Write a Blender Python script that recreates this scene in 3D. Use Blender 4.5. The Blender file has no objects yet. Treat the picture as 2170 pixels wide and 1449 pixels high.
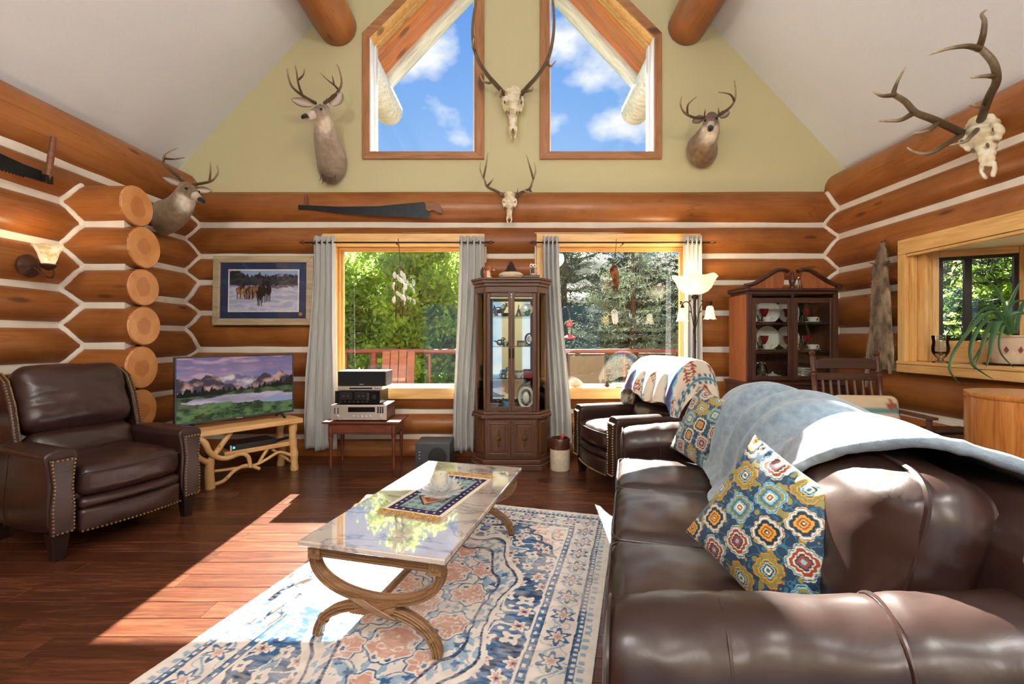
import bpy, bmesh, math, random
import numpy as np
from mathutils import Vector, Matrix, Euler
random.seed(7); np.random.seed(7)
SC = bpy.context.scene
COL = SC.collection
# ------------------------------------------------------------------ camera
FPX, CX, CY, EYE = 960.0, 1085.0, 715.0, 1.25
cam_d = bpy.data.cameras.new('camera'); cam = bpy.data.objects.new('camera', cam_d); COL.objects.link(cam)
cam.location = (0, 0, EYE); cam.rotation_euler = (math.pi/2, 0, 0)
cam_d.sensor_fit = 'HORIZONTAL'; cam_d.sensor_width = 36.0
cam_d.lens = 36.0*FPX/2170.0
cam_d.shift_x = 0.0; cam_d.shift_y = -(724.5-CY)/2170.0
cam_d.clip_start = 0.02; cam_d.clip_end = 400
SC.camera = cam
# ------------------------------------------------------------------ exposure
SC.view_settings.view_transform = 'Standard'; SC.view_settings.look = 'None'
SC.view_settings.exposure = 0.1; SC.view_settings.gamma = 1.0
SC.view_settings.use_curve_mapping = False
# ------------------------------------------------------------------ sky (blue with scattered clouds, the same all round)
W = bpy.data.worlds.new('sky'); SC.world = W; W.use_nodes = True
wn, wl = W.node_tree.nodes, W.node_tree.links
wn.clear()
def _w(t, **k):
    n = wn.new(t)
    for a, b in k.items(): setattr(n, a, b)
    return n
w_tc = _w('ShaderNodeTexCoord'); w_sep = _w('ShaderNodeSeparateXYZ'); wl.new(w_tc.outputs['Generated'], w_sep.inputs[0])
w_map = _w('ShaderNodeMapping'); w_map.inputs['Scale'].default_value = (1.0, 1.0, 1.7); w_map.inputs['Location'].default_value = (0.37, 0.1, 0.35)
wl.new(w_tc.outputs['Generated'], w_map.inputs['Vector'])
w_no = _w('ShaderNodeTexNoise'); w_no.inputs['Scale'].default_value = 4.2; w_no.inputs['Detail'].default_value = 8; w_no.inputs['Roughness'].default_value = 0.5
wl.new(w_map.outputs[0], w_no.inputs['Vector'])
w_cr = _w('ShaderNodeValToRGB'); w_cr.color_ramp.elements[0].position = 0.505; w_cr.color_ramp.elements[1].position = 0.61
wl.new(w_no.outputs['Fac'], w_cr.inputs[0])
w_bl = _w('ShaderNodeValToRGB')
e = w_bl.color_ramp.elements
e[0].position = 0.0; e[0].color = (0.50, 0.74, 0.95, 1); e[1].position = 0.62; e[1].color = (0.09, 0.31, 0.84, 1)
wl.new(w_sep.outputs['Z'], w_bl.inputs[0])
w_mx = _w('ShaderNodeMix', data_type='RGBA'); wl.new(w_cr.outputs[0], w_mx.inputs[0]); wl.new(w_bl.outputs[0], w_mx.inputs[6])
w_mx.inputs[7].default_value = (0.97, 0.98, 1.0, 1)
w_bg = _w('ShaderNodeBackground'); wl.new(w_mx.outputs[2], w_bg.inputs[0]); w_bg.inputs[1].default_value = 1.05
w_out = _w('ShaderNodeOutputWorld'); wl.new(w_bg.outputs[0], w_out.inputs[0])
# ------------------------------------------------------------------ sun
sun_d = bpy.data.lights.new('sun', 'SUN'); sun_d.energy = 62.0; sun_d.angle = math.radians(0.55); sun_d.color = (1.0, 0.93, 0.84)
sun = bpy.data.objects.new('sun', sun_d); COL.objects.link(sun)
sun.rotation_euler = Vector((0.035, -1.0, -0.69)).to_track_quat('-Z', 'Y').to_euler(); sun.location = (0, 20, 15)

# ================================================================== helpers
def P(u, v, y): return Vector(((u-CX)/FPX*y, y, EYE-(v-CY)/FPX*y))
def PF(u, v, z=0.0):
    y = FPX*(EYE-z)/(v-CY); return Vector(((u-CX)/FPX*y, y, z))
def rad(a): return math.radians(a)
def srgb(r, g, b):
    f = lambda c: (c/255/12.92) if c/255 <= 0.04045 else ((c/255+0.055)/1.055)**2.4
    return (f(r), f(g), f(b))
# ---- numpy value noise
_rng = np.random.RandomState(3); _PT = _rng.rand(64, 64, 64)
def vnoise(p):
    p = np.asarray(p, float); i = np.floor(p).astype(int); f = p-i; f = f*f*(3-2*f)
    r = 0
    for a in (0, 1):
        for b in (0, 1):
            for c in (0, 1):
                w = (f[..., 0] if a else 1-f[..., 0])*(f[..., 1] if b else 1-f[..., 1])*(f[..., 2] if c else 1-f[..., 2])
                r = r+w*_PT[(i[..., 0]+a) % 64, (i[..., 1]+b) % 64, (i[..., 2]+c) % 64]
    return r*2-1
def fbm(p, o=4, g=0.5):
    p = np.asarray(p, float); s = 0; a = 1
    for k in range(o): s = s+a*vnoise(p*2**k+17.3*k); a *= g
    return s
def v3(x, y, z=0): 
    x, y, z = np.broadcast_arrays(np.asarray(x, float), np.asarray(y, float), np.asarray(z, float)); return np.stack([x, y, z], -1)
def smooth(a, b, x):
    t = np.clip((np.asarray(x, float)-a)/(b-a), 0, 1); return t*t*(3-2*t)
def catmull(pts, n=8):
    pts = [np.asarray(p, float) for p in pts]; out = []
    for i in range(len(pts)-1):
        p0 = pts[max(i-1, 0)]; p1 = pts[i]; p2 = pts[i+1]; p3 = pts[min(i+2, len(pts)-1)]
        for k in range(n):
            t = k/n
            out.append(0.5*((2*p1)+(-p0+p2)*t+(2*p0-5*p1+4*p2-p3)*t*t+(-p0+3*p1-3*p2+p3)*t**3))
    out.append(pts[-1]); return out
class G:
    def __init__(s): s.v = []; s.f = []; s.n = 0
    def add(s, v, f):
        v = np.asarray(v, float).reshape(-1, 3); o = s.n
        s.v.append(v); s.f += [tuple(int(i)+o for i in q) for q in f]; s.n += len(v); return s
    def tf(s, M):
        M = np.array(M); s.v = [v@M[:3, :3].T+M[:3, 3] for v in s.v]; return s
    def verts(s): return np.concatenate(s.v) if s.v else np.zeros((0, 3))
    def box(s, x0, x1, y0, y1, z0, z1):
        return s.add([(x, y, z) for x in (x0, x1) for y in (y0, y1) for z in (z0, z1)],
                     [(0, 1, 3, 2), (4, 6, 7, 5), (0, 4, 5, 1), (2, 3, 7, 6), (0, 2, 6, 4), (1, 5, 7, 3)])
    def cbox(s, c, d): return s.box(c[0]-d[0]/2, c[0]+d[0]/2, c[1]-d[1]/2, c[1]+d[1]/2, c[2]-d[2]/2, c[2]+d[2]/2)
    def bar(s, a, b, w, h, up=(0, 0, 1)):
        a = Vector(a); b = Vector(b); d = (b-a).normalized(); up = Vector(up)
        if abs(d.dot(up)) > 0.98: up = Vector((0, 1, 0))
        r = d.cross(up).normalized(); t = r.cross(d)
        v = [p+r*(i*w/2)+t*(j*h/2) for p in (a, b) for i in (-1, 1) for j in (-1, 1)]
        return s.add(v, [(0, 1, 3, 2), (4, 6, 7, 5), (0, 4, 5, 1), (2, 3, 7, 6), (0, 2, 6, 4), (1, 5, 7, 3)])
    def tube(s, path, rad_, n=8, cap=True, flat=None, closed=False):
        pts = [Vector(p) for p in path]; m = len(pts)
        rs = rad_ if hasattr(rad_, '__len__') else [rad_]*m
        d0 = (pts[1]-pts[0]).normalized(); up = Vector((0, 0, 1)) if abs(d0.z) < 0.9 else Vector((0, 1, 0))
        r = d0.cross(up).normalized(); V = []
        for i, p in enumerate(pts):
            if closed: d = (pts[(i+1) % m]-pts[i-1]).normalized()
            else: d = (pts[min(i+1, m-1)]-pts[max(i-1, 0)]).normalized()
            r = (r-d*r.dot(d)).normalized(); t = d.cross(r)
            fx, fy = (1, 1) if flat is None else flat
            for k in range(n):
                a = 2*math.pi*k/n; V.append(p+r*(math.cos(a)*rs[i]*fx)+t*(math.sin(a)*rs[i]*fy))
        F = []
        for i in range(m if closed else m-1):
            for k in range(n):
                a = i*n+k; b = i*n+(k+1) % n; j = ((i+1) % m)*n; F.append((a, b, j+(k+1) % n, j+k))
        if cap and not closed: F.append(tuple(range(n))[::-1]); F.append(tuple((m-1)*n+k for k in range(n)))
        return s.add(V, F)
    def lathe(s, prof, n=24, c=(0, 0, 0), sx=1, sy=1, cap=True):
        V = []; m = len(prof)
        for (r, z) in prof:
            for k in range(n):
                a = 2*math.pi*k/n; V.append((c[0]+r*math.cos(a)*sx, c[1]+r*math.sin(a)*sy, c[2]+z))
        F = [(i*n+k, i*n+(k+1) % n, (i+1)*n+(k+1) % n, (i+1)*n+k) for i in range(m-1) for k in range(n)]
        if cap:
            if prof[0][0] > 1e-5: F.append(tuple(range(n))[::-1])
            if prof[-1][0] > 1e-5: F.append(tuple((m-1)*n+k for k in range(n)))
        return s.add(V, F)
    def prism(s, poly, z0, z1, axis='z'):
        n = len(poly); V = []
        for z in (z0, z1):
            for a, b in poly:
                V.append((a, b, z) if axis == 'z' else ((a, z, b) if axis == 'y' else (z, a, b)))
        F = [tuple(range(n))[::-1], tuple(range(n, 2*n))]+[(i, (i+1) % n, n+(i+1) % n, n+i) for i in range(n)]
        return s.add(V, F)
    def ball(s, c, r, n=10, m=7):
        r = r if hasattr(r, '__len__') else (r, r, r)
        V = [(c[0], c[1], c[2]-r[2])]
        for i in range(1, m):
            a = math.pi*i/m-math.pi/2
            for k in range(n):
                b = 2*math.pi*k/n; V.append((c[0]+r[0]*math.cos(a)*math.cos(b), c[1]+r[1]*math.cos(a)*math.sin(b), c[2]+r[2]*math.sin(a)))
        V.append((c[0], c[1], c[2]+r[2])); F = []
        for k in range(n): F.append((0, 1+(k+1) % n, 1+k))
        for i in range(m-2):
            for k in range(n): a = 1+i*n; F.append((a+k, a+(k+1) % n, a+n+(k+1) % n, a+n+k))
        a = 1+(m-2)*n
        for k in range(n): F.append((a+k, a+(k+1) % n, len(V)-1))
        return s.add(V, F)
    def grid(s, X, Y, Z, close_u=False):
        h, w = np.broadcast(X, Y, Z).shape; V = v3(X, Y, Z).reshape(-1, 3)
        F = [(j*w+i, j*w+(i+1) % w, (j+1)*w+(i+1) % w, (j+1)*w+i) for j in range(h-1) for i in range(w if close_u else w-1)]
        return s.add(V, F)
    def soft(s, c, d, r, n=10, k=4, puff=(0, 0, 0), fn=None):
        """rounded cuboid, centre c, size d, corner radius r, faces puffed out"""
        hx = np.array(d)/2.0; r = min(r, min(hx)*0.999)
        def line(h): 
            a = np.sin(np.linspace(0, 1, k+1)*math.pi/2)*0+np.tan(np.linspace(0, 1, k+1)*math.pi/4)
            return np.concatenate([-(h-r)-r*a[::-1], np.linspace(-(h-r), h-r, n+1)[1:-1], (h-r)+r*a])
        L = [line(h) for h in hx]; V = []; F = []; off = 0
        for ax in range(3):
            b, c_ = (ax+1) % 3, (ax+2) % 3
            for sg in (-1, 1):
                A, B = np.meshgrid(L[b], L[c_], indexing='ij'); Q = np.zeros(A.shape+(3,)); Q[..., b] = A; Q[..., c_] = B; Q[..., ax] = sg*hx[ax]
                m1, m2 = A.shape; V.append(Q.reshape(-1, 3))
                for i in range(m1-1):
                    for j in range(m2-1):
                        q = (off+i*m2+j, off+(i+1)*m2+j, off+(i+1)*m2+j+1, off+i*m2+j+1); F.append(q if sg > 0 else q[::-1])
                off += m1*m2
        V = np.concatenate(V); inner = np.clip(V, -(hx-r), hx-r); dv = V-inner; ln = np.linalg.norm(dv, axis=1, keepdims=True)+1e-9
        V = inner+dv/ln*r
        u = np.clip(V/hx, -1, 1)
        for ax in range(3):
            if puff[ax]:
                b, c_ = (ax+1) % 3, (ax+2) % 3
                V[:, ax] += puff[ax]*u[:, ax]*(1-u[:, b]**2)*(1-u[:, c_]**2)
        if fn: V = fn(V, u)
        # weld
        key = {}; idx = np.zeros(len(V), int); out = []
        for i, p in enumerate(np.round(V, 5)):
            t = tuple(p)
            if t not in key: key[t] = len(out); out.append(V[i])
            idx[i] = key[t]
        F2 = []
        for q in F:
            w = []
            for i in q:
                if idx[i] not in w: w.append(int(idx[i]))
            if len(w) > 2: F2.append(tuple(w))
        return s.add(np.array(out)+np.array(c), F2)
    def mesh(s, name):
        m = bpy.data.meshes.new(name); m.from_pydata(s.verts().tolist(), [], s.f); m.validate(); m.update(); return m
    def build(s, name, mat=None, parent=None, sm=True, bev=None, loc=None, rot=None, seg=2, ang=None):
        m = s.mesh(name)
        if bev:
            bm = bmesh.new(); bm.from_mesh(m)
            bmesh.ops.remove_doubles(bm, verts=bm.verts, dist=1e-6)
            ed = [e for e in bm.edges if len(e.link_faces) == 2 and e.calc_face_angle(0) > 0.6]
            bmesh.ops.bevel(bm, geom=ed, offset=bev, segments=seg, profile=0.5, affect='EDGES', clamp_overlap=True)
            bm.to_mesh(m); bm.free()
        bm = bmesh.new(); bm.from_mesh(m); bmesh.ops.recalc_face_normals(bm, faces=bm.faces); bm.to_mesh(m); bm.free()
        return mobj(name, m, mat, parent, sm, loc, rot, ang if ang or not bev else rad(5))
def mobj(name, m, mat=None, parent=None, sm=True, loc=None, rot=None, ang=None):
    o = bpy.data.objects.new(name, m); COL.objects.link(o)
    if mat: m.materials.clear(); m.materials.append(mat)
    if sm:
        m.polygons.foreach_set('use_smooth', [True]*len(m.polygons))
        try: m.set_sharp_from_angle(angle=ang if ang else rad(40))
        except Exception: pass
    if parent: o.parent = parent
    if loc is not None: o.location = loc
    if rot is not None: o.rotation_euler = rot
    return o
def tag(o, label=None, cat=None, group=None, kind=None):
    if label: o['label'] = label
    if cat: o['category'] = cat
    if group: o['group'] = group
    if kind: o['kind'] = kind
    return o
def thing(name, label, cat, loc=(0, 0, 0), rz=0, group=None, kind=None):
    o = bpy.data.objects.new(name, None); COL.objects.link(o); o.location = loc; o.rotation_euler = (0, 0, rz); o.empty_display_size = 0.1
    return tag(o, label, cat, group, kind)
def struct(name, label=None):
    o = bpy.data.objects.new(name, None); COL.objects.link(o); o.empty_display_size = 0.1; o['kind'] = 'structure'
    if label: o['label'] = label
    return o
def dup(o, parent=None, loc=None, rz=None, label=None):
    c = o.copy(); COL.objects.link(c); c.parent = parent
    if loc is not None: c.location = loc
    if rz is not None: c.rotation_euler = (0, 0, rz)
    if label: c['label'] = label
    for ch in list(o.children): dup(ch, c)
    return c
def fuse(g, voxel, it=3, fac=0.5, sub=0):
    """weld overlapping volumes of g into one continuous skin"""
    m = g.mesh('tmp'); bm = bmesh.new(); bm.from_mesh(m); bmesh.ops.recalc_face_normals(bm, faces=bm.faces); bm.to_mesh(m); bm.free()
    o = bpy.data.objects.new('tmp', m); COL.objects.link(o)
    r = o.modifiers.new('r', 'REMESH'); r.mode = 'VOXEL'; r.voxel_size = voxel
    if it: s_ = o.modifiers.new('s', 'SMOOTH'); s_.iterations = it; s_.factor = fac
    dg = bpy.context.evaluated_depsgraph_get(); dg.update()
    me = bpy.data.meshes.new_from_object(o.evaluated_get(dg)); bpy.data.objects.remove(o); bpy.data.meshes.remove(m)
    return me
def vco(m):
    a = np.zeros(len(m.vertices)*3); m.vertices.foreach_get('co', a); return a.reshape(-1, 3)
def set_vco(m, a): m.vertices.foreach_set('co', np.asarray(a, float).reshape(-1)); m.update()
def paint(o, col):
    """colour of the thing itself, one linear RGB value per vertex"""
    m = o.data; a = m.color_attributes.new('Col', 'FLOAT_COLOR', 'POINT')
    c = np.ones((len(m.vertices), 4)); c[:, :3] = np.clip(col, 0, 1); a.data.foreach_set('color', c.reshape(-1))
def lerp(a, b, t): t = np.asarray(t)[..., None]; return np.asarray(a)*(1-t)+np.asarray(b)*t
def rotz(a): return Matrix.Rotation(a, 4, 'Z')
# ================================================================== materials
class N:
    def __init__(s, name, coord='Object'):
        s.m = bpy.data.materials.new(name); s.m.use_nodes = True; s.t = s.m.node_tree; s.n = s.t.nodes; s.l = s.t.links; s.n.clear()
        s.out = s.n.new('ShaderNodeOutputMaterial'); s.b = s.n.new('ShaderNodeBsdfPrincipled'); s.l.new(s.b.outputs[0], s.out.inputs[0])
        s.tc = None; s.coord = coord
    def co(s, scale=(1, 1, 1), rnd=0.0, rot=(0, 0, 0)):
        if not s.tc: s.tc = s.n.new('ShaderNodeTexCoord')
        src = s.tc.outputs[s.coord]
        if rnd:
            oi = s.n.new('ShaderNodeObjectInfo'); mu = s.n.new('ShaderNodeMath'); mu.operation = 'MULTIPLY'; mu.inputs[1].default_value = rnd
            s.l.new(oi.outputs['Random'], mu.inputs[0]); ad = s.n.new('ShaderNodeVectorMath'); ad.operation = 'ADD'
            s.l.new(src, ad.inputs[0]); s.l.new(mu.outputs[0], ad.inputs[1]); src = ad.outputs[0]
        mp = s.n.new('ShaderNodeMapping'); mp.inputs['Scale'].default_value = scale; mp.inputs['Rotation'].default_value = rot
        s.l.new(src, mp.inputs[0]); return mp.outputs[0]
    def noise(s, vec, scale=5, detail=4, rough=0.55, dist=0.0):
        n = s.n.new('ShaderNodeTexNoise'); n.inputs['Scale'].default_value = scale; n.inputs['Detail'].default_value = detail
        n.inputs['Roughness'].default_value = rough; n.inputs['Distortion'].default_value = dist; s.l.new(vec, n.inputs['Vector']); return n.outputs['Fac']
    def voro(s, vec, scale=5, feat='F1'):
        n = s.n.new('ShaderNodeTexVoronoi'); n.feature = feat; n.inputs['Scale'].default_value = scale; s.l.new(vec, n.inputs['Vector']); return n.outputs['Distance']
    def wave(s, vec, scale=5, dist=3, detail=2, dscale=1, typ='BANDS', d='X'):
        n = s.n.new('ShaderNodeTexWave'); n.wave_type = typ
        if typ == 'BANDS': n.bands_direction = d
        else: n.rings_direction = d
        n.inputs['Scale'].default_value = scale; n.inputs['Distortion'].default_value = dist; n.inputs['Detail'].default_value = detail
        n.inputs['Detail Scale'].default_value = dscale; s.l.new(vec, n.inputs['Vector']); return n.outputs['Fac']
    def ramp(s, fac, stops, const=False):
        n = s.n.new('ShaderNodeValToRGB'); r = n.color_ramp
        if const: r.interpolation = 'CONSTANT'
        while len(r.elements) < len(stops): r.elements.new(0.5)
        for e_, (p, c) in zip(r.elements, stops): e_.position = p; e_.color = (c if len(c) == 4 else tuple(c)+(1,)) if hasattr(c, '__len__') else (c, c, c, 1)
        s.l.new(fac, n.inputs[0]); return n.outputs[0]
    def mix(s, fac, a, b, mode='MIX'):
        n = s.n.new('ShaderNodeMix'); n.data_type = 'RGBA'; n.blend_type = mode
        for i, x in ((0, fac), (6, a), (7, b)):
            if hasattr(x, 'is_linked'): s.l.new(x, n.inputs[i])
            elif i == 0: n.inputs[0].default_value = x
            else: n.inputs[i].default_value = tuple(x)+((1,) if len(x) == 3 else ())
        return n.outputs[2]
    def math(s, op, a, b=0.0):
        n = s.n.new('ShaderNodeMath'); n.operation = op
        for i, x in ((0, a), (1, b)):
            if hasattr(x, 'is_linked'): s.l.new(x, n.inputs[i])
            else: n.inputs[i].default_value = x
        return n.outputs[0]
    def rnd(s): return s.n.new('ShaderNodeObjectInfo').outputs['Random']
    def attr(s, name='Col'):
        n = s.n.new('ShaderNodeAttribute'); n.attribute_name = name; return n.outputs['Color']
    def set(s, **k):
        nm = dict(col='Base Color', rough='Roughness', metal='Metallic', spec='Specular IOR Level', coat='Coat Weight', coatr='Coat Roughness',
                  sheen='Sheen Weight', trans='Transmission Weight', ior='IOR', emit='Emission Color', es='Emission Strength', alpha='Alpha', sss='Subsurface Weight', normal='Normal')
        for a, x in k.items():
            i = s.b.inputs[nm[a]]
            if hasattr(x, 'is_linked'): s.l.new(x, i)
            elif hasattr(x, '__len__'): i.default_value = tuple(x)+((1,) if len(x) == 3 and i.type == 'RGBA' else ())
            else: i.default_value = x
        return s
    def bump(s, h, strength=0.3, dist=0.01):
        n = s.n.new('ShaderNodeBump'); n.inputs['Strength'].default_value = strength; n.inputs['Distance'].default_value = dist
        s.l.new(h, n.inputs['Height']); s.l.new(n.outputs[0], s.b.inputs['Normal']); return s
def plain(name, col, rough=0.5, metal=0.0, var=0.12, sc=30, bump=0.0, **k):
    n = N(name); no = n.noise(n.co(), sc, 3)
    c2 = tuple(min(1, c*(1+var)) for c in col); c1 = tuple(c*(1-var) for c in col)
    n.set(col=n.ramp(no, [(0.3, c1), (0.7, c2)]), rough=rough, metal=metal, **k)
    if bump: n.bump(no, bump, 0.004)
    return n.m
def wood(name, dark, mid, light, rough=0.4, ax='x', sc=1.0, coat=0.0, rnd=40.0, knots=0.0, bump=0.08, tint=0.0, spec=0.5):
    n = N(name); S = {'x': (0.9, 9, 9), 'y': (9, 0.9, 9), 'z': (9, 9, 0.9)}[ax]
    a = n.noise(n.co(tuple(q*sc for q in S), rnd), 3.0, 6, 0.6, 0.6)
    fine = n.noise(n.co(tuple(q*sc*5 if q > 1 else q*sc*2 for q in S), rnd), 4.0, 3, 0.6)
    c = n.ramp(a, [(0.28, dark), (0.5, mid), (0.72, light)])
    c = n.mix(0.25, c, n.ramp(fine, [(0.3, dark), (0.7, light)]))
    if tint:
        t = n.ramp(n.rnd(), [(0.0, (1-tint,)*3), (1.0, (1+tint*0.6,)*3)]); c = n.mix(1.0, c, t, 'MULTIPLY')
    if knots:
        K = {'x': (1.0, 2.3, 2.3), 'y': (2.3, 1.0, 2.3), 'z': (2.3, 2.3, 1.0)}[ax]
        v = n.voro(n.co(K, rnd), knots); k = n.ramp(v, [(0.0, 1.0), (0.10, 0.85), (0.17, 0.0)])
        c = n.mix(k, c, tuple(q*0.45 for q in dark))
    n.set(col=c, rough=rough, coat=coat, coatr=0.25, spec=spec)
    if bump: n.bump(fine, bump, 0.003)
    return n.m
def painted(name, rough=0.6, bump=0.0, sc=200, **k):
    n = N(name); n.set(col=n.attr(), rough=rough, **k)
    if bump: n.bump(n.noise(n.co(), sc, 3), bump, 0.003)
    return n.m
def thin_glass(name, tint=(1, 1, 1), refl=0.06, rough=0.0):
    n = N(name); n.n.remove(n.b)
    tr = n.n.new('ShaderNodeBsdfTransparent'); tr.inputs[0].default_value = tint+(1,)
    gl = n.n.new('ShaderNodeBsdfGlossy'); gl.inputs['Roughness'].default_value = rough
    fr = n.n.new('ShaderNodeFresnel'); fr.inputs['IOR'].default_value = 1.35+refl*2
    mx = n.n.new('ShaderNodeMixShader'); n.l.new(fr.outputs[0], mx.inputs[0]); n.l.new(tr.outputs[0], mx.inputs[1]); n.l.new(gl.outputs[0], mx.inputs[2])
    n.l.new(mx.outputs[0], n.out.inputs[0]); return n.m
def emitter(name, col, st):
    n = N(name); n.set(col=col, emit=col, es=st, rough=0.4); return n.m

def log_material(name, end=False):
    n = N(name)
    big = n.noise(n.co((0.8, 1.6, 1.6), 31), 1.6, 5, 0.6, 0.8)
    grain = n.noise(n.co((0.6, 14, 14), 31), 4.0, 5, 0.65, 0.5)
    c = n.ramp(big, [(0.25, srgb(116, 64, 26)), (0.48, srgb(148, 88, 40)), (0.75, srgb(178, 116, 60))])
    c = n.mix(0.3, c, n.ramp(grain, [(0.3, srgb(112, 60, 24)), (0.7, srgb(178, 116, 58))]))
    t = n.ramp(n.rnd(), [(0, (0.84, 0.82, 0.80)), (1, (1.06, 1.05, 1.02))]); c = n.mix(1.0, c, t, 'MULTIPLY')
    v = n.voro(n.co((0.75, 2.6, 2.6), 31), 1.7); k = n.ramp(v, [(0, 1.0), (0.06, 0.8), (0.11, 0.0)])
    c = n.mix(k, c, srgb(84, 42, 16))
    cr = n.noise(n.co((0.35, 5.0, 5.0), 57), 1.2, 2, 0.4); ck = n.ramp(cr, [(0.495, 0.0), (0.5, 0.55), (0.505, 0.0)])
    c = n.mix(ck, c, srgb(110, 56, 22))
    n.set(col=c, rough=n.ramp(big, [(0.3, 0.42), (0.7, 0.30)]), spec=0.45); n.bump(grain, 0.06, 0.004); return n.m
MAT = {}
MAT['log'] = log_material('honey_log')
n = N('log_end')
vec = n.co((1, 1, 1), 0)
rg = n.wave(n.co((0.001, 9, 9)), 3.2, 1.6, 3, 1.2, 'RINGS', 'X')
bl = n.noise(n.co((1, 4, 4), 40), 1.6, 3)
ng = n.noise(n.co((1, 1, 1), 40), 5, 2, 0.5, 0.5); hs = n.n.new('ShaderNodeVectorMath'); hs.operation = 'LENGTH'; n.l.new(n.co((0.001, 1, 1)), hs.inputs[0]); hw_ = n.math('ADD', hs.outputs['Value'], n.math('MULTIPLY', ng, 0.10))
c = n.mix(0.45, n.ramp(bl, [(0.35, srgb(182, 116, 58)), (0.65, srgb(214, 152, 92))]), n.ramp(rg, [(0.2, srgb(176, 112, 56)), (0.8, srgb(220, 160, 100))]))
c = n.mix(n.ramp(hw_, [(0.115, 0.62), (0.128, 0.0)]), c, srgb(166, 98, 46)); n.set(col=c, rough=0.45); MAT['log_end'] = n.m
MAT['chink'] = plain('chinking', srgb(222, 214, 198), 0.8, var=0.05, sc=9, bump=0.2)
MAT['olive'] = plain('olive_drywall', srgb(196, 189, 148), 0.85, var=0.025, sc=60, bump=0.05)
MAT['ceiling'] = plain('white_drywall', srgb(222, 226, 230), 0.9, var=0.02, sc=60, bump=0.05)
MAT['plank'] = wood('cherry_plank', srgb(56, 26, 16), srgb(85, 46, 30), srgb(116, 72, 48), rough=0.26, ax='x', sc=1.3, tint=0.32, bump=0.10)
MAT['subfloor'] = plain('dark_subfloor', srgb(40, 20, 14), 0.7)
MAT['pine'] = wood('golden_pine', srgb(196, 140, 72), srgb(226, 176, 104), srgb(240, 200, 134), rough=0.4, ax='x', knots=1.3)
MAT['pine_z'] = wood('golden_pine_upright', srgb(196, 140, 72), srgb(226, 176, 104), srgb(240, 200, 134), rough=0.4, ax='z', knots=1.3)
MAT['cedar'] = wood('cedar_trim', srgb(128, 82, 48), srgb(164, 112, 70), srgb(186, 136, 92), rough=0.5, ax='x', knots=1.4)
MAT['cedar_z'] = wood('cedar_trim_upright', srgb(128, 82, 48), srgb(164, 112, 70), srgb(186, 136, 92), rough=0.5, ax='z', knots=1.4)
MAT['vinyl'] = plain('white_vinyl', srgb(236, 238, 240), 0.4, var=0.02)
MAT['glass'] = thin_glass('window_glass', (0.97, 0.985, 0.98), 0.05)
MAT['soffit'] = wood('soffit_board', srgb(122, 62, 26), srgb(156, 86, 40), srgb(180, 108, 56), rough=0.5, ax='y', tint=0.15, knots=1.2)
MAT['weathered'] = wood('weathered_log', srgb(130, 134, 142), srgb(172, 178, 188), srgb(206, 212, 222), rough=0.55, ax='x')
# ================================================================== room shell
BY, SX = 4.945, 3.525           # log axis planes of the back wall and the side walls
LB = 0.165                      # how far a log bulges from its axis
GAP = 0.058
def prof_half(dz): return (dz-GAP)/2+0.026
def surf_off(z, ch):
    """distance of the inner wall face from the axis plane at height z (courses ch)"""
    for a, b in zip(ch[:-1], ch[1:]):
        if a <= z <= b:
            h = prof_half(b-a); t = abs(z-(a+b)/2)/h
            if t < 1: return max(LB*math.sqrt(1-t*t), 0.078)
            return 0.078
    return 0.078
CH_B = [-0.10, 0.187, 0.455, 0.805, 1.118, 1.513, 1.842, 2.12, 2.455, 2.84]
CH_L = [-0.22, 0.08, 0.38, 0.70, 1.03, 1.345, 1.625, 1.95, 2.29, 2.568, 3.02]
CH_R = [-0.05, 0.27, 0.59, 0.985, 1.32, 1.70, 1.955, 2.31, 2.596, 3.02]
_lid = [0]
def log_piece(parent, s0, s1, za, zb, place, clamps=(), B=LB, ends=True, n=18, name='log', step=0.16):
    """one wall log between chink lines za..zb along s0..s1; place(o) puts it into its wall"""
    _lid[0] += 1; sd = _lid[0]*3.71
    h = prof_half(zb-za); zc = (za+zb)/2; L = s1-s0; m = max(3, int(L/step))
    st = [(s, s) for s in np.linspace(s0, s1, m)]
    st = [s for s, _ in st]
    for c0, c1, _, _ in clamps:
        for q in (c0-1e-3, c0+1e-3, c1-1e-3, c1+1e-3):
            if s0 < q < s1: st.append(q)
    st = sorted(st); V = []
    for s in st:
        wob = 0.006*vnoise(v3(s*1.3, sd))+0.004*vnoise(v3(s*4.1, sd+9)); wz = 0.008*vnoise(v3(s*0.7, sd+5))
        for k in range(n):
            a = 2*math.pi*k/n; y = -math.cos(a)*(B+wob); z = zc+wz*0.6+math.sin(a)*(h+0.004*vnoise(v3(s*2.2, sd+3)))
            for c0, c1, zmin, zmax in clamps:
                if c0 < s < c1: z = min(max(z, zmin), zmax)
            V.append((s, y, z))
    g = G(); mm = len(st)
    F = [(i*n+k, i*n+(k+1) % n, (i+1)*n+(k+1) % n, (i+1)*n+k) for i in range(mm-1) for k in range(n)]
    F += [tuple(range(n))[::-1], tuple((mm-1)*n+k for k in range(n))]
    g.add(V, F); o = g.build(name, MAT['log'], parent, ang=rad(50)); place(o); return o
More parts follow.
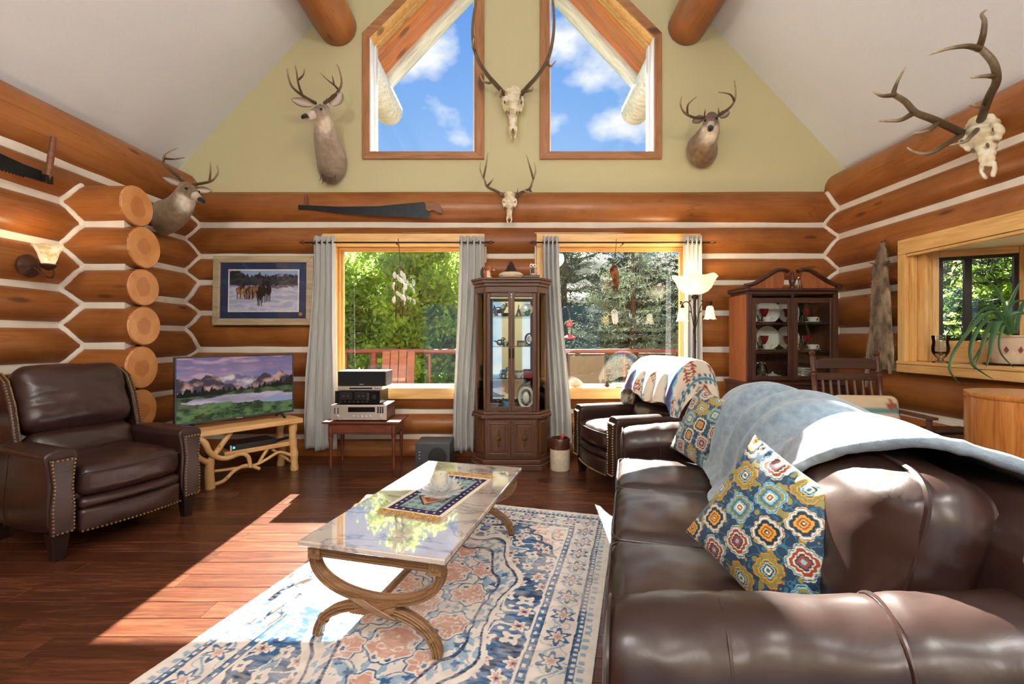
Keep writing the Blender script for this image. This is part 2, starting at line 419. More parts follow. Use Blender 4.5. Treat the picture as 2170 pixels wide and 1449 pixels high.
def chink_strip(parent, s0, s1, z, place, front=0.086):
    g = G(); m = max(2, int((s1-s0)/0.12)); sd = z*13.7; V = []; n = 6
    for s in np.linspace(s0, s1, m):
        w = 0.004*vnoise(v3(s*1.7, sd)); hh = 0.043+0.005*vnoise(v3(s*2.9, sd+4)); wf = 0.004*vnoise(v3(s*5, sd+2))
        for (y, zz) in ((-front+0.004+wf, -hh), (-front-0.002+wf, -hh*0.5), (-front-0.002+wf, hh*0.5), (-front+0.004+wf, hh), (0.08, hh), (0.08, -hh)):
            V.append((s, y, z+zz+w))
    F = [(i*n+k, i*n+(k+1) % n, (i+1)*n+(k+1) % n, (i+1)*n+k) for i in range(m-1) for k in range(n)]
    F += [tuple(range(n))[::-1], tuple((m-1)*n+k for k in range(n))]
    g.add(V, F); o = g.build('chinking', MAT['chink'], parent, ang=rad(60)); place(o); return o
def pl_back(o): o.location = (0, BY, 0)
def pl_left(o): o.location = (-SX, 0, 0); o.rotation_euler = (0, 0, rad(90))      # local x -> +y, local -y -> +x
def pl_right(o): o.location = (SX, 0, 0); o.rotation_euler = (0, 0, rad(-90))     # local x -> -y, local -y -> -x
def holes_course(s0, s1, za, zb, holes):
    """-> list of (start, end, clamps) for the log of a course, cut by the openings"""
    segs = [(s0, s1)]; cl = []
    for (h0, h1, z0, z1) in holes:
        if z0 <= za+0.03 and z1 >= zb-0.03:
            ns = []
            for a, b in segs:
                if h0 > a and h1 < b: ns += [(a, h0), (h1, b)]
                elif h0 > a and h0 < b: ns += [(a, h0)]
                elif h1 < b and h1 > a: ns += [(h1, b)]
                elif not (h0 <= a and h1 >= b): ns += [(a, b)]
            segs = ns
        elif za < z1 < zb: cl.append((h0, h1, z1-0.01, 9))
        elif za < z0 < zb: cl.append((h0, h1, -9, z0+0.01))
    return [(a, b, cl) for a, b in segs if b-a > 0.03]
def log_wall(parent, ch, s0, s1, holes, place, front=0.086):
    for za, zb in zip(ch[:-1], ch[1:]):
        for a, b, cl in holes_course(s0, s1, za, zb, holes): log_piece(parent, a, b, za, zb, place, cl)
    for z in ch[1:-1]:
        segs = [(s0, s1)]
        for (h0, h1, z0, z1) in holes:
            if z0-0.02 < z < z1+0.02:
                ns = []
                for a, b in segs:
                    if h0 > a: ns.append((a, min(b, h0)))
                    if h1 < b: ns.append((max(a, h1), b))
                    if h1 <= a or h0 >= b: pass
                segs = [(a, b) for a, b in ns if b-a > 0.02]
        for a, b in segs: chink_strip(parent, a, b, z, place, front)
WIN1 = (-2.0, -0.289, 0.603, 2.345); WIN2 = (0.259, 1.99, 0.603, 2.345)
wall_back = struct('wall_back', 'honey stained log back wall with white chinking between the courses')
log_wall(wall_back, CH_B, -3.62, 3.62, [WIN1, WIN2], pl_back)
wall_left = struct('wall_left', 'honey stained log wall on the left with white chinking')
log_wall(wall_left, CH_L, -4.4, 5.02, [], pl_left)
BAY = (1.30, 3.92, 0.955, 2.085)
wall_right = struct('wall_right', 'honey stained log wall on the right with white chinking')
log_wall(wall_right, CH_R, -5.02, 4.4, [(-BAY[1], -BAY[0], BAY[2], BAY[3])], pl_right)
# white caulked seams where log walls cross: they follow the two profiles
def seam(parent, fx, fy, z0, z1, r=0.026):
    pts = [(fx(z), fy(z), z) for z in np.arange(z0, z1, 0.017)]
    G().tube(pts, [r+0.004*float(vnoise(v3(p[2]*9, 3))) for p in pts], 8).build('corner_chinking', MAT['chink'], parent, ang=rad(80))
xl = lambda z: -SX+surf_off(z, CH_L); xr = lambda z: SX-surf_off(z, CH_R); yb = lambda z: BY-surf_off(z, CH_B)
seam(wall_back, xl, yb, 0.02, 2.80); seam(wall_back, xr, yb, 0.02, 2.80)
# stub of a crossing log wall on the left with round cut ends
ST_Y = 3.62; ST_X = -2.965
stub = struct('wall_stub', 'stack of log ends jutting out of the left wall')
CH_S = [-0.10, 0.187, 0.50, 0.84, 1.185, 1.50, 1.80, 2.135, 2.46]
SB = 0.160
for i, (za, zb) in enumerate(zip(CH_S[:-1], CH_S[1:])):
    ex = ST_X+[0.0, 0.02, 0.0, 0.01, 0.03, 0.02, 0.03, -0.03][i]
    def pl(o): o.location = (0, ST_Y, 0)
    h = prof_half(zb-za); o = log_piece(stub, -3.55, ex, za, zb, pl, B=SB)
    g = G(); n_ = 28
    V = [(0.0, 0, 0)]+[(0.0, math.cos(a)*(SB-0.008), math.sin(a)*(h-0.008)) for a in np.linspace(0, 2*math.pi, n_, endpoint=False)]+[(-0.012, math.cos(a)*(SB), math.sin(a)*h) for a in np.linspace(0, 2*math.pi, n_, endpoint=False)]
    g.add(V, [(0, 1+k, 1+(k+1) % n_) for k in range(n_)]+[(1+k, 1+n_+k, 1+n_+(k+1) % n_, 1+(k+1) % n_) for k in range(n_)])
    g.build('log_end', MAT['log_end'], stub, loc=(ex+0.006, ST_Y, (za+zb)/2), rot=(random.random()*6, 0, 0) if abs(h-SB) < 0.0 else None)
for z in CH_S[1:-1]:
    chink_strip(stub, -3.5, ST_X-0.06, z, lambda o: setattr(o, 'location', (0, ST_Y, 0)), 0.082)
    g = G(); g.box(-3.5, ST_X-0.06, 0.02, 0.082, z-0.04, z+0.04); g.build('chinking', MAT['chink'], stub, loc=(0, ST_Y, 0))
ys_n = lambda z: ST_Y-max(surf_off(z, CH_S)-LB+SB, 0.075); ys_f = lambda z: ST_Y+max(surf_off(z, CH_S)-LB+SB, 0.075)
seam(stub, xl, ys_n, 0.02, 2.44); seam(stub, xl, ys_f, 0.02, 2.44)
# gable wall
def ceil_z(x): return 3.036+1.075*(3.62-abs(x))
GY0, GY1 = 4.88, 5.08
wall_gable = struct('wall_gable', 'olive green gable wall above the logs')
g = G(); e_ = 0.03
pol = [[(-3.9, 2.70), (3.9, 2.70), (3.9, 2.9), (3.46, 3.234), (-3.46, 3.234), (-3.9, 2.9)]]
for s in (-1, 1):
    pol += [[(s*-1.527, 3.234), (s*-3.46, 3.234), (s*-1.527, ceil_z(1.527)+e_), ],
            [(s*-1.527, 4.468), (s*-0.39, 5.605), (s*-0.39, ceil_z(0.39)+e_), (s*-1.527, ceil_z(1.527)+e_)]]
pol += [[(-0.39, 3.234), (0.39, 3.234), (0.39, ceil_z(0.39)+e_), (0, ceil_z(0)+e_), (-0.39, ceil_z(0.39)+e_)]]
for p in pol: g.prism(p, GY0, GY1, 'y')
g.build('gable_drywall', MAT['olive'], wall_gable, sm=False)
# ceiling: two sloping sides, running on outside as the roof overhang
for s in (-1, 1):
    c = G(); zr = ceil_z(0); ze = ceil_z(3.95)
    c.prism([(0, zr), (s*3.95, ze), (s*3.95, ze+0.2), (0, zr+0.2)], -4.4, GY1-0.02, 'y')
    tag(c.build('ceiling', MAT['ceiling'], None, sm=False), 'white sloping ceiling, %s side of the ridge' % ('left' if s < 0 else 'right'), kind='structure')
# floor: planks run from side to side
floor = struct('floor', 'dark cherry plank floor')
G().box(-3.7, 3.7, -4.4, 5.1, -0.10, -0.014).build('subfloor', MAT['subfloor'], floor, sm=False)
PWD = 0.1255; row = 0; y = 4.78
while y > 1.15:
    x = -3.55-random.random()*0.9
    while x < 3.5:
        L = 0.75+random.random()*1.15; x1 = min(x+L, 3.55); x0 = max(x, -3.55)
        if x1-x0 > 0.12:
            G().box(-(x1-x0)/2+0.0012, (x1-x0)/2-0.0012, -PWD/2+0.0009, PWD/2-0.0009, -0.014, 0.0).build('plank', MAT['plank'], floor, bev=0.0018, seg=1, loc=((x0+x1)/2, y-PWD/2, random.uniform(-0.0007, 0)))
        x += L
    y -= PWD
g = G(); ye = y
while y > -4.3:
    x = -3.55-random.random()*0.9
    while x < 3.5:
        L = 0.9+random.random()*1.2; g.box(max(x, -3.55)+0.0012, min(x+L, 3.55)-0.0012, y-PWD+0.001, y-0.001, -0.014, 0.0); x += L
    y -= PWD
y = ye+PWD*30
tag(g.build('far_planks', MAT['plank'], floor, sm=False), kind='stuff')
# rear half of the house behind the camera: plain walls with wide windows
wall_rear = struct('wall_rear', 'plain rear wall with patio openings')
g = G()
g.prism([(-3.9, -0.1), (-2.8, -0.1), (-2.8, ceil_z(2.8)), (-3.9, 2.9)], -4.5, -4.3, 'y'); g.prism([(3.9, -0.1), (2.8, -0.1), (2.8, ceil_z(2.8)), (3.9, 2.9)], -4.5, -4.3, 'y')
g.prism([(-2.8, 2.3), (2.8, 2.3), (2.8, ceil_z(2.8)), (0, ceil_z(0)), (-2.8, ceil_z(2.8))], -4.5, -4.3, 'y'); g.box(-0.3, 0.3, -4.5, -4.3, -0.1, 2.3)
g.build('rear_drywall', MAT['olive'], wall_rear, sm=False)
# purlin logs under the ceiling, butting against the gable wall
for s in (-1, 1):
    p = G(); pts = [(x, 0, 0) for x in np.linspace(-4.2, 4.86, 30)]
    p.tube(pts, [0.205+0.006*math.sin(q[0]*2.1+s) for q in pts], 24)
    tag(p.build('trim_%d' % (1 if s < 0 else 2), MAT['log'], None, loc=(s*1.875, 0, 4.585), rot=(0, 0, rad(90)), ang=rad(60)), 'round purlin log under the %s ceiling slope' % ('left' if s < 0 else 'right'), kind='structure')

# ---------------------------------------------------------------- windows of the back wall
def plank_box(parent, name, x0, x1, y0, y1, z0, z1, mat, bev=0.004):
    cx, cy, cz = (x0+x1)/2, (y0+y1)/2, (z0+z1)/2
    return G().box(x0-cx, x1-cx, y0-cy, y1-cy, z0-cz, z1-cz).build(name, mat, parent, bev=bev, loc=(cx, cy, cz))
def low_window(name, W4, label):
    x0, x1, z0, z1 = W4; w = struct(name, label); t = 0.13
    Y0 = 4.772
    plank_box(w, 'head_trim', x0, x1, Y0, 5.10, z1-0.115, z1, MAT['pine'])
    plank_box(w, 'side_trim', x0, x0+t-0.012, Y0, 5.10, z0+0.10, z1-0.117, MAT['pine_z']); plank_box(w, 'side_trim', x1-t+0.012, x1, Y0, 5.10, z0+0.10, z1-0.117, MAT['pine_z'])
    plank_box(w, 'sill', x0+0.0, x1, 4.745, 5.10, z0+0.002, z0+0.118, MAT['pine'])
    xi0, xi1, zi0, zi1 = x0+t, x1-t, z0+0.118, z1-0.117
    for (yy, dd) in ((4.90, 0.022), (4.93, 0.045)):                       # stepped stops around the pane
        plank_box(w, 'stop', xi0-0.01, xi1+0.01, yy, yy+0.03, zi1-dd, zi1, MAT['pine'], 0.003)
        for sx in (0, 1): plank_box(w, 'stop', (xi0-0.01 if not sx else xi1-dd+0.01), (xi0+dd-0.01 if not sx else xi1+0.01), yy, yy+0.03, zi0, zi1-dd, MAT['pine_z'], 0.003)
        plank_box(w, 'stop', xi0, xi1, yy+0.02, yy+0.045, zi0, zi0+dd*0.5, MAT['vinyl'], 0.003)
    G().box(xi0, xi1, 4.956, 4.960, zi0, zi1).build('pane', MAT['glass'], w, sm=False)
    # caulk line around the trim
    c = 0.018
    for nm, b in (('caulk', (x0-c, x1+c, 4.80, 4.95, z1, z1+c)), ('caulk', (x0-c, x0, 4.80, 4.95, z0, z1)), ('caulk', (x1, x1+c, 4.80, 4.95, z0, z1))):
        g = G().box(*b); g.build(nm, MAT['chink'], w, bev=0.004)
    return w
low_window('window_1', WIN1, 'picture window framed in pine, looking out on a leafy green tree')
low_window('window_2', WIN2, 'picture window framed in pine, looking out on a blue spruce')
def gable_window(name, s, label):
    w = struct(name, label); y0 = 4.845
    def pr(nm, poly, ya, yb_, mat, bev=0.003):
        g = G().prism([(s*a, b) for a, b in poly], ya, yb_, 'y'); return g.build(nm, mat, w, bev=bev)
    # outer outline (left-hand window coordinates): BL, BR, TR, TL
    O = [(-1.605, 3.164), (-0.299, 3.164), (-0.299, 5.816), (-1.605, 4.51)]
    I = [(-1.527, 3.236), (-0.392, 3.236), (-0.392, 5.603), (-1.527, 4.468)]
    for nm, a, b, m in (('bottom_trim', 0, 1, 'cedar'), ('side_trim', 1, 2, 'cedar_z'), ('top_trim', 2, 3, 'cedar'), ('side_trim', 3, 0, 'cedar_z')):
        pr(nm, [O[a], O[b], I[b], I[a]], y0, GY0+0.002, MAT[m])
    def inset(Q, d):
        (a, b, c, e) = Q; k = d*math.sqrt(2)-d
        return [(a[0]+d, a[1]+d), (b[0]-d, b[1]+d), (c[0]-d, c[1]-d-k-0.0), (e[0]+d, e[1]-k)]
    J = inset(I, 0.012)
    for nm, a, b, m in (('jamb', 0, 1, 'cedar'), ('jamb', 1, 2, 'cedar_z'), ('jamb', 2, 3, 'pine'), ('jamb', 3, 0, 'vinyl')):
        pr(nm, [I[a], I[b], J[b], J[a]], GY0-0.02, 5.02, MAT[m], 0.002)
    K = inset(J, 0.022)
    for a, b in ((0, 1), (1, 2), (2, 3), (3, 0)): pr('sash', [J[a], J[b], K[b], K[a]], 4.98, 5.05, MAT['pine'] if a == 2 else MAT['vinyl'], 0.003)
    pr('pane', J, 5.012, 5.016, MAT['glass'], None)
gable_window('window_3', -1, 'trapezoid gable window left of the ridge showing blue sky')
gable_window('window_4', 1, 'trapezoid gable window right of the ridge showing blue sky')
# ================================================================== bay window on the right
w5 = struct('window_5', 'deep bay window framed in pine on the right wall, a plant on its sill')
y0b, y1b, z0b, z1b = BAY
plank_box(w5, 'side_trim', 3.335, 3.37, y1b-0.075, y1b+0.0, z0b+0.07, z1b-0.127, MAT['pine_z'])
plank_box(w5, 'head_trim', 3.335, 3.37, y0b, y1b, z1b-0.125, z1b, wood('golden_pine_lengthwise', srgb(196, 140, 72), srgb(226, 176, 104), srgb(240, 200, 134), rough=0.4, ax='y', knots=1.3))
MAT['pine_y'] = bpy.data.materials['golden_pine_lengthwise']
plank_box(w5, 'head_moulding', 3.345, 3.40, y0b, y1b-0.08, z1b-0.150, z1b-0.127, MAT['pine_y'])
plank_box(w5, 'apron', 3.325, 3.37, y0b, y1b, z0b, z0b+0.068, MAT['pine_y'])
plank_box(w5, 'sill', 3.32, 4.15, y0b, y1b, z0b+0.07, z0b+0.095, MAT['pine_y'])
plank_box(w5, 'jamb', 3.37, 3.41, y1b-0.11, y1b-0.03, z0b+0.095, z1b-0.126, MAT['pine_z'])
plank_box(w5, 'jamb', 3.412, 3.47, y1b-0.19, y1b-0.05, z0b+0.095, z1b-0.126, MAT['pine_z'], 0.012)
plank_box(w5, 'bay_ceiling', 3.37, 4.15, y0b, y1b, 1.958, 1.99, plain('cream_bay_ceiling', srgb(236, 230, 190), 0.8, var=0.02))
c = 0.018
for b in ((3.39, 3.52, y0b, y1b+c, z1b, z1b+c), (3.39, 3.52, y1b, y1b+c, z0b, z1b)): G().box(*b).build('caulk', MAT['chink'], w5, bev=0.004)
def angled(parent, A, B, nm):
    d = Vector((B[0]-A[0], B[1]-A[1], 0)); L = d.length; rz = math.atan2(d.y, d.x)
    e_ = bpy.data.objects.new(nm, None); COL.objects.link(e_); e_.parent = parent; e_.location = (A[0], A[1], 0); e_.rotation_euler = (0, 0, rz)
    zt, zb_ = 1.957, 1.05
    def bx(n_, x0, x1, ya, yb_, za, zb__, m, bv=0.004):
        cx_, cy_, cz_ = (x0+x1)/2, (ya+yb_)/2, (za+zb__)/2
        G().box(x0-cx_, x1-cx_, ya-cy_, yb_-cy_, za-cz_, zb__-cz_).build(n_, m, e_, bev=bv, loc=(cx_, cy_, cz_))
    dk = MAT['bronze_frame']
    bx('side_board', 0, 0.075, 0, 0.06, zb_, zt, MAT['pine_z']); bx('side_board', L-0.06, L, 0, 0.06, zb_, zt, MAT['pine_z'])
    bx('head_board', 0.076, L-0.061, 0, 0.06, 1.905, zt, MAT['pine']); bx('lower_board', 0.076, L-0.061, 0, 0.06, zb_, 1.222, MAT['pine'])
    x0, x1, za, zb2 = 0.077, L-0.062, 1.224, 1.903; f = 0.025; xm = x0+(x1-x0)*0.38
    bx('frame', x0, x1, 0.012, 0.05, zb2-f, zb2, dk, 0.002); bx('frame', x0, x1, 0.012, 0.05, za, za+f, dk, 0.002)
    bx('frame', x0, x0+f, 0.012, 0.05, za+f, zb2-f, dk, 0.002); bx('frame', x1-f, x1, 0.012, 0.05, za+f, zb2-f, dk, 0.002); bx('frame', xm-0.022, xm+0.022, 0.008, 0.05, za+f, zb2-f, dk, 0.002)
    G().box(x0+f, xm-0.022, 0.03, 0.033, za+f, zb2-f).build('pane', MAT['glass'], e_, sm=False); G().box(xm+0.022, x1-f, 0.03, 0.033, za+f, zb2-f).build('pane', MAT['glass'], e_, sm=False)
MAT['bronze_frame'] = plain('bronze_window_frame', srgb(34, 26, 22), 0.4)
angled(w5, (3.44, 3.752), (3.975, 3.47), 'bay_sash')
plank_box(w5, 'post', 3.975, 4.06, 3.39, 3.475, 1.05, 1.957, MAT['pine_z'])
angled(w5, (4.03, 3.39), (4.03, 2.50), 'bay_sash')
plank_box(w5, 'post', 3.985, 4.07, 2.41, 2.50, 1.05, 1.957, MAT['pine_z'])
angled(w5, (4.03, 2.41), (4.03, 1.52), 'bay_sash')
plank_box(w5, 'end_board', 3.37, 4.07, 1.30, 1.50, 1.05, 1.957, MAT['pine_z'])
# ================================================================== outdoors
MAT['grass'] = plain('sunny_grass', srgb(84, 118, 42), 0.9, var=0.4, sc=3)
MAT['deckwood'] = wood('deck_board', srgb(96, 58, 42), srgb(124, 78, 58), srgb(150, 100, 76), rough=0.6, ax='x', tint=0.2)
MAT['railwood'] = wood('rail_log', srgb(70, 34, 24), srgb(98, 52, 36), srgb(124, 70, 50), rough=0.5, ax='x')
tag(G().box(-60, 60, 5.0, 70, -0.9, -0.7).build('ground', MAT['grass'], None, sm=False), 'grassy ground beyond the deck', kind='structure')
# hillside
X, Y = np.meshgrid(np.linspace(-60, 70, 90), np.linspace(22, 60, 30)); H = -0.75+np.clip((Y-22)/16, 0, 1)**0.8*(9.4+1.0*fbm(v3(X*0.08, Y*0.08), 3))+0.8*fbm(v3(X*0.6, Y*0.6), 2)*np.clip((Y-22)/5, 0, 1)
tag(G().grid(X, Y, H).build('hillside', plain('forest_hillside', srgb(34, 52, 26), 0.95, var=0.5, sc=1.4)), 'dark wooded hillside behind the trees', kind='structure')
deck = struct('deck', 'deck outside the windows')
yy = 5.12
while yy < 7.55:
    G().box(-6, 6, -0.068, 0.068, -0.035, 0).build('deck_board', MAT['deckwood'], deck, loc=(0, yy+0.07, -0.06), bev=0.004, seg=1); yy += 0.143
G().box(-6, 6, 5.1, 7.6, -0.7, -0.10).build('joists', MAT['railwood'], deck, sm=False)
rail = thing('deck_railing', 'reddish brown log railing along the deck edge', 'railing', (0, 7.4, -0.06))
def logbar(nm, a, b, r): 
    a = Vector(a); b = Vector(b); d = b-a; pts = [(x, 0, 0) for x in np.linspace(0, d.length, max(3, int(d.length/0.3)))]
    o = G().tube(pts, [r*(1+0.08*math.sin(q[0]*5+a.x)) for q in pts], 10).build(nm, MAT['railwood'], rail, loc=a); o.rotation_mode = 'QUATERNION'; o.rotation_quaternion = Vector((1, 0, 0)).rotation_difference(d); return o
logbar('top_rail', (-6, 0, 1.08), (6, 0, 1.08), 0.045); logbar('lower_rail', (-6, 0, 0.18), (6, 0, 0.18), 0.035)
for i in range(27): 
    x = -5.9+i*0.455
    logbar('post' if i % 4 == 0 else 'baluster', (x, 0, 0.0), (x, 0, 1.06), 0.055 if i % 4 == 0 else 0.026)
# trees
def leaf_mat(name, a, b, tr=0.5, var_sc=2.5, glow=(190, 220, 70)):
    n = N(name); no = n.noise(n.co(), var_sc, 5); col = n.ramp(no, [(0.3, a), (0.7, b)])
    n.set(col=col, rough=0.75, spec=0.3); t = n.n.new('ShaderNodeBsdfTranslucent'); n.l.new(n.mix(0.6, col, srgb(*glow), 'MIX'), t.inputs[0])
    mx = n.n.new('ShaderNodeMixShader'); mx.inputs[0].default_value = tr; n.l.new(n.b.outputs[0], mx.inputs[1]); n.l.new(t.outputs[0], mx.inputs[2]); n.l.new(mx.outputs[0], n.out.inputs[0]); return n.m
MAT['leaf'] = leaf_mat('sunlit_leaf', srgb(92, 136, 40), srgb(178, 210, 76), 0.5, 2.5, (184, 206, 116))
MAT['leaf_dark'] = leaf_mat('shade_leaf', srgb(32, 60, 26), srgb(66, 98, 44), 0.35)
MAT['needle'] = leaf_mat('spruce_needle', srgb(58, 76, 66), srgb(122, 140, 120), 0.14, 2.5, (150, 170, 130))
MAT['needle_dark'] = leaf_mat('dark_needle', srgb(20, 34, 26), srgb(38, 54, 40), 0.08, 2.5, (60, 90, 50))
MAT['bark'] = plain('bark', srgb(78, 60, 48), 0.9, var=0.3, sc=14, bump=0.6)
def quads(C, A, B, name, mat, parent):
    """C centres, A/B half axes -> leaves (rhombic quads)"""
    n_ = len(C); V = np.stack([C-A, C-B*0.9+A*0.1, C+A, C+B*0.9+A*0.1], 1).reshape(-1, 3)
    m = bpy.data.meshes.new(name); m.vertices.add(n_*4); m.vertices.foreach_set('co', V.reshape(-1)); m.loops.add(n_*4); m.loops.foreach_set('vertex_index', np.arange(n_*4))
    m.polygons.add(n_); m.polygons.foreach_set('loop_start', np.arange(n_)*4); m.polygons.foreach_set('loop_total', np.full(n_, 4)); m.update(); m.validate()
    return tag(mobj(name, m, mat, parent, sm=False), kind='stuff')
def rand_dirs(n_, rs): d = rs.normal(size=(n_, 3)); return d/np.linalg.norm(d, axis=1, keepdims=True)
def leafy(loc, h, r, n_leaf, label, seed, mat='leaf', size=0.06):
    rs = np.random.RandomState(seed); t = thing('leafy_tree', label, 'tree', loc, 0, 'trees beyond the deck')
    g = G(); top = h*0.95; pts = catmull([(0, 0, 0), (0.06, 0.03, h*0.35), (-0.05, 0.02, h*0.7), (0, 0, top)], 6); g.tube(pts, list(np.linspace(0.11, 0.015, len(pts))), 7); cen = []
    nb = 26
    for k in range(nb):
        z0 = h*(0.12+0.8*k/nb); a = k*2.4+rs.rand(); L = r*(0.55+0.6*rs.rand())*(1.0-0.55*max(0, (z0/h-0.5))/0.5)
        e_ = np.array([math.cos(a)*L, math.sin(a)*L, z0+0.35*L]); s_ = np.array([0, 0, z0]); mid = (s_+e_)/2+np.array([0, 0, 0.08])
        g.tube(catmull([s_, mid, e_], 4), list(np.linspace(0.035, 0.008, 9)), 5)
        for q in np.linspace(0.25, 1.05, 6): cen.append(s_+(e_-s_)*q+rs.normal(size=3)*0.16*r)
    g.build('trunk', MAT['bark'], t)
    cen = np.array(cen); idx = rs.randint(0, len(cen), n_leaf); C = cen[idx]+rs.normal(size=(n_leaf, 3))*np.array([0.115, 0.115, 0.085])*r
    C[:, 2] = np.clip(C[:, 2], 0.1, h)
    D = rand_dirs(n_leaf, rs); E = np.cross(D, rand_dirs(n_leaf, rs)); E /= np.linalg.norm(E, axis=1, keepdims=True)+1e-6
    sz = size*(0.6+0.8*rs.rand(n_leaf, 1)); quads(C, D*sz, E*sz*0.55, 'foliage', MAT[mat], t); return t
def conifer(loc, h, r, dens, label, seed, mat='needle', size=0.06, name='spruce_tree'):
    rs = np.random.RandomState(seed); t = thing(name, label, 'tree', loc, 0, 'trees beyond the deck'); g = G()
    g.tube([(0, 0, 0), (0.02, 0, h*0.5), (0, 0, h)], [0.10*h/4.5, 0.06*h/4.5, 0.01], 7); C = []; A = []; B = []
    z = h*0.06
    while z < h*0.97:
        f = 1-z/h; nb = 7 if f > 0.3 else 5
        for k in range(nb):
            a = rs.rand()*6.283; L = r*(f**0.8)*(0.75+0.45*rs.rand()); d = np.array([math.cos(a), math.sin(a), 0]); side = np.array([-math.sin(a), math.cos(a), 0])
            st = np.array([0, 0, z]); g.tube([st, st+d*L*0.5+np.array([0, 0, -0.04*L]), st+d*L+np.array([0, 0, 0.10*L])], [0.016, 0.01, 0.004], 4, cap=False)
            nt = max(3, int(L/0.11))
            for j in range(1, nt+1):
                q = j/nt; p = st+d*L*q+np.array([0, 0, -0.16*L*q*(1-q)+0.10*L*q*q])
                for sg in (-1, 1, 0):
                    tl = (0.16+0.30*L*(1-q)*0.9)*(0.7+0.6*rs.rand()); td = d*0.75+side*sg*0.75+np.array([0, 0, -0.15]); td /= np.linalg.norm(td)
                    m_ = max(2, int(dens*tl*10)); s_ = rs.rand(m_, 1)*tl; nd = td[None]*0.55+rand_dirs(m_, rs)*0.7; nd /= np.linalg.norm(nd, axis=1, keepdims=True)
                    ln = size*(0.6+0.7*rs.rand(m_, 1)); c_ = p+td*s_+nd*ln*0.5; C.append(c_); A.append(nd*ln); w = np.cross(nd, rand_dirs(m_, rs)); B.append(w*ln*0.16)
        z += h*0.035*(0.8+0.4*rs.rand())
    g.build('trunk', MAT['bark'], t); quads(np.concatenate(C), np.concatenate(A), np.concatenate(B), 'needles', MAT[mat], t); return t
lf = [(-4.3, 11.0, 3.9, 1.5, 13000), (-2.3, 11.2, 4.9, 1.35, 14000), (-0.7, 12.4, 4.1, 1.5, 11000), (-6.2, 12.5, 4.1, 1.7, 9000), (-3.3, 13.2, 4.3, 1.9, 11000), (-1.4, 14.5, 4.4, 1.8, 9000)]
lb = ['bright leafy tree left of centre in the left window', 'bright leafy tree in the middle of the left window', 'leafy tree at the right edge of the left window',
      'leafy tree behind the left curtain of the left window', 'taller leafy tree behind the others in the left window', 'dim leafy tree far behind in the left window']
for i, (x, y_, h, r, n_) in enumerate(lf): leafy((x, y_, -0.7), h+0.3, r, int(n_*1.7), lb[i], 11+i, 'leaf', 0.07)
conifer((2.55, 9.6, -0.7), 4.7, 1.75, 2.6, 'pale blue green spruce filling the right window', 5, 'needle', 0.062)
for i, (x, y_, h, r) in enumerate([(0.3, 13.5, 6.6, 1.9), (1.7, 15.0, 7.2, 2.1), (3.5, 14.0, 6.8, 2.0), (5.2, 13.0, 6.2, 1.9), (4.6, 16.5, 7.6, 2.3)]):
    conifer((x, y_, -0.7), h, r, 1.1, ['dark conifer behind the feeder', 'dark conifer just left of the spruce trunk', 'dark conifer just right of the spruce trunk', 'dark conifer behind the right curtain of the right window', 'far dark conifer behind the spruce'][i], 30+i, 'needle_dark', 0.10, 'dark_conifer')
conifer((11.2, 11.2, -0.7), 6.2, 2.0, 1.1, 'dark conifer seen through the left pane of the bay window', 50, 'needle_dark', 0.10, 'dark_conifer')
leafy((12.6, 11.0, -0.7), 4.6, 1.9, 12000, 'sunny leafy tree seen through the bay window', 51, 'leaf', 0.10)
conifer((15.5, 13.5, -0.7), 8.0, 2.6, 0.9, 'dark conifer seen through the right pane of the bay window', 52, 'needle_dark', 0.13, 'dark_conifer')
leafy((8.2, 8.8, -0.7), 1.7, 1.1, 6000, 'low sunny bush below the bay window', 53, 'leaf', 0.06)
# roof overhang seen through the gable windows
soff = struct('soffit', 'brown board soffit of the roof overhang')
sl = math.atan(1.075); Lr = 3.95/math.cos(sl)
for s in (-1, 1):
    k = 0; yb_ = 5.06
    zc_ = (ceil_z(0)+ceil_z(3.95))/2; 
    while yb_ < 6.55:
        o = G().box(-Lr/2, Lr/2, -0.074, 0.074, -0.01, 0.012).build('soffit_board', MAT['soffit_x'] if 'soffit_x' in MAT else MAT.setdefault('soffit_x', wood('soffit_board_long', srgb(122, 62, 26), srgb(156, 86, 40), srgb(180, 108, 56), rough=0.5, ax='x', tint=0.15, knots=1.2)), soff, bev=0.004, seg=1,
            loc=(s*3.95/2, yb_+0.076, zc_+0.10), rot=(0, s*sl, 0)); yb_ += 0.153
    c = G(); zr = ceil_z(0)+0.13; ze = ceil_z(3.95)+0.13; c.prism([(0, zr), (s*3.95, ze), (s*3.95, ze+0.1), (0, zr+0.1)], 5.06, 6.62, 'y'); c.build('roof_deck', MAT['soffit'], soff, sm=False)
    o = G().tube([(x, 0, 0) for x in np.linspace(-Lr/2-0.1, Lr/2+0.2, 20)], 0.115, 16).build('barge_log', MAT['weathered'], soff, loc=(s*3.95/2, 6.66, zc_+0.06), rot=(0, s*sl, 0))
    o = G().tube([(0, q, 0) for q in np.linspace(-1.55, 0.28, 8)], [0.2]*8, 18).build('purlin_end', MAT['weathered'], soff, loc=(s*1.86, 6.6, ceil_z(1.86)-0.26))
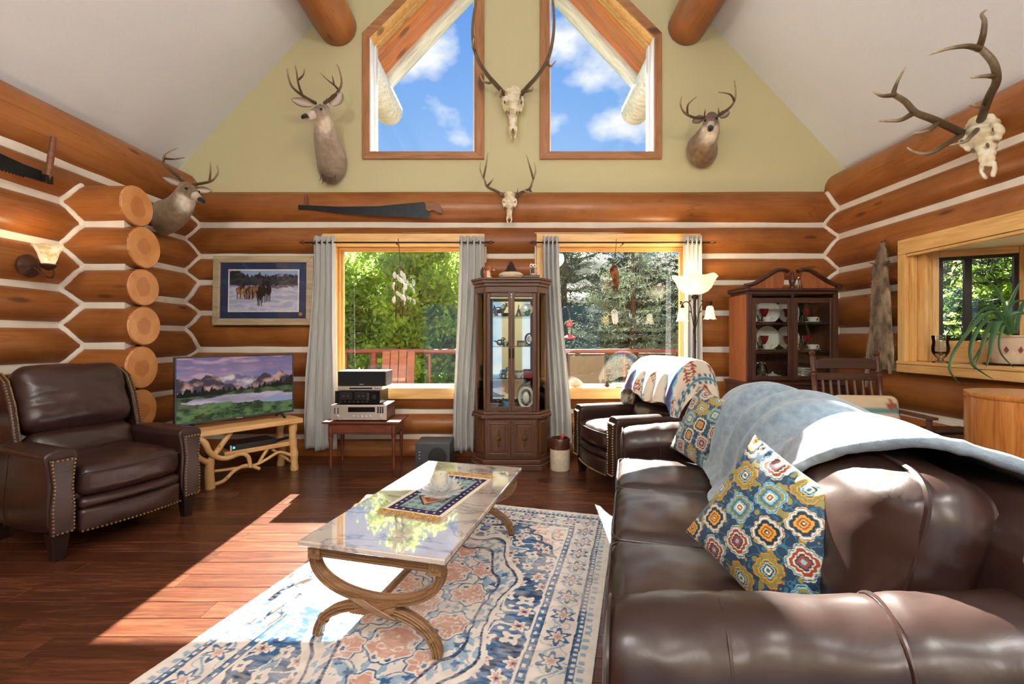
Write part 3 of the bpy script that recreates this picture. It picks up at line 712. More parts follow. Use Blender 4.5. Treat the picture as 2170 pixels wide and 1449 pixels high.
# patio chairs
MAT['sling'] = plain('grey_sling_mesh', srgb(84, 82, 72), 0.9, var=0.15, sc=120)
MAT['patio_metal'] = plain('dark_patio_metal', srgb(44, 42, 40), 0.5)
def patio(loc, rz, label):
    t = thing('patio_chair', label, 'chair', loc, rz, 'sling chairs on the deck'); r = 0.014
    for sx in (-0.27, 0.27):
        G().tube(catmull([(sx, 0.20, 0.42), (sx, -0.20, 0.40), (sx, -0.34, 1.06)], 6), r, 8).build('side_rail', MAT['patio_metal'], t)
        G().tube(catmull([(sx*1.08, 0.26, 0), (sx*1.08, 0.24, 0.58), (sx*1.08, 0.10, 0.63), (sx*1.08, -0.26, 0.62)], 5), r, 8).build('arm', MAT['patio_metal'], t)
        G().tube([(sx*1.08, -0.14, 0.62), (sx*1.08, -0.36, 0)], r, 8).build('leg', MAT['patio_metal'], t)
    G().tube([(-0.27, -0.34, 1.06), (0.27, -0.34, 1.06)], r, 8).build('top_rail', MAT['patio_metal'], t)
    a = np.array(catmull([(0, 0.20, 0.42), (0, -0.20, 0.40), (0, -0.335, 1.045)], 8)); Xg = np.linspace(-0.26, 0.26, 6)
    X, I = np.meshgrid(Xg, np.arange(len(a))); G().grid(X, a[I, 1]+0.004, a[I, 2]-0.01*(1-(X/0.27)**2)).build('sling', MAT['sling'], t)
    return t
patio((1.125, 6.35, -0.06), rad(180+4), 'grey sling patio chair on the deck, left of the covered recliner')
patio((2.15, 6.6, -0.06), rad(180-12), 'grey sling patio chair on the deck, behind the covered recliner')
# plank chair on the deck
t = thing('deck_armchair', 'reddish plank armchair on the deck behind the stereo', 'chair', (-1.62, 6.2, -0.06), rad(186))
for k in range(4): G().box(-0.055, 0.055, -0.012, 0.012, 0, 0.86-0.02*abs(k-1.5)).build('back_slat', MAT['railwood'], t, bev=0.004, loc=(-0.18+0.12*k, -0.30, 0.30), rot=(rad(14), 0, 0))
for k in range(4): G().box(-0.25, 0.25, -0.05, 0.05, -0.012, 0.012).build('seat_slat', MAT['railwood'], t, bev=0.004, loc=(0, 0.22-0.12*k, 0.38-0.02*k))
for sx in (-0.3, 0.3):
    G().box(-0.02, 0.02, -0.04, 0.04, 0, 0.56).build('leg', MAT['railwood'], t, loc=(sx, 0.24, 0)); G().box(-0.02, 0.02, -0.04, 0.04, 0, 0.56).build('leg', MAT['railwood'], t, loc=(sx, -0.34, 0)); G().box(-0.06, 0.06, -0.38, 0.30, 0, 0.022).build('arm', MAT['railwood'], t, loc=(sx, 0, 0.56), bev=0.005)
# feeder on a hook
hk = thing('feeder_hook', 'thin wire hook on the deck railing holding the red feeder', 'hook', (0.80, 7.4, 1.05))
G().tube(catmull([(-0.02, 0, 0), (-0.02, 0, 0.45), (0.0, 0, 0.62), (0.07, 0, 0.70), (0.13, 0, 0.62), (0.14, 0, 0.50)], 6), 0.006, 6).build('wire', MAT['patio_metal'], hk)
fd = thing('hummingbird_feeder', 'red and clear hummingbird feeder hanging outside the right window', 'feeder', (0.94, 7.4, 1.22))
MAT['red_plastic'] = plain('red_plastic', srgb(200, 40, 40), 0.35)
G().lathe([(0.0, 0.0), (0.10, 0.02), (0.10, 0.035), (0.04, 0.07)], 18).build('base', MAT['red_plastic'], fd)
MAT['clear'] = thin_glass('clear_plastic', (0.9, 0.93, 0.95), 0.12)
G().lathe([(0.038, 0.07), (0.045, 0.10), (0.05, 0.22)], 18).build('bottle', MAT['clear'], fd); G().lathe([(0.055, 0.22), (0.05, 0.27), (0.02, 0.30)], 18).build('cap', MAT['red_plastic'], fd); G().tube([(0, 0, 0.29), (0, 0, 0.34)], 0.004, 6).build('hanger', MAT['patio_metal'], fd)
# ================================================================== fill globes added unseen behind the camera to brighten the room
MAT['globe'] = emitter('fill_globe_glow', (1.0, 0.94, 0.88), 62.0)
MAT['iron'] = plain('dark_iron', srgb(38, 32, 28), 0.5, 0.6)
for i, (x, y_) in enumerate(((-1.5, -0.5), (1.5, -0.5), (-1.2, -2.6), (1.2, -2.6))):
    t = thing('fill_lamp', ['near left', 'near right', 'far left', 'far right'][i]+' added fill globe, unseen behind the viewer', 'lamp', (x, y_, 3.42), 0, 'added fill globes behind the viewer')
    G().ball((0, 0, 0), 0.24, 24, 16).build('globe', MAT['globe'], t); G().lathe([(0.07, 0.22), (0.05, 0.28), (0.015, 0.33)], 16).build('cap', MAT['iron'], t); G().tube([(0, 0, 0.32), (0, 0, ceil_z(x)-3.42)], 0.008, 6).build('rod', MAT['iron'], t)
# ================================================================== rug
MAT['painted_cloth'] = painted('woven_cloth', 0.9, 0.25, 400, spec=0.2)
def flower(fx, fy, k=6, r0=0.27, amp=0.25):
    r = np.hypot(fx, fy); th = np.arctan2(fy, fx); R = r0*(1+amp*np.cos(k*th)); return r/R
def vor(x, y, cell, sd):
    """nearest jittered cell centre: offset vector and a random id"""
    i, j = np.floor(x/cell).astype(int), np.floor(y/cell).astype(int); best = np.full(x.shape, 9.0); ox = np.zeros(x.shape); oy = np.zeros(x.shape); rid = np.zeros(x.shape)
    for a in (-1, 0, 1):
        for b in (-1, 0, 1):
            p, q = (i+a) % 64, (j+b) % 64; cx, cy = (i+a+0.2+0.6*_PT[p, q, sd])*cell, (j+b+0.2+0.6*_PT[p, q, sd+1])*cell; d = np.hypot(x-cx, y-cy); k = d < best
            best = np.where(k, d, best); ox = np.where(k, x-cx, ox); oy = np.where(k, y-cy, oy); rid = np.where(k, _PT[p, q, sd+2], rid)
    return ox, oy, rid
def rug_colour(x, y, hw, hl):
    cream = np.array(srgb(222, 214, 204)); blue = np.array(srgb(58, 100, 142)); navy = np.array(srgb(42, 66, 100)); terra = np.array(srgb(200, 154, 138)); pale = np.array(srgb(140, 168, 190))
    sel = lambda m, a, b: np.where(m[..., None], a, b); ax, ay = np.abs(x), np.abs(y); W1 = fbm(v3(ax*6, ay*6), 3); W2 = fbm(v3(ax*6+9, ay*6+4), 3); X, Y = ax+0.022*W1, ay+0.022*W2
    fine = fbm(v3(ax*26+5, ay*26), 3); vine = np.abs(fbm(v3(X*8+3, Y*8), 2)); nz3 = fbm(v3(x*26, y*90, 3), 3)
    ox, oy, rid = vor(X, Y, 0.105, 3); th = np.arctan2(oy, ox); r = np.hypot(ox, oy); pet = 0.034*(1+0.30*np.cos((4+np.floor(rid*3))*th+rid*9)); fl = r/pet
    # blue field with cream flowers and curling leaves
    c = np.broadcast_to(blue, x.shape+(3,)).copy(); c = sel(vine < 0.055, cream, c); lf_ = fbm(v3(X*13+7, Y*13+2), 2); c = sel((lf_ > 0.34) & (fl > 1.2), cream, c); c = sel((lf_ > 0.58) & (fl > 1.2), pale, c); c = sel(lf_ < -0.55, navy, c)
    c = sel(fl < 1.0, cream, c); c = sel((fl < 0.62) & (rid > 0.4), terra, c); c = sel(fl < 0.28, navy, c)
    # lobed cream medallion with terracotta lobes
    ang = np.arctan2(Y/0.74, X/0.36); d = np.hypot(X/0.36, Y/0.74)*(1+0.07*np.cos(8*ang)); m = np.broadcast_to(cream, x.shape+(3,)).copy(); m = sel(vine < 0.035, blue, m); m = sel((fine > 0.42), pale, m); m = sel((fl < 0.9), pale, m); m = sel(fl < 0.5, blue, m)
    for (cx, cy, rx, ry) in ((0.0, 0.0, 0.07, 0.11), (0.17, 0.12, 0.075, 0.085), (0.0, 0.28, 0.085, 0.09), (0.15, 0.36, 0.055, 0.07), (0.0, 0.52, 0.06, 0.07)):
        q = np.hypot((X-cx)/rx, (Y-cy)/ry)*(1+0.10*np.cos(7*np.arctan2(Y-cy, X-cx))); t = sel(np.abs(fbm(v3(X*30+cx*9, Y*30), 2)) < 0.10, cream, np.broadcast_to(terra, x.shape+(3,))); t = sel(fl < 0.75, cream, t); t = sel(fl < 0.34, blue, t)
        m = sel(q < 1.22, blue, m); m = sel(q < 1.12, cream, m); m = sel(q < 1.0, t, m)
    m = sel(np.abs(d-0.80) < 0.018, navy, m); m = sel((d > 0.82) & (d < 0.9) & (np.cos(ang*40) > 0.2), pale, m); c = sel(d < 1.0, m, c); c = sel((d > 0.97) & (d < 1.0), navy, c); c = sel((d >= 1.0) & (d < 1.06), cream, c)
    # corner pieces
    ex, ey = hw-0.27-X, hl-0.27-Y; sp = np.clip(ex, 0, 9)/0.28+np.clip(ey, 0, 9)/0.40+0.07*np.cos(14*np.arctan2(ey, ex)); k = sel(vine < 0.05, blue, np.broadcast_to(cream, x.shape+(3,))); k = sel(fl < 1.0, terra, k); k = sel(fl < 0.5, cream, k); c = sel(sp < 1.0, k, c); c = sel((sp > 0.95) & (sp < 1.04), navy, c)
    # borders
    bd = np.minimum(hw-ax, hl-ay)+0.004*W1; al = np.where(hw-ax < hl-ay, ay, ax); b = np.broadcast_to(cream, x.shape+(3,)).copy(); fx = (al/0.15) % 1-0.5; f4 = flower(fx, (bd-0.165)/0.15, 6, 0.30, 0.35); zig = np.abs(bd-0.165-0.035*np.sin(al*42)); b = sel(zig < 0.007, pale, b); b = sel(np.abs(fbm(v3(al*19, bd*19), 2)) < 0.07, pale, b)
    b = sel(f4 < 1.15, cream, b); b = sel(f4 < 1.0, blue, b); b = sel(f4 < 0.62, cream, b); b = sel(f4 < 0.36, terra, b)
    for lo, hi, q in ((0.242, 0.272, blue), (0.065, 0.092, blue), (0.236, 0.242, navy), (0.272, 0.284, cream), (0.092, 0.098, navy), (0.0, 0.032, cream)): b = sel((bd >= lo) & (bd < hi), q, b)
    b = sel((bd > 0.034) & (bd < 0.06) & (np.abs((al/0.045) % 1-0.5) < 0.22), pale, b); b = sel((bd > 0.25) & (bd < 0.264) & (np.abs((al/0.05) % 1-0.5) < 0.2), cream, b); b = sel((bd > 0.072) & (bd < 0.085) & (np.abs((al/0.03) % 1-0.5) < 0.25), cream, b); c = sel(bd < 0.284, b, c)
    w = np.clip(0.16+0.30*nz3+0.30*fbm(v3(x*4+4, y*4), 3), 0, 0.55); c = lerp(c, cream, w*0.8); return c*np.clip(1+0.10*fine, 0.8, 1.15)[..., None]
rw, rl = 0.80, 1.28
xs = np.linspace(-rw, rw, 420); ys = np.linspace(-rl, rl, 660); X, Y = np.meshgrid(xs, ys)
g = G().grid(X, Y, 0.008+0.0012*fbm(v3(X*40, Y*40), 2))
o = g.build('area_rug', MAT['painted_cloth'], None, loc=(-0.405, 2.125, 0.0), rot=(0, 0, rad(-15.5)))
col = rug_colour(X, Y, rw, rl).reshape(-1, 3)
m_ = o.data; bm = bmesh.new(); bm.from_mesh(m_); be = [e for e in bm.edges if e.is_boundary]; r_ = bmesh.ops.extrude_edge_only(bm, edges=be)
for v in [q for q in r_['geom'] if isinstance(q, bmesh.types.BMVert)]: v.co.z = 0.0005
bm.to_mesh(m_); bm.free(); vv = vco(m_); i0 = np.clip(np.round((vv[:, 0]+rw)/(2*rw)*419).astype(int), 0, 419); j0 = np.clip(np.round((vv[:, 1]+rl)/(2*rl)*659).astype(int), 0, 659)
paint(o, col[j0*420+i0]); tag(o, 'cream, blue and terracotta patterned rug under the coffee table', 'rug')

# ================================================================== leather
n = N('brown_leather'); v_ = n.co()
wr = n.noise(n.co(), 7, 5, 0.6, 1.2); pores = n.noise(n.co(), 160, 2)
n.set(col=n.mix(n.ramp(n.noise(n.co(), 4, 4), [(0.35, 0.0), (0.75, 0.6)]), srgb(43, 27, 23), srgb(61, 39, 32)), rough=0.31, spec=0.55, coat=0.12, coatr=0.3)
h_ = n.math('ADD', n.math('MULTIPLY', pores, 0.02), n.math('MULTIPLY', wr, 0.6)); n.bump(h_, 0.22, 0.008); MAT['leather'] = n.m
n = N('dark_brown_leather'); wr = n.noise(n.co(), 7, 5, 0.6, 1.2); pores = n.noise(n.co(), 160, 2)
n.set(col=n.mix(n.ramp(n.noise(n.co(), 4, 4), [(0.35, 0.0), (0.75, 0.6)]), srgb(44, 27, 23), srgb(72, 44, 36)), rough=0.34, spec=0.55, coat=0.12, coatr=0.3)
n.bump(n.math('ADD', n.math('MULTIPLY', pores, 0.02), n.math('MULTIPLY', wr, 0.9)), 0.35, 0.010); MAT['leather_dark'] = n.m
MAT['nail'] = plain('antique_brass_nail', srgb(176, 150, 104), 0.35, 0.9)
MAT['darkleg'] = wood('espresso_leg', srgb(22, 14, 11), srgb(34, 21, 16), srgb(46, 29, 22), rough=0.4, ax='z')
def wrinkle(amp, f=(6, 6, 6), seed=0.0, ax=None, lim=None):
    def fn(V, u):
        nrm = V-V.mean(0); L = np.abs(u).max(1, keepdims=True); d = np.where(np.abs(u) > 0.86, np.sign(u), 0); d = d/(np.linalg.norm(d, axis=1, keepdims=True)+1e-6)
        q = V*np.array(f)+seed; r = 1-np.abs(fbm(q+0.6*np.stack([vnoise(q*0.7+3), vnoise(q*0.7+7), vnoise(q*0.7+11)], -1), 3))*1.6
        return V+d*(amp*np.clip(r, -1, 1))[:, None]
    return fn
# ---------------------------------------------------------------- sofa
SO = Vector((0.175, 0.90, 0)); SRZ = rad(-14.5)
sofa = thing('leather_sofa', 'three seat brown leather sofa with rolled arms under a grey fleece', 'sofa', SO, SRZ)
G().soft((0.53, 1.20, 0.21), (0.94, 2.30, 0.22), 0.04, 6, 3).build('base', MAT['leather'], sofa)
def arm_z(x): return 0.635+0.125*np.clip(x, -0.1, 1.1)/0.85
def sofa_arm(y0, y1):
    w = y1-y0; yc = (y0+y1)/2; pr = []
    # section (y,z) around: rolled top, flatter sides
    th = np.linspace(0, 2*math.pi, 40, endpoint=False); xs_ = np.concatenate([[0.0, 0.004, 0.014, 0.03, 0.055], np.linspace(0.09, 0.93, 46), [0.96, 0.975, 0.985]])
    V = []
    for i, x in enumerate(xs_):
        sh = {0: 0.80, 1: 0.90, 2: 0.95, 3: 0.98}.get(i, 1.0); sh = {len(xs_)-1: 0.86, len(xs_)-2: 0.94, len(xs_)-3: 0.98}.get(i, sh); zt = float(arm_z(x)); R = w/2
        ring = sum(0.010*math.exp(-((x-s_)/0.010)**2) for s_ in (0.25, 0.55)); puff = 0.006*math.sin(x*9)
        for a in th:
            cy, cz = math.cos(a), math.sin(a)
            if cz >= -0.15: yy = cy*R*(1.0); zz = zt-R*0.92+cz*R*0.92
            else:
                t = (-cz-0.15)/0.85; yy = cy*R*0.985*(1-0.10*math.sin(min(1, t*1.6)*math.pi)*0.8); 
                yy = math.copysign(min(abs(cy)**0.45*R*0.90, R), cy); zz = zt-R*0.92*1.15-(t**0.8)*(zt-R*1.06-0.095)
            wv = 0.004*float(vnoise(v3(x*11, a*1.5, y0)))+0.003*float(vnoise(v3(x*25, a*3, y0)))
            k = sh; yy = yy*k*(1-(ring*0.6 if cz > -0.15 else ring*0.4)/R)+cy*(wv+puff*0.5); zz = (zz-0.35)*k+0.35-(ring*0.6 if cz > 0 else 0)+max(cz, 0)*(wv+puff)
            V.append((x, yc+yy, zz))
    n_ = len(th); m = len(xs_); F = [(i*n_+k, i*n_+(k+1) % n_, (i+1)*n_+(k+1) % n_, (i+1)*n_+k) for i in range(m-1) for k in range(n_)]+[tuple(range(n_))[::-1], tuple((m-1)*n_+k for k in range(n_))]
    o = G().add(V, F).build('arm', MAT['leather'], sofa, ang=rad(60))
    for s_ in (0.25, 0.55):                     # welted seams over the arm
        zt = float(arm_z(s_)); R = w/2; path = [(s_, yc+math.cos(a)*(R*1.0-0.0015), zt-R*0.92+math.sin(a)*(R*0.92-0.0015)) for a in np.linspace(-0.1, math.pi+0.1, 24)]
        G().tube([(s_, path[0][1]-0.0, 0.12)]+[(s_, path[0][1]-0.006, 0.3)]+path+[(s_, path[-1][1]+0.006, 0.3), (s_, path[-1][1], 0.12)], 0.0045, 6).build('seam', MAT['leather'], o)
    zt = float(arm_z(0.012)); R = w/2*0.95
    G().tube([(0.012, yc-R*0.9, 0.13), (0.012, yc-R*0.9, 0.40)]+[(0.012, yc+math.cos(a)*R, zt-R*0.93+math.sin(a)*R*0.9) for a in np.linspace(math.pi, 0, 20)]+[(0.012, yc+R*0.9, 0.40), (0.012, yc+R*0.9, 0.13)], 0.005, 6).build('piping', MAT['leather'], o)
sofa_arm(0.035, 0.29); sofa_arm(2.13, 2.39)
for k in range(3):
    y0 = 0.275+k*0.618; c = (0.345, y0+0.304, 0.385)
    o = G().soft(c, (0.70, 0.604, 0.19), 0.055, 22, 5, (0.012, 0.0, 0.030), wrinkle(0.006, (9, 5, 4), 3.1*k)).build('seat_cushion', MAT['leather'], sofa, ang=rad(80))
    for zz in (0.462, 0.312):
        e_ = 0.012; X0, X1, Y0, Y1 = -0.010, 0.68, c[1]-0.297, c[1]+0.297; rr = 0.05
        pts = []
        for (cx_, cy_, a0) in ((X0+rr, Y0+rr, math.pi), (X1-rr, Y0+rr, 1.5*math.pi), (X1-rr, Y1-rr, 0), (X0+rr, Y1-rr, 0.5*math.pi)):
            for a in np.linspace(a0, a0+math.pi/2, 6): pts.append((cx_+rr*math.cos(a), cy_+rr*math.sin(a), zz))
        G().tube(pts, 0.005, 6, closed=True).build('piping', MAT['leather'], o)
    # back cushion: leaning, plump, with a seam ring
    def lean(V, u, s=k):
        V = wrinkle(0.006, (4, 5, 7), 9.7*s)(V, u); t = rad(14); zz = V[:, 2]+0.245; x = V[:, 0]*math.cos(t)+zz*math.sin(t); z = -V[:, 0]*math.sin(t)+zz*math.cos(t); return np.stack([x, V[:, 1], z], 1)
    b = G().soft((0.655, y0+0.304, 0.455), (0.23, 0.625, 0.465), 0.105, 20, 6, (0.055, 0.012, 0.025), lean).build('back_cushion', MAT['leather'], sofa, ang=rad(80))
    for sx in (-1, 1):
        t = rad(14); ring = []
        for a in np.linspace(0, 2*math.pi, 40, endpoint=False):
            yy = 0.304*np.sign(math.cos(a))*abs(math.cos(a))**0.35; zz = 0.236*np.sign(math.sin(a))*abs(math.sin(a))**0.35+0.245; xx = sx*0.062
            ring.append((0.655+xx*math.cos(t)+zz*math.sin(t), y0+0.304+yy, 0.455-xx*math.sin(t)+zz*math.cos(t)))
        G().tube(ring, 0.0075, 6, closed=True).build('piping', MAT['leather'], b)
def bk(V, u): V = V.copy(); V[:, 0] += 0.05*(V[:, 2]/0.35); return wrinkle(0.004, (4, 4, 4), 2.2)(V, u)
G().soft((0.87, 1.21, 0.52), (0.24, 2.30, 0.76), 0.10, 16, 5, (0.02, 0.0, 0.01), bk).build('backrest', MAT['leather'], sofa, ang=rad(80))
for x in (0.08, 0.95):
    for y in (0.1, 2.29): G().lathe([(0.022, 0), (0.034, 0.10), (0.034, 0.12)], 12, (x, y, 0)).build('foot', MAT['darkleg'], sofa)
# ---------------------------------------------------------------- fleece over the sofa back
n = N('grey_fleece'); f1 = n.noise(n.co(), 120, 4, 0.7); f2 = n.noise(n.co(), 28, 3)
n.set(col=n.ramp(f2, [(0.3, srgb(118, 138, 154)), (0.7, srgb(150, 170, 184))]), rough=0.95, sheen=0.5, spec=0.15); n.bump(n.math('ADD', f1, n.math('MULTIPLY', f2, 0.7)), 0.5, 0.008); MAT['fleece'] = n.m
prof = catmull([(0.47, 0, 0.515), (0.53, 0, 0.60), (0.565, 0, 0.75), (0.635, 0, 0.885), (0.76, 0, 0.955), (0.90, 0, 0.925), (1.02, 0, 0.86), (1.075, 0, 0.70), (1.085, 0, 0.45)], 9); prof = np.array(prof)
S = np.linspace(0, 1, len(prof)); T = np.linspace(0, 1, 110)
TT, SS = np.meshgrid(T, S)
near = np.interp(SS, [0, 0.12, 0.35, 0.5, 0.62, 0.8, 1], [1.02, 0.94, 0.62, 0.40, 0.33, 0.30, 0.30]); far = np.interp(SS, [0, 0.3, 0.5, 1], [1.76, 1.98, 2.10, 2.10])
YY = near+(far-near)*TT; bx_ = np.interp(SS, S, prof[:, 0]); bz_ = np.interp(SS, S, prof[:, 2])
seamd = np.minimum(np.abs(YY-0.885), np.abs(YY-1.503)); val = np.exp(-(seamd/0.07)**2); endf = smooth(0.25, 0.0, YY-0.30)*0.02
crown = np.exp(-((SS-0.45)/0.26)**2); endd = np.clip((YY-1.95)/0.15, 0, 1)**2
fold = np.zeros_like(YY)
for (ya, sl_, w, amp) in ((1.02, 0.55, 0.045, 0.045), (1.27, 0.45, 0.05, 0.048), (1.62, 0.32, 0.045, 0.042), (0.80, 0.66, 0.05, 0.026), (1.80, 0.2, 0.04, 0.026)):
    q = YY-(ya+(0.45-SS)*sl_*1.1); fold += amp*np.exp(-(q/w)**2)*np.exp(-((SS-0.38)/0.26)**2)
nz = 0.010*fbm(v3(YY*7, SS*5, 1.5), 3); dn = fold+nz-0.045*val*crown-0.05*endd*crown
nx = np.interp(SS, S, -np.gradient(prof[:, 2])); nzv = np.interp(SS, S, np.gradient(prof[:, 0])); ln = np.hypot(nx, nzv); nx, nzv = nx/ln, nzv/ln
Xb = bx_+nx*(0.016+dn); Zb = bz_+nzv*(0.016+dn)
tail = np.clip(1-SS/0.16, 0, 1); Xb -= tail*0.06*np.exp(-((YY-1.2)/0.16)**2); 
lip = np.clip(1-TT/0.03, 0, 1); Zb += 0.010*lip*crown
o = G().grid(Xb, YY, Zb).build('fleece_blanket', MAT['fleece'], None, loc=SO, rot=(0, 0, SRZ), ang=rad(180))
sd = o.modifiers.new('thickness', 'SOLIDIFY'); sd.thickness = 0.022; sd.offset = 1; sb = o.modifiers.new('smooth', 'SUBSURF'); sb.levels = 1; sb.render_levels = 1
hem = np.stack([Xb[:, 0], YY[:, 0]+0.004, Zb[:, 0]], -1); nh = np.stack([nx[:, 0], nx[:, 0]*0, nzv[:, 0]], -1); G().tube([tuple(q) for q in hem+nh*0.010], [0.017+0.003*float(vnoise(v3(i*0.9, 2))) for i in range(len(hem))], 10).build('rolled_hem', MAT['fleece'], o)
tag(o, 'grey blue fleece blanket draped over the back of the sofa', 'blanket')
# ---------------------------------------------------------------- pillows
def medallion(u, v):
    navy = np.array(srgb(22, 58, 88)); teal = np.array(srgb(48, 112, 140)); gold = np.array(srgb(216, 160, 48)); cream = np.array(srgb(232, 222, 192)); rust = np.array(srgb(150, 62, 44)); olive = np.array(srgb(140, 134, 72)); lb = np.array(srgb(142, 190, 206)); dk = np.array(srgb(18, 34, 54))
    sx, sy = 0.54, 0.86; row = np.floor(v/sy*2); a = (u/sx+0.5*(row % 2)) % 1-0.5; b = (v/sy*2) % 1-0.5; ci = np.floor(u/sx+0.5*(row % 2)); kind = (ci*3+row*5) % 4
    th = np.arctan2(b*sy/2, a*sx); r = np.hypot(a*sx, b*sy/2); lob = 1-0.10*np.cos(4*th)+0.04*np.cos(8*th); q = r/(0.215*lob)
    c = np.broadcast_to(navy, u.shape+(3,)).copy(); bg = fbm(v3(u*9, v*9), 2); c = np.where((np.abs(bg) < 0.10)[..., None], teal, c); c = np.where((bg > 0.5)[..., None], olive, c)
    rings = {0: [(1.0, cream), (0.95, rust), (0.90, cream), (0.80, lb), (0.74, dk), (0.52, gold), (0.36, rust), (0.26, gold), (0.15, dk), (0.08, cream)],
             1: [(1.0, lb), (0.93, navy), (0.88, lb), (0.78, olive), (0.60, teal), (0.44, lb), (0.30, cream), (0.20, rust), (0.1, cream)],
             2: [(1.0, rust), (0.95, gold), (0.90, olive), (0.62, gold), (0.52, dk), (0.46, lb), (0.34, dk), (0.25, cream), (0.13, teal)],
             3: [(1.0, cream), (0.95, navy), (0.90, lb), (0.82, cream), (0.74, rust), (0.54, cream), (0.46, navy), (0.34, rust), (0.16, lb)]}
    for k, rs_ in rings.items():
        for lim, colr in rs_:
            wob = lim*(1+0.05*np.cos(12*th)*(lim > 0.3)); c = np.where(((kind == k) & (q < wob))[..., None], colr, c)
    det = (np.abs((q*9) % 1-0.5) < 0.10) & (np.abs(np.cos(th*10)) < 0.6) & (q < 0.95); c = np.where(det[..., None], c*0.55, c)
    return c
MAT['pillow_cloth'] = painted('printed_pillow_cloth', 0.6, 0.1, 300, sheen=0.2)
def pillow(size, T_, loc, normal, roll, label, off):
    n_ = 190; U, V = np.meshgrid(np.linspace(-1, 1, n_), np.linspace(-1, 1, n_)); g = G(); cols = []
    for sg in (1, -1):
        x = U*(1-0.075*(1-V**2)**1.0)*size/2; y = V*(1-0.075*(1-U**2))*size/2; z = sg*T_*np.clip((1-U**2)*(1-V**2), 0, 1)**0.5*(1+0.0)+0.004*fbm(v3(U*3, V*3, sg), 3)*(1-U**2)*(1-V**2)
        pin = 0.005*np.cos(U*40)*np.clip(np.abs(V)-0.82, 0, 1)*5+0.005*np.cos(V*40)*np.clip(np.abs(U)-0.82, 0, 1)*5
        g.grid(x, y, z+sg*pin*np.clip((1-U**2)*(1-V**2), 0, 1)**0.3); cols.append(medallion(U+off[0], V+off[1]).reshape(-1, 3))
    o = g.build('throw_pillow', MAT['pillow_cloth'], None, loc=loc, ang=rad(180)); paint(o, np.concatenate(cols))
    z = Vector(normal).normalized(); x = Vector((0, 0, 1)).cross(z).normalized(); y = z.cross(x); M_ = Matrix((x, y, z)).transposed()@Matrix.Rotation(roll, 3, 'Z'); o.rotation_euler = M_.to_euler()
    return tag(o, label, 'pillow', 'printed pillows on the sofa')
def SL(x, y, z): a = SRZ; return Vector((SO.x+x*math.cos(a)-y*math.sin(a), SO.y+x*math.sin(a)+y*math.cos(a), z))
pillow(0.41, 0.08, SL(0.465, 0.585, 0.68), (-0.80, -0.50, 0.36), rad(-24), 'navy and gold medallion pillow leaning beside the near sofa arm', (0.1, 0.2))
pillow(0.43, 0.08, SL(0.49, 1.90, 0.715), (-0.90, -0.30, 0.34), rad(-12), 'navy and gold medallion pillow leaning beside the far sofa arm', (0.43, 0.55))

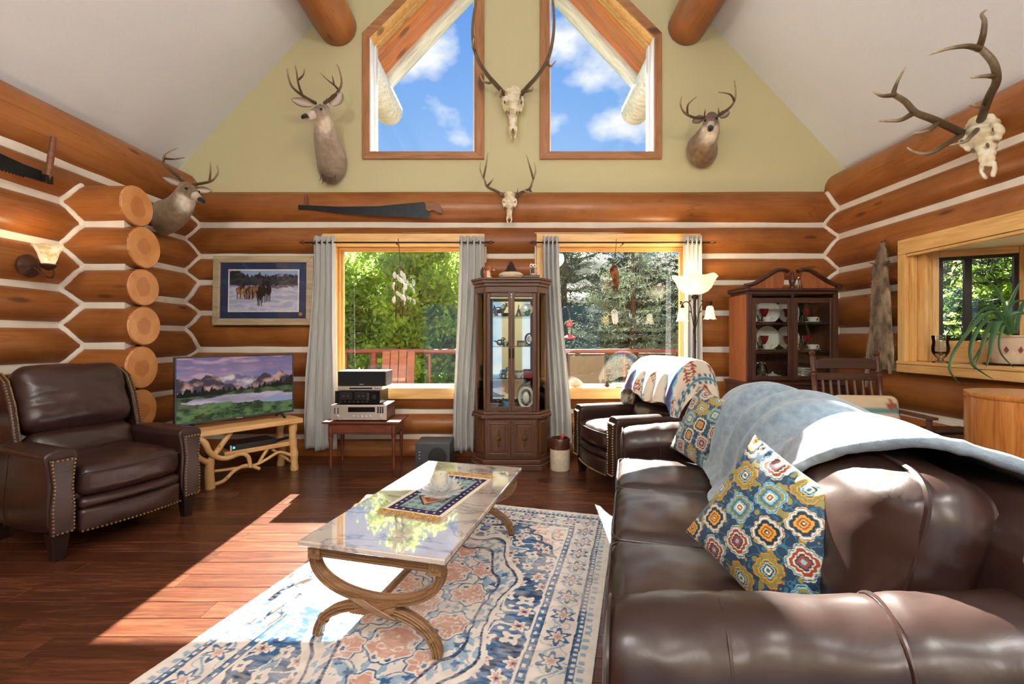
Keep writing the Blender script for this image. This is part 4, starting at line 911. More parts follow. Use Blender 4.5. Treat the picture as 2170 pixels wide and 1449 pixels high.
# ================================================================== recliners
def nails(parent, pts, r=0.0062):
    g = G()
    for p in pts: g.ball(p, r, 6, 4)
    tag(g.build('nailheads', MAT['nail'], parent), kind='stuff')
def resample(pts, d):
    pts = [Vector(p) for p in pts]; out = [pts[0]]; acc = 0
    for a, b in zip(pts[:-1], pts[1:]):
        L = (b-a).length; t = d-acc
        while t <= L: out.append(a+(b-a)*(t/L)); t += d
        acc = (acc+L) % d if L+acc >= d else acc+L
    return out
def recliner(name, label, loc, rz, lm, back_only=False):
    t = thing(name, label, 'recliner', loc, rz); L = MAT[lm]
    G().soft((0, 0.04, 0.24), (0.56, 0.78, 0.24), 0.03, 6, 3).build('body', L, t)
    # arms
    for s in (-1, 1):
        V = []; sec = [(-0.062, 0.15), (-0.066, 0.30), (-0.058, 0.44), (-0.066, 0.53), (-0.079, 0.575), (-0.074, 0.605), (-0.045, 0.622), (0.0, 0.626), (0.045, 0.622), (0.074, 0.605), (0.079, 0.575), (0.066, 0.53), (0.058, 0.44), (0.066, 0.30), (0.062, 0.15)]
        ys_ = [-0.395, -0.385, -0.36, -0.2, -0.05, 0.1, 0.22, 0.32, 0.38, 0.40]
        for i, y in enumerate(ys_):
            k = 0.93 if i in (0, len(ys_)-1) else 1.0
            for (x, z) in sec:
                bow = 0.030*math.sin(math.pi*np.clip((y+0.39)/0.8, 0, 1)) if z < 0.4 else 0
                zz = z-(0.05*max(0, y-0.1)/0.3 if z > 0.5 else 0)-(0.03*math.sin(math.pi*(y+0.39)/0.8) if z < 0.2 else 0); V.append((x*k+s*bow*(1 if s*x > 0 else 0), y, (zz-0.38)*k+0.38))
        n_ = len(sec); m = len(ys_); F = [(i*n_+j, i*n_+(j+1) % n_, (i+1)*n_+(j+1) % n_, (i+1)*n_+j) for i in range(m-1) for j in range(n_)]+[tuple(range(n_))[::-1], tuple((m-1)*n_+j for j in range(n_))]
        a = G().add(V, F).build('arm', L, t, loc=(s*0.345, 0, 0), ang=rad(70)); sub = a.modifiers.new('s', 'SUBSURF'); sub.levels = 1; sub.render_levels = 2
        pan = [(-0.052, 0.155), (-0.055, 0.30), (-0.044, 0.42), (-0.054, 0.52), (-0.060, 0.575), (0.060, 0.575), (0.054, 0.52), (0.044, 0.42), (0.055, 0.30), (0.052, 0.155)]
        G().prism(pan, -0.412, -0.385, 'y').build('front_panel', L, a, bev=0.008)
        q = [(x*0.84, -0.4145, 0.37+(z-0.37)*0.965) for x, z in pan]; nails(a, resample(q+[q[0]], 0.0205), 0.0066)
        for yy in (0.0, 0.18): G().tube([(s*0.092, yy, 0.16), (s*0.098, yy, 0.30), (s*0.080, yy, 0.50), (s*0.078, yy, 0.575), (s*0.0, yy, 0.622)], 0.003, 5).build('seam', L, a)
        G().prism([(-0.036, -0.036), (0.036, -0.036), (0.036, 0.036), (-0.036, 0.036)], 0.05, 0.155).build('leg_block', MAT['darkleg'], t, loc=(s*0.345, -0.345, 0), bev=0.004)
    for sx in (-1, 1):
        for yy in (-0.345, 0.33):
            V = [(a*0.026+sx*0.345, yy+b*0.026, 0.0) for a, b in ((-1, -1), (1, -1), (1, 1), (-1, 1))]+[(a*0.042+sx*0.345, yy+b*0.042, 0.158) for a, b in ((-1, -1), (1, -1), (1, 1), (-1, 1))]
            G().add(V, [(3, 2, 1, 0), (4, 5, 6, 7)]+[(i, (i+1) % 4, 4+(i+1) % 4, 4+i) for i in range(4)]).build('leg', MAT['darkleg'], t, bev=0.004)
    for o in [c for c in t.children if c.name.startswith('leg_block')]: bpy.data.objects.remove(o)
    # seat, footrest
    def crown(V, u): V = wrinkle(0.005, (5, 7, 4), 4.4)(V, u); V[:, 1] -= 0.035*(1-u[:, 0]**2)*np.clip(-u[:, 1], 0, 1); return V
    s_ = G().soft((0, -0.115, 0.415), (0.545, 0.58, 0.17), 0.05, 20, 5, (0, 0.0, 0.025), crown).build('seat_cushion', L, t, ang=rad(80))
    G().tube([(x, -0.405-0.036*(1-(x/0.27)**2), 0.468) for x in np.linspace(-0.262, 0.262, 20)], 0.004, 6).build('piping', L, s_)
    def fw(V, u): V = wrinkle(0.003, (5, 5, 5), 1.4)(V, u); V[:, 1] -= 0.030*(1-u[:, 0]**2)*np.clip(-u[:, 1], 0, 1); return V
    G().soft((0, -0.36, 0.292), (0.545, 0.10, 0.065), 0.030, 14, 4, (0, 0.008, 0), fw).build('footrest_roll', L, t, ang=rad(80))
    p_ = G().soft((0, -0.36, 0.195), (0.545, 0.10, 0.135), 0.025, 14, 4, (0, 0.01, 0), fw).build('footrest_panel', L, t, ang=rad(80))
    nails(p_, [(x, -0.413-0.033*(1-(x/0.27)**2), 0.140) for x in np.linspace(-0.262, 0.262, 26)], 0.0066)
    # back
    tl = rad(20)
    def leanf(V, u): 
        z = V[:, 2]; return np.stack([V[:, 0], V[:, 1]*math.cos(tl)+z*math.sin(tl), -V[:, 1]*math.sin(tl)+z*math.cos(tl)], 1)
    def lf1(c):
        def f(V, u): V = wrinkle(0.007, (4, 5, 7), c[2]*5)(V, u)+np.array(c); return leanf(V, u)
        return f
    O = (0, 0.19, 0.42)
    G().soft(O, (0.62, 0.13, 0.64), 0.06, 10, 4, (0, 0.02, 0), lf1((0, 0.085, 0.33))).build('back_frame', L, t, ang=rad(80))
    G().soft(O, (0.57, 0.17, 0.23), 0.07, 18, 5, (0, 0.035, 0.0), lf1((0, -0.02, 0.105))).build('lumbar_cushion', L, t, ang=rad(80))
    G().soft(O, (0.60, 0.19, 0.44), 0.085, 22, 5, (0, 0.045, 0.015), lf1((0, -0.03, 0.44))).build('head_cushion', L, t, ang=rad(80))
    for s in (-1, 1):
        sec = [(-0.075, 0.03), (-0.095, 0.20), (-0.105, 0.40), (-0.075, 0.56), (0.0, 0.645), (0.12, 0.645), (0.15, 0.60), (0.15, 0.02)]
        V = []; 
        for x in (s*0.305, s*0.345):
            for (y, z) in sec: V.append((x, y*math.cos(tl)+z*math.sin(tl)+O[1], -y*math.sin(tl)+z*math.cos(tl)+O[2]))
        n_ = len(sec); w = G().add(V, [tuple(range(n_))[::-1], tuple(range(n_, 2*n_))]+[(i, (i+1) % n_, n_+(i+1) % n_, n_+i) for i in range(n_)]).build('wing', L, t, bev=0.014, seg=3)
        line = [(x, (y-0.003)*math.cos(tl)+z*math.sin(tl)+O[1], -(y-0.003)*math.sin(tl)+z*math.cos(tl)+O[2]) for x in (s*0.314,) for (y, z) in sec[:5]]
        line2 = [(s*0.336, p[1], p[2]) for p in line]; nails(w, resample(line, 0.0125)+resample(line2, 0.0205), 0.0066)
    return t
recliner('leather_recliner', 'dark brown leather recliner with nailhead trim beside the television', (-2.74, 3.0, 0), rad(67), 'leather_dark')
recliner('leather_recliner', 'brown leather recliner by the window, a patterned throw on its back', (1.085, 4.02, 0), rad(-75), 'leather')
# patterned throw over the back of the second recliner
def kilim(u, v):
    cream = np.array(srgb(226, 216, 196)); blue = np.array(srgb(44, 92, 158)); sky_ = np.array(srgb(116, 182, 204)); rust = np.array(srgb(150, 68, 38)); plum = np.array(srgb(92, 62, 84)); teal = np.array(srgb(40, 104, 128)); mus = np.array(srgb(214, 196, 110))
    p = 0.62; k = (u/p) % 1; c = np.broadcast_to(cream, u.shape+(3,)).copy(); stp = np.round(np.abs(((v/0.10) % 1)-0.5)*6)/6*0.16
    band = lambda a, w: np.abs(k-a) < w
    c = np.where(band(0.12, 0.085+stp*0.35)[..., None], sky_, c); c = np.where(band(0.12, 0.06+stp*0.3)[..., None], blue, c); c = np.where(band(0.12, 0.035)[..., None], plum, c)
    c = np.where(band(0.52, 0.022)[..., None], sky_, c); c = np.where(band(0.52, 0.012)[..., None], teal, c)
    tick = (np.abs(((v/0.022) % 1)-0.5) < 0.22) & (np.abs(np.abs(k-0.52)-0.05) < 0.022); c = np.where(tick[..., None], teal, c)
    vv = ((v/0.30) % 1)-0.5; kk = (k-0.33); dm = np.abs(np.round(kk*44)/44)*2.2+np.abs(np.round(vv*16)/16); zig = (dm < 0.34) & (np.abs((dm*10) % 1-0.5) < 0.32); c = np.where(zig[..., None], rust, c)
    kk = (k-0.76); dm = np.abs(np.round(kk*44)/44)*2.6+np.abs(np.round((((v/0.30)+0.5) % 1-0.5)*16)/16); c = np.where((dm < 0.36)[..., None], rust, c); c = np.where((dm < 0.26)[..., None], cream, c); c = np.where((dm < 0.18)[..., None], plum, c); c = np.where((dm < 0.08)[..., None], mus, c)
    return c
RC = Vector((1.085, 4.02, 0)); RA = rad(-75)
tprof = np.array(catmull([(0, 0.085, 0.72), (0, 0.105, 0.80), (0, 0.175, 0.96), (0, 0.30, 1.065), (0, 0.44, 1.055), (0, 0.53, 0.95), (0, 0.535, 0.75), (0, 0.50, 0.55)], 10))
S = np.linspace(0, 1, len(tprof)); SS, TT = np.meshgrid(S, np.linspace(-1, 1, 120), indexing='ij')
half = 0.365; A_ = TT*0.66                       # arc length across, hanging down at the sides
xx = np.clip(A_, -half, half); over = np.abs(A_)-np.abs(xx); ss = np.sign(A_)
by_ = np.interp(SS, S, tprof[:, 1]); bz_ = np.interp(SS, S, tprof[:, 2])
corner = smooth(0.26, half, np.abs(xx)); wav = 0.012*np.sin(SS*26+3*ss)*np.clip(over/0.1, 0, 1)+0.010*fbm(v3(A_*8, SS*6, 4), 3)
front = np.clip((0.42-SS)/0.42, 0, 1)
Xt = xx+ss*(0.015*corner+0.02*np.clip(over/0.1, 0, 1)+wav*0.8); Zt = bz_-over*0.95-0.015*corner+wav*0.3; Yt = by_+over*0.10-wav*0.6
hem = 0.035*np.sin(TT*7+0.5)+0.05*TT; f0 = np.clip(1-SS/0.28, 0, 1); Zt += -f0*hem*0.8; Yt -= f0*0.01
folds = 0.014*np.sin(A_*38+2.5*SS)*np.exp(-((SS-0.12)/0.16)**2); Yt -= folds
o = G().grid(Xt, Yt, Zt).build('patterned_throw', painted('kilim_print_fleece', 0.85, 0.15, 150, sheen=0.3), None, loc=RC, rot=(0, 0, RA), ang=rad(180))
paint(o, kilim((A_+0.3+0.25*SS).reshape(-1), (SS*1.15).reshape(-1))); sd = o.modifiers.new('thickness', 'SOLIDIFY'); sd.thickness = 0.006; sd.offset = 1
tag(o, 'cream throw with blue and rust zigzags over the recliner by the window', 'throw')
# ================================================================== coffee table
n = N('veined_marble'); w1 = n.noise(n.co((1.0, 2.6, 1)), 1.7, 8, 0.62, 0.9); vn = n.ramp(w1, [(0.475, 0.0), (0.498, 0.75), (0.508, 0.75), (0.53, 0.0)])
w2 = n.noise(n.co((3, 5, 2)), 3.0, 6, 0.6, 1.0); v2 = n.ramp(w2, [(0.485, 0.0), (0.5, 0.35), (0.515, 0.0)])
c = n.ramp(n.noise(n.co(), 3.2, 4), [(0.3, srgb(190, 174, 160)), (0.7, srgb(214, 204, 194))]); c = n.mix(vn, c, srgb(116, 108, 112)); c = n.mix(v2, c, srgb(178, 160, 150))
n.set(col=c, rough=0.05, spec=1.0, coat=1.0, coatr=0.015); n.b.inputs['Coat IOR'].default_value = 2.3; MAT['marble'] = n.m
MAT['carved'] = wood('carved_fruitwood', srgb(92, 62, 36), srgb(132, 94, 58), srgb(166, 124, 82), rough=0.42, ax='x', sc=1.4, bump=0.15)
ct = thing('coffee_table', 'marble topped coffee table with carved curved crossed legs', 'coffee table', (-0.407, 2.375, 0), rad(-14.5))
HW, HL = 0.325, 0.625
G().box(-HW, HW, -HL, HL, 0.397, 0.42).build('marble_top', MAT['marble'], ct, bev=0.007, seg=3)
for s in (-1, 1):
    a = G().box(-HW+0.085, HW-0.085, s*(HL-0.052)-0.012, s*(HL-0.052)+0.012, 0.343, 0.396).build('end_apron', MAT['carved'], ct, bev=0.003)
    for z in (0.352, 0.3645, 0.377, 0.3885): G().tube([(-HW+0.085, s*(HL-0.040), z), (HW-0.085, s*(HL-0.040), z)], 0.0048, 8).build('reeding', MAT['carved'], a)
    b = G().box(s*(HW-0.052)-0.012, s*(HW-0.052)+0.012, -HL+0.085, HL-0.085, 0.343, 0.396).build('side_apron', MAT['carved'], ct, bev=0.003)
    for z in (0.352, 0.3645, 0.377, 0.3885): G().tube([(s*(HW-0.040), -HL+0.085, z), (s*(HW-0.040), HL-0.085, z)], 0.0048, 8).build('reeding', MAT['carved'], b)
    for q in (-1, 1):
        k = G().box(-0.028, 0.028, -0.028, 0.028, 0.338, 0.396).build('corner_block', MAT['carved'], ct, bev=0.003, loc=(s*(HW-0.055), q*(HL-0.055), 0))
        g = G()
        for a_ in range(4): g.ball((0.011*math.cos(a_*math.pi/2+0.785), q*0.028, 0.367+0.011*math.sin(a_*math.pi/2+0.785)), (0.009, 0.004, 0.009), 8, 5)
        g.ball((0, q*0.029, 0.367), 0.005, 8, 5); g.build('rosette', MAT['carved'], k)
def fluted(path, w, name, parent, nrib=3):
    """curved moulded leg in the plane y = const: flat core with raised reeds on both faces"""
    pts = [Vector(p) for p in path]; g = G().tube(pts, w, 12, flat=(0.86, 1.0))
    for k in range(len(pts)): pass
    o = g.build(name, MAT['carved'], parent); gg = G()
    for j in range(nrib):
        f = (j-(nrib-1)/2)*w*0.62
        for sy in (-1, 1):
            line = []
            for i, p in enumerate(pts):
                d = (pts[min(i+1, len(pts)-1)]-pts[max(i-1, 0)]).normalized(); nn = Vector((-d.z, 0, d.x)); line.append(p+nn*f+Vector((0, sy*w*0.80, 0)))
            gg.tube(line, w*0.27, 6)
    gg.build('reeding', MAT['carved'], o); return o
for s in (-1, 1):
    y = s*(HL-0.060); R = 0.285; zc = 0.185
    up = [(-R*math.cos(a), y, 0.345-(0.345-zc-0.012)*math.sin(a)**0.9) for a in np.linspace(0, math.pi, 33)]; fluted(up, 0.021, 'upper_arch', ct)
    for q in (-1, 1):
        lo = [(q*0.27*math.sin(a)**1.0*1.0, y, 0.165-(0.154)*(1-math.cos(a))**1.1) for a in np.linspace(0.0, math.pi/2*0.985, 22)]
        lg = fluted(lo, 0.020, 'leg', ct); e_ = lo[-5]
        G().tube([lo[-7], lo[-6]], 0.026, 10, flat=(0.9, 1)).build('cuff', MAT['carved'], lg)
    wr = G()
    wr.soft((0, y, 0.172), (0.20, 0.050, 0.066), 0.024, 6, 4)
    for k in range(5):
        o_ = (k-2)*0.013
        for sg in (-1, 1): wr.tube([(-0.075+o_, y-s*0.0, 0.205), (-0.075+o_, y-0.026, 0.20), (0.0+o_, y-0.031, 0.172), (0.075+o_, y-0.026, 0.142), (0.08+o_, y, 0.138)] if sg > 0 else [(0.075+o_, y, 0.205), (0.075+o_, y-0.024, 0.20), (0.0+o_, y-0.028, 0.172), (-0.075+o_, y-0.024, 0.142), (-0.08+o_, y, 0.138)], 0.0055, 6)
        wr.tube([(-0.075+o_, y+0.026, 0.20), (0.075+o_, y+0.026, 0.142)], 0.0055, 6)
    wr.build('carved_binding', MAT['carved'], ct)
G().tube([(0, -HL+0.075, 0.18), (0, HL-0.075, 0.18)], 0.016, 12).build('stretcher', MAT['carved'], ct)
def CT(x, y, z=0.42): a = rad(-14.5); return Vector((-0.407+x*math.cos(a)-y*math.sin(a), 2.375+x*math.sin(a)+y*math.cos(a), z))
# small fringed mat
mp = [PF(860, 1085, 0.42), PF(1018, 1018, 0.42)]
MX, MY, MA = 0.165, 0.305, rad(-20)
mc = PF(936, 1045, 0.42)
xs = np.linspace(-MX, MX, 110); ys = np.linspace(-MY, MY, 200); X, Y = np.meshgrid(xs, ys)
mat_t = thing('table_mat', 'small fringed woven mat with a navy border on the coffee table', 'mat', (mc.x, mc.y, 0.4205), MA)
cr_ = np.array(srgb(226, 214, 190)); nv = np.array(srgb(52, 44, 84)); gr = np.array(srgb(140, 164, 160)); ru = np.array(srgb(176, 92, 66)); bk_ = np.array(srgb(44, 34, 44)); tn = np.array(srgb(196, 160, 126))
bd = np.minimum(MX-np.abs(X), MY-np.abs(Y)); c = np.broadcast_to(gr, X.shape+(3,)).copy()
fl = flower((X/0.05) % 1-0.5, (Y/0.05) % 1-0.5, 4, 0.28, 0.4); c = np.where((fl < 1)[..., None], lerp(gr, nv, np.full(X.shape, 0.55)), c); dm = np.abs(X)/0.085+np.abs((np.abs(Y)-0.09))/0.10
c = np.where((dm < 1)[..., None], bk_, c); c = np.where((dm < 0.86)[..., None], tn, c); c = np.where((dm < 0.6)[..., None], ru, c); c = np.where((dm < 0.25)[..., None], tn, c)
al = np.where(MX-np.abs(X) < MY-np.abs(Y), Y, X); sty = np.abs(((al/0.042) % 1)-0.5)+np.abs((bd-0.042)/0.05)
c = np.where(((bd > 0.022) & (bd < 0.064))[..., None], nv, c); c = np.where(((bd > 0.022) & (bd < 0.064) & (sty < 0.17))[..., None], cr_, c); c = np.where((bd < 0.022)[..., None], cr_, c)
o = G().grid(X, Y, 0.0035+0.0008*fbm(v3(X*60, Y*60), 2)).build('cloth', MAT['painted_cloth'], mat_t); paint(o, c.reshape(-1, 3)); sd = o.modifiers.new('t', 'SOLIDIFY'); sd.thickness = 0.003
MAT['fringe'] = plain('gold_fringe', srgb(206, 162, 92), 0.8, var=0.3, sc=80)
g = G(); rs = np.random.RandomState(4)
for s in (-1, 1):
    for i in range(150):
        x = rs.uniform(-MX-0.002, MX+0.002); y0 = s*(MY-0.004); d = np.array([rs.normal()*0.35, s*1.0]); L = rs.uniform(0.03, 0.055); k = rs.normal()*0.012
        g.tube([(x, y0, 0.005), (x+d[0]*L*0.5+k, y0+d[1]*L*0.5, 0.008+rs.rand()*0.008), (x+d[0]*L+k*0.4, y0+d[1]*L, 0.002+rs.rand()*0.006)], 0.0012, 4, cap=False)
tag(g.build('fringe', MAT['fringe'], mat_t), kind='stuff')
# crystal lotus with candle
n = N('crystal'); n.set(col=(0.93, 0.96, 0.95), rough=0.05, spec=0.9, coat=0.5); tr = n.n.new('ShaderNodeBsdfTransparent'); mx = n.n.new('ShaderNodeMixShader'); mx.inputs[0].default_value = 0.70
n.l.new(n.b.outputs[0], mx.inputs[1]); n.l.new(tr.outputs[0], mx.inputs[2]); n.l.new(mx.outputs[0], n.out.inputs[0]); MAT['crystal'] = n.m
lc = PF(934, 1052, 0.42); lot = thing('lotus_candle_holder', 'clear crystal lotus candle holder on the fringed mat', 'candle holder', (lc.x, lc.y, 0.4245))
G().lathe([(0.0, 0.0), (0.062, 0.0), (0.066, 0.006), (0.050, 0.014), (0.032, 0.022), (0.030, 0.034), (0.0, 0.036)], 24).build('base', MAT['crystal'], lot)
def petal_mesh(L, w):
    g = G(); c = [(0, 0.0), (0.35, 0.8), (0.6, 1.0), (0.82, 0.65), (1.0, 0.0)]; V = []; 
    for t, q in c:
        for (s, h) in ((-1, 0), (0, 0.16), (1, 0), (0, -0.10)): V.append((s*w*q*0.5, t*L, h*w*q))
    F = [(i*4+k, i*4+(k+1) % 4, (i+1)*4+(k+1) % 4, (i+1)*4+k) for i in range(4) for k in range(4)]
    return g.add(V, F).mesh('petal')
rings = [(12, 0.034, 0.012, rad(12), 0.098, 0.048), (12, 0.036, 0.018, rad(30), 0.090, 0.046), (10, 0.034, 0.026, rad(50), 0.082, 0.044), (8, 0.032, 0.034, rad(68), 0.066, 0.040)]
for i, (cnt, r, z, el, L, w) in enumerate(rings):
    m = petal_mesh(L, w)
    for k in range(cnt):
        a = 2*math.pi*(k+0.5*(i % 2))/cnt; o = mobj('petal', m, MAT['crystal'], lot, sm=False); o.rotation_mode = 'QUATERNION'
        o.rotation_quaternion = (Matrix.Rotation(a-math.pi/2, 3, 'Z')@Matrix.Rotation(el, 3, 'X')).to_quaternion(); o.location = (r*math.cos(a), r*math.sin(a), z)
cd = thing('pillar_candle', 'cream pillar candle standing in the crystal lotus', 'candle', (lc.x, lc.y, 0.462)); MAT['wax'] = plain('cream_wax', srgb(206, 200, 182), 0.5, var=0.06, sc=20, sss=0.2)
G().lathe([(0.0, 0), (0.036, 0), (0.037, 0.004), (0.037, 0.078), (0.034, 0.083), (0.030, 0.078), (0.0, 0.066)], 24).build('wax', MAT['wax'], cd); G().tube([(0, 0, 0.064), (0.001, 0, 0.078)], 0.0015, 6).build('wick', MAT['iron'], cd)

# ================================================================== bench, television
MAT['bench'] = wood('bench_pine', srgb(190, 136, 78), srgb(222, 172, 110), srgb(238, 196, 136), rough=0.4, ax='x', tint=0.05, knots=2.2)
n = N('peeled_branch'); wv = n.noise(n.co((1, 1, 1)), 9, 4); kn = n.voro(n.co((1, 1, 0.5)), 16); c = n.ramp(wv, [(0.3, srgb(196, 148, 90)), (0.7, srgb(226, 184, 124))]); c = n.mix(n.ramp(kn, [(0.0, 1.0), (0.10, 0.7), (0.16, 0.0)]), c, srgb(110, 64, 30)); n.set(col=c, rough=0.4); n.bump(wv, 0.2, 0.01); MAT['branch'] = n.m
BRZ = rad(50); FR = Vector((-1.973, 4.28, 0)); bd_ = Vector((math.cos(BRZ), math.sin(BRZ), 0)); bi = Vector((-math.sin(BRZ), math.cos(BRZ), 0)); BL_, BD = 1.0, 0.38
B0 = FR-bd_*(BL_/2)+bi*(BD/2)
bench = thing('log_bench', 'rustic pine bench with peeled branch legs under the television', 'bench', B0, BRZ)
def BP(u, v, off):
    """pixel -> bench-local point on the upright plane local y = off"""
    p0 = B0+bi*off; dx, dz = (u-CX)/FPX, -(v-CY)/FPX; y = (p0.x*bi.x+p0.y*bi.y)/(dx*bi.x+bi.y); w = Vector((dx*y, y, EYE+dz*y))-B0; return Vector((w.dot(bd_), w.dot(bi), w.z))
for k in range(2): G().box(-BL_/2, BL_/2, -BD/4+0.0015, BD/4-0.0015, 0.447, 0.49).build('top_board', MAT['bench'], bench, bev=0.004, loc=(0, (k-0.5)*BD/2, 0))
sx0 = BP(474, 945, -0.10).x; G().box(sx0, 0.45, -0.12, 0.13, 0.235, 0.275).build('shelf', MAT['bench'], bench, bev=0.004)
def br(name, pts, r, off=-0.13):
    P3 = [BP(u, v, off if not hasattr(off, '__len__') else off[i]) for i, (u, v) in enumerate(pts)]; pp = catmull(P3, 6); rr = np.interp(np.linspace(0, 1, len(pp)), np.linspace(0, 1, len(r)), r); rr = rr*(1+0.10*np.array([float(vnoise(v3(q[0]*16, q[2]*16))) for q in pp]))
    for q in pp: q[2] = max(q[2], 0.02)
    return G().tube(pp, list(rr), 10).build(name, MAT['branch'], bench)
def post(x, y, lean=0.0):
    pts = catmull([(x+lean, y, 0.0), (x+0.008, y, 0.15), (x-0.006, y, 0.30), (x, y, 0.448)], 6); G().tube(pts, [0.034+0.004*math.sin(i*1.3) for i in range(len(pts))], 12).build('leg', MAT['branch'], bench)
post(0.435, -0.13, 0.01); post(0.43, 0.13); post(-0.40, 0.13)
L0 = BP(445.6, 1035, -0.13)
lg = [(L0.x, -0.13, 0.0)]+[tuple(BP(u, v, -0.13)) for u, v in ((443.5, 1000), (445.6, 980), (450, 968), (460.6, 955), (475, 935), (488.4, 917))]
pp = catmull(lg, 6); pp = [q for q in pp]; pp[-1][2] = 0.448; G().tube(pp, list(np.interp(np.linspace(0, 1, len(pp)), [0, 0.3, 0.5, 1], [0.038, 0.034, 0.024, 0.021])), 12).build('leg', MAT['branch'], bench)
br('branch', [(445, 982), (432, 976), (420, 968), (408, 950)], [0.026, 0.024, 0.018])
br('branch', [(410, 922), (432, 936), (443, 956), (456, 967), (480, 971), (510, 961.5), (526, 968), (531, 990)], [0.020, 0.024, 0.024, 0.021, 0.019, 0.018, 0.016], -0.165)
br('stretcher', [(452, 1027), (475, 1018), (497, 997), (522, 986), (550, 993)], [0.017, 0.016, 0.016, 0.014], -0.13)
br('stretcher', [(454, 998), (488, 993.6), (540, 985), (565, 973), (585, 960.5), (597, 958), (617, 964.7)], [0.012, 0.013, 0.013, 0.014], -0.125)
br('brace', [(546, 985), (556, 968), (568, 950)], [0.015, 0.013], -0.10); br('brace', [(576, 951), (596, 964), (616, 977)], [0.014, 0.013], -0.08)
# television
TC = Vector((-2.433, 4.035, 0.4905)); TRZ = rad(51.6); tv = thing('television', 'flat screen television showing a mountain lake on the log bench', 'television', TC, TRZ)
MAT['black_plastic'] = plain('black_plastic', srgb(26, 26, 28), 0.35, var=0.1)
tw, thh, tz = 0.958, 0.558, 0.042
G().box(-tw/2, tw/2, -0.012, 0.03, tz, tz+thh).build('housing', MAT['black_plastic'], tv, bev=0.006)
for nm, b in (('bezel', (-tw/2, tw/2, -0.020, -0.012, tz+thh-0.011, tz+thh)), ('bezel', (-tw/2, tw/2, -0.020, -0.012, tz, tz+0.016)), ('bezel', (-tw/2, -tw/2+0.011, -0.020, -0.012, tz+0.016, tz+thh-0.011)), ('bezel', (tw/2-0.011, tw/2, -0.020, -0.012, tz+0.016, tz+thh-0.011))): G().box(*b).build(nm, plain('grey_bezel', srgb(58, 62, 68), 0.35) if 'grey_bezel' not in bpy.data.materials else bpy.data.materials['grey_bezel'], tv, bev=0.002)
G().box(-0.025, 0.025, -0.0215, -0.0195, tz+0.004, tz+0.011).build('badge', plain('silver_badge', srgb(200, 200, 204), 0.3, 0.8), tv)
U, V = np.meshgrid(np.linspace(0, 1, 300), np.linspace(0, 1, 170)); n1 = fbm(v3(U*5, V*14, 1), 5); n2 = fbm(v3(U*12, V*12, 5), 4); n3 = fbm(v3(U*40, V*40, 5), 2)
c = lerp(np.array(srgb(150, 116, 150)), np.array(srgb(92, 70, 132)), np.clip((V-0.6)*2.4+0.35*n1, 0, 1)); c = lerp(c, np.array(srgb(196, 140, 150)), np.clip(n1*1.2-0.15, 0, 0.7)*(V > 0.5)); c = lerp(c, np.array(srgb(70, 70, 150)), np.clip(fbm(v3(U*3+2, V*7, 2), 3)-0.1, 0, 0.6))
ridge = lambda pts, a, f, sd: np.interp(U[0], [p[0] for p in pts], [p[1] for p in pts])+a*fbm(v3(U[0]*f, sd, 0), 4)
m0 = ridge([(0, 0.60), (0.25, 0.66), (0.45, 0.72), (0.5, 0.69), (0.65, 0.64), (1, 0.6)], 0.03, 14, 3); lit = np.clip(0.5+1.2*n2, 0, 1)
c = np.where((V < m0)[..., None], lerp(np.array(srgb(104, 88, 116)), np.array(srgb(196, 170, 176)), lit), c)
m1 = ridge([(0, 0.66), (0.08, 0.60), (0.22, 0.72), (0.36, 0.62), (0.5, 0.48), (0.6, 0.5), (0.72, 0.70), (0.80, 0.68), (0.88, 0.71), (1, 0.60)], 0.035, 16, 7)
c = np.where((V < m1)[..., None], lerp(np.array(srgb(70, 54, 70)), np.array(srgb(186, 128, 100)), np.clip(0.25+1.1*n2+0.8*(V-0.55), 0, 1)), c)
m2 = ridge([(0, 0.46), (0.2, 0.50), (0.45, 0.46), (0.55, 0.46), (0.75, 0.50), (0.93, 0.55), (1, 0.66)], 0.05, 60, 9); c = np.where((V < m2)[..., None], np.array(srgb(20, 30, 26)), c)
m3 = ridge([(0, 0.40), (0.3, 0.40), (0.6, 0.45), (1, 0.47)], 0.015, 12, 4); c = np.where((V < m3)[..., None], lerp(np.array(srgb(30, 48, 28)), np.array(srgb(74, 96, 44)), np.clip(0.5+n2, 0, 1)), c)
lk = ((U-0.55)/0.52)**2+((V-0.31-0.02*n2)/0.065)**2; c = np.where(((lk < 1) & (V < m3))[..., None], lerp(np.array(srgb(110, 96, 124)), np.array(srgb(176, 156, 176)), np.clip(0.5+n1*0.6, 0, 1)), c)
lk2 = ((U-0.88)/0.2)**2+((V-0.24)/0.05)**2; c = np.where(((lk2 < 1+0.5*n2))[..., None], np.array(srgb(120, 128, 170)), c)
gm = V < 0.24+0.03*n2+0.03*(U < 0.3); c = np.where((gm & (lk2 > 1))[..., None], lerp(np.array(srgb(34, 60, 26)), np.array(srgb(82, 118, 46)), np.clip(0.5+n2*0.8+0.4*n3, 0, 1)), c)
n = N('television_picture'); a = n.attr(); n.set(col=(0.004, 0.004, 0.004), emit=n.mix(0.28, a, n.mix(1.0, a, (0.5, 0.5, 0.5), 'SATURATION')), es=0.8, rough=0.08, spec=0.5); MAT['screen'] = n.m
o = G().grid(-tw/2+0.011+U*(tw-0.022), np.full(U.shape, -0.0135), tz+0.016+V*(thh-0.027)).build('screen', MAT['screen'], tv); paint(o, c.reshape(-1, 3))
for s in (-1, 1):
    G().tube([(s*0.36, 0.0, tz+0.01), (s*0.36, -0.09, 0.008)], 0.009, 8, flat=(1.6, 0.8)).build('foot', MAT['black_plastic'], tv); G().tube([(s*0.36, 0.0, tz+0.01), (s*0.36, 0.08, 0.008)], 0.009, 8, flat=(1.6, 0.8)).build('foot', MAT['black_plastic'], tv)
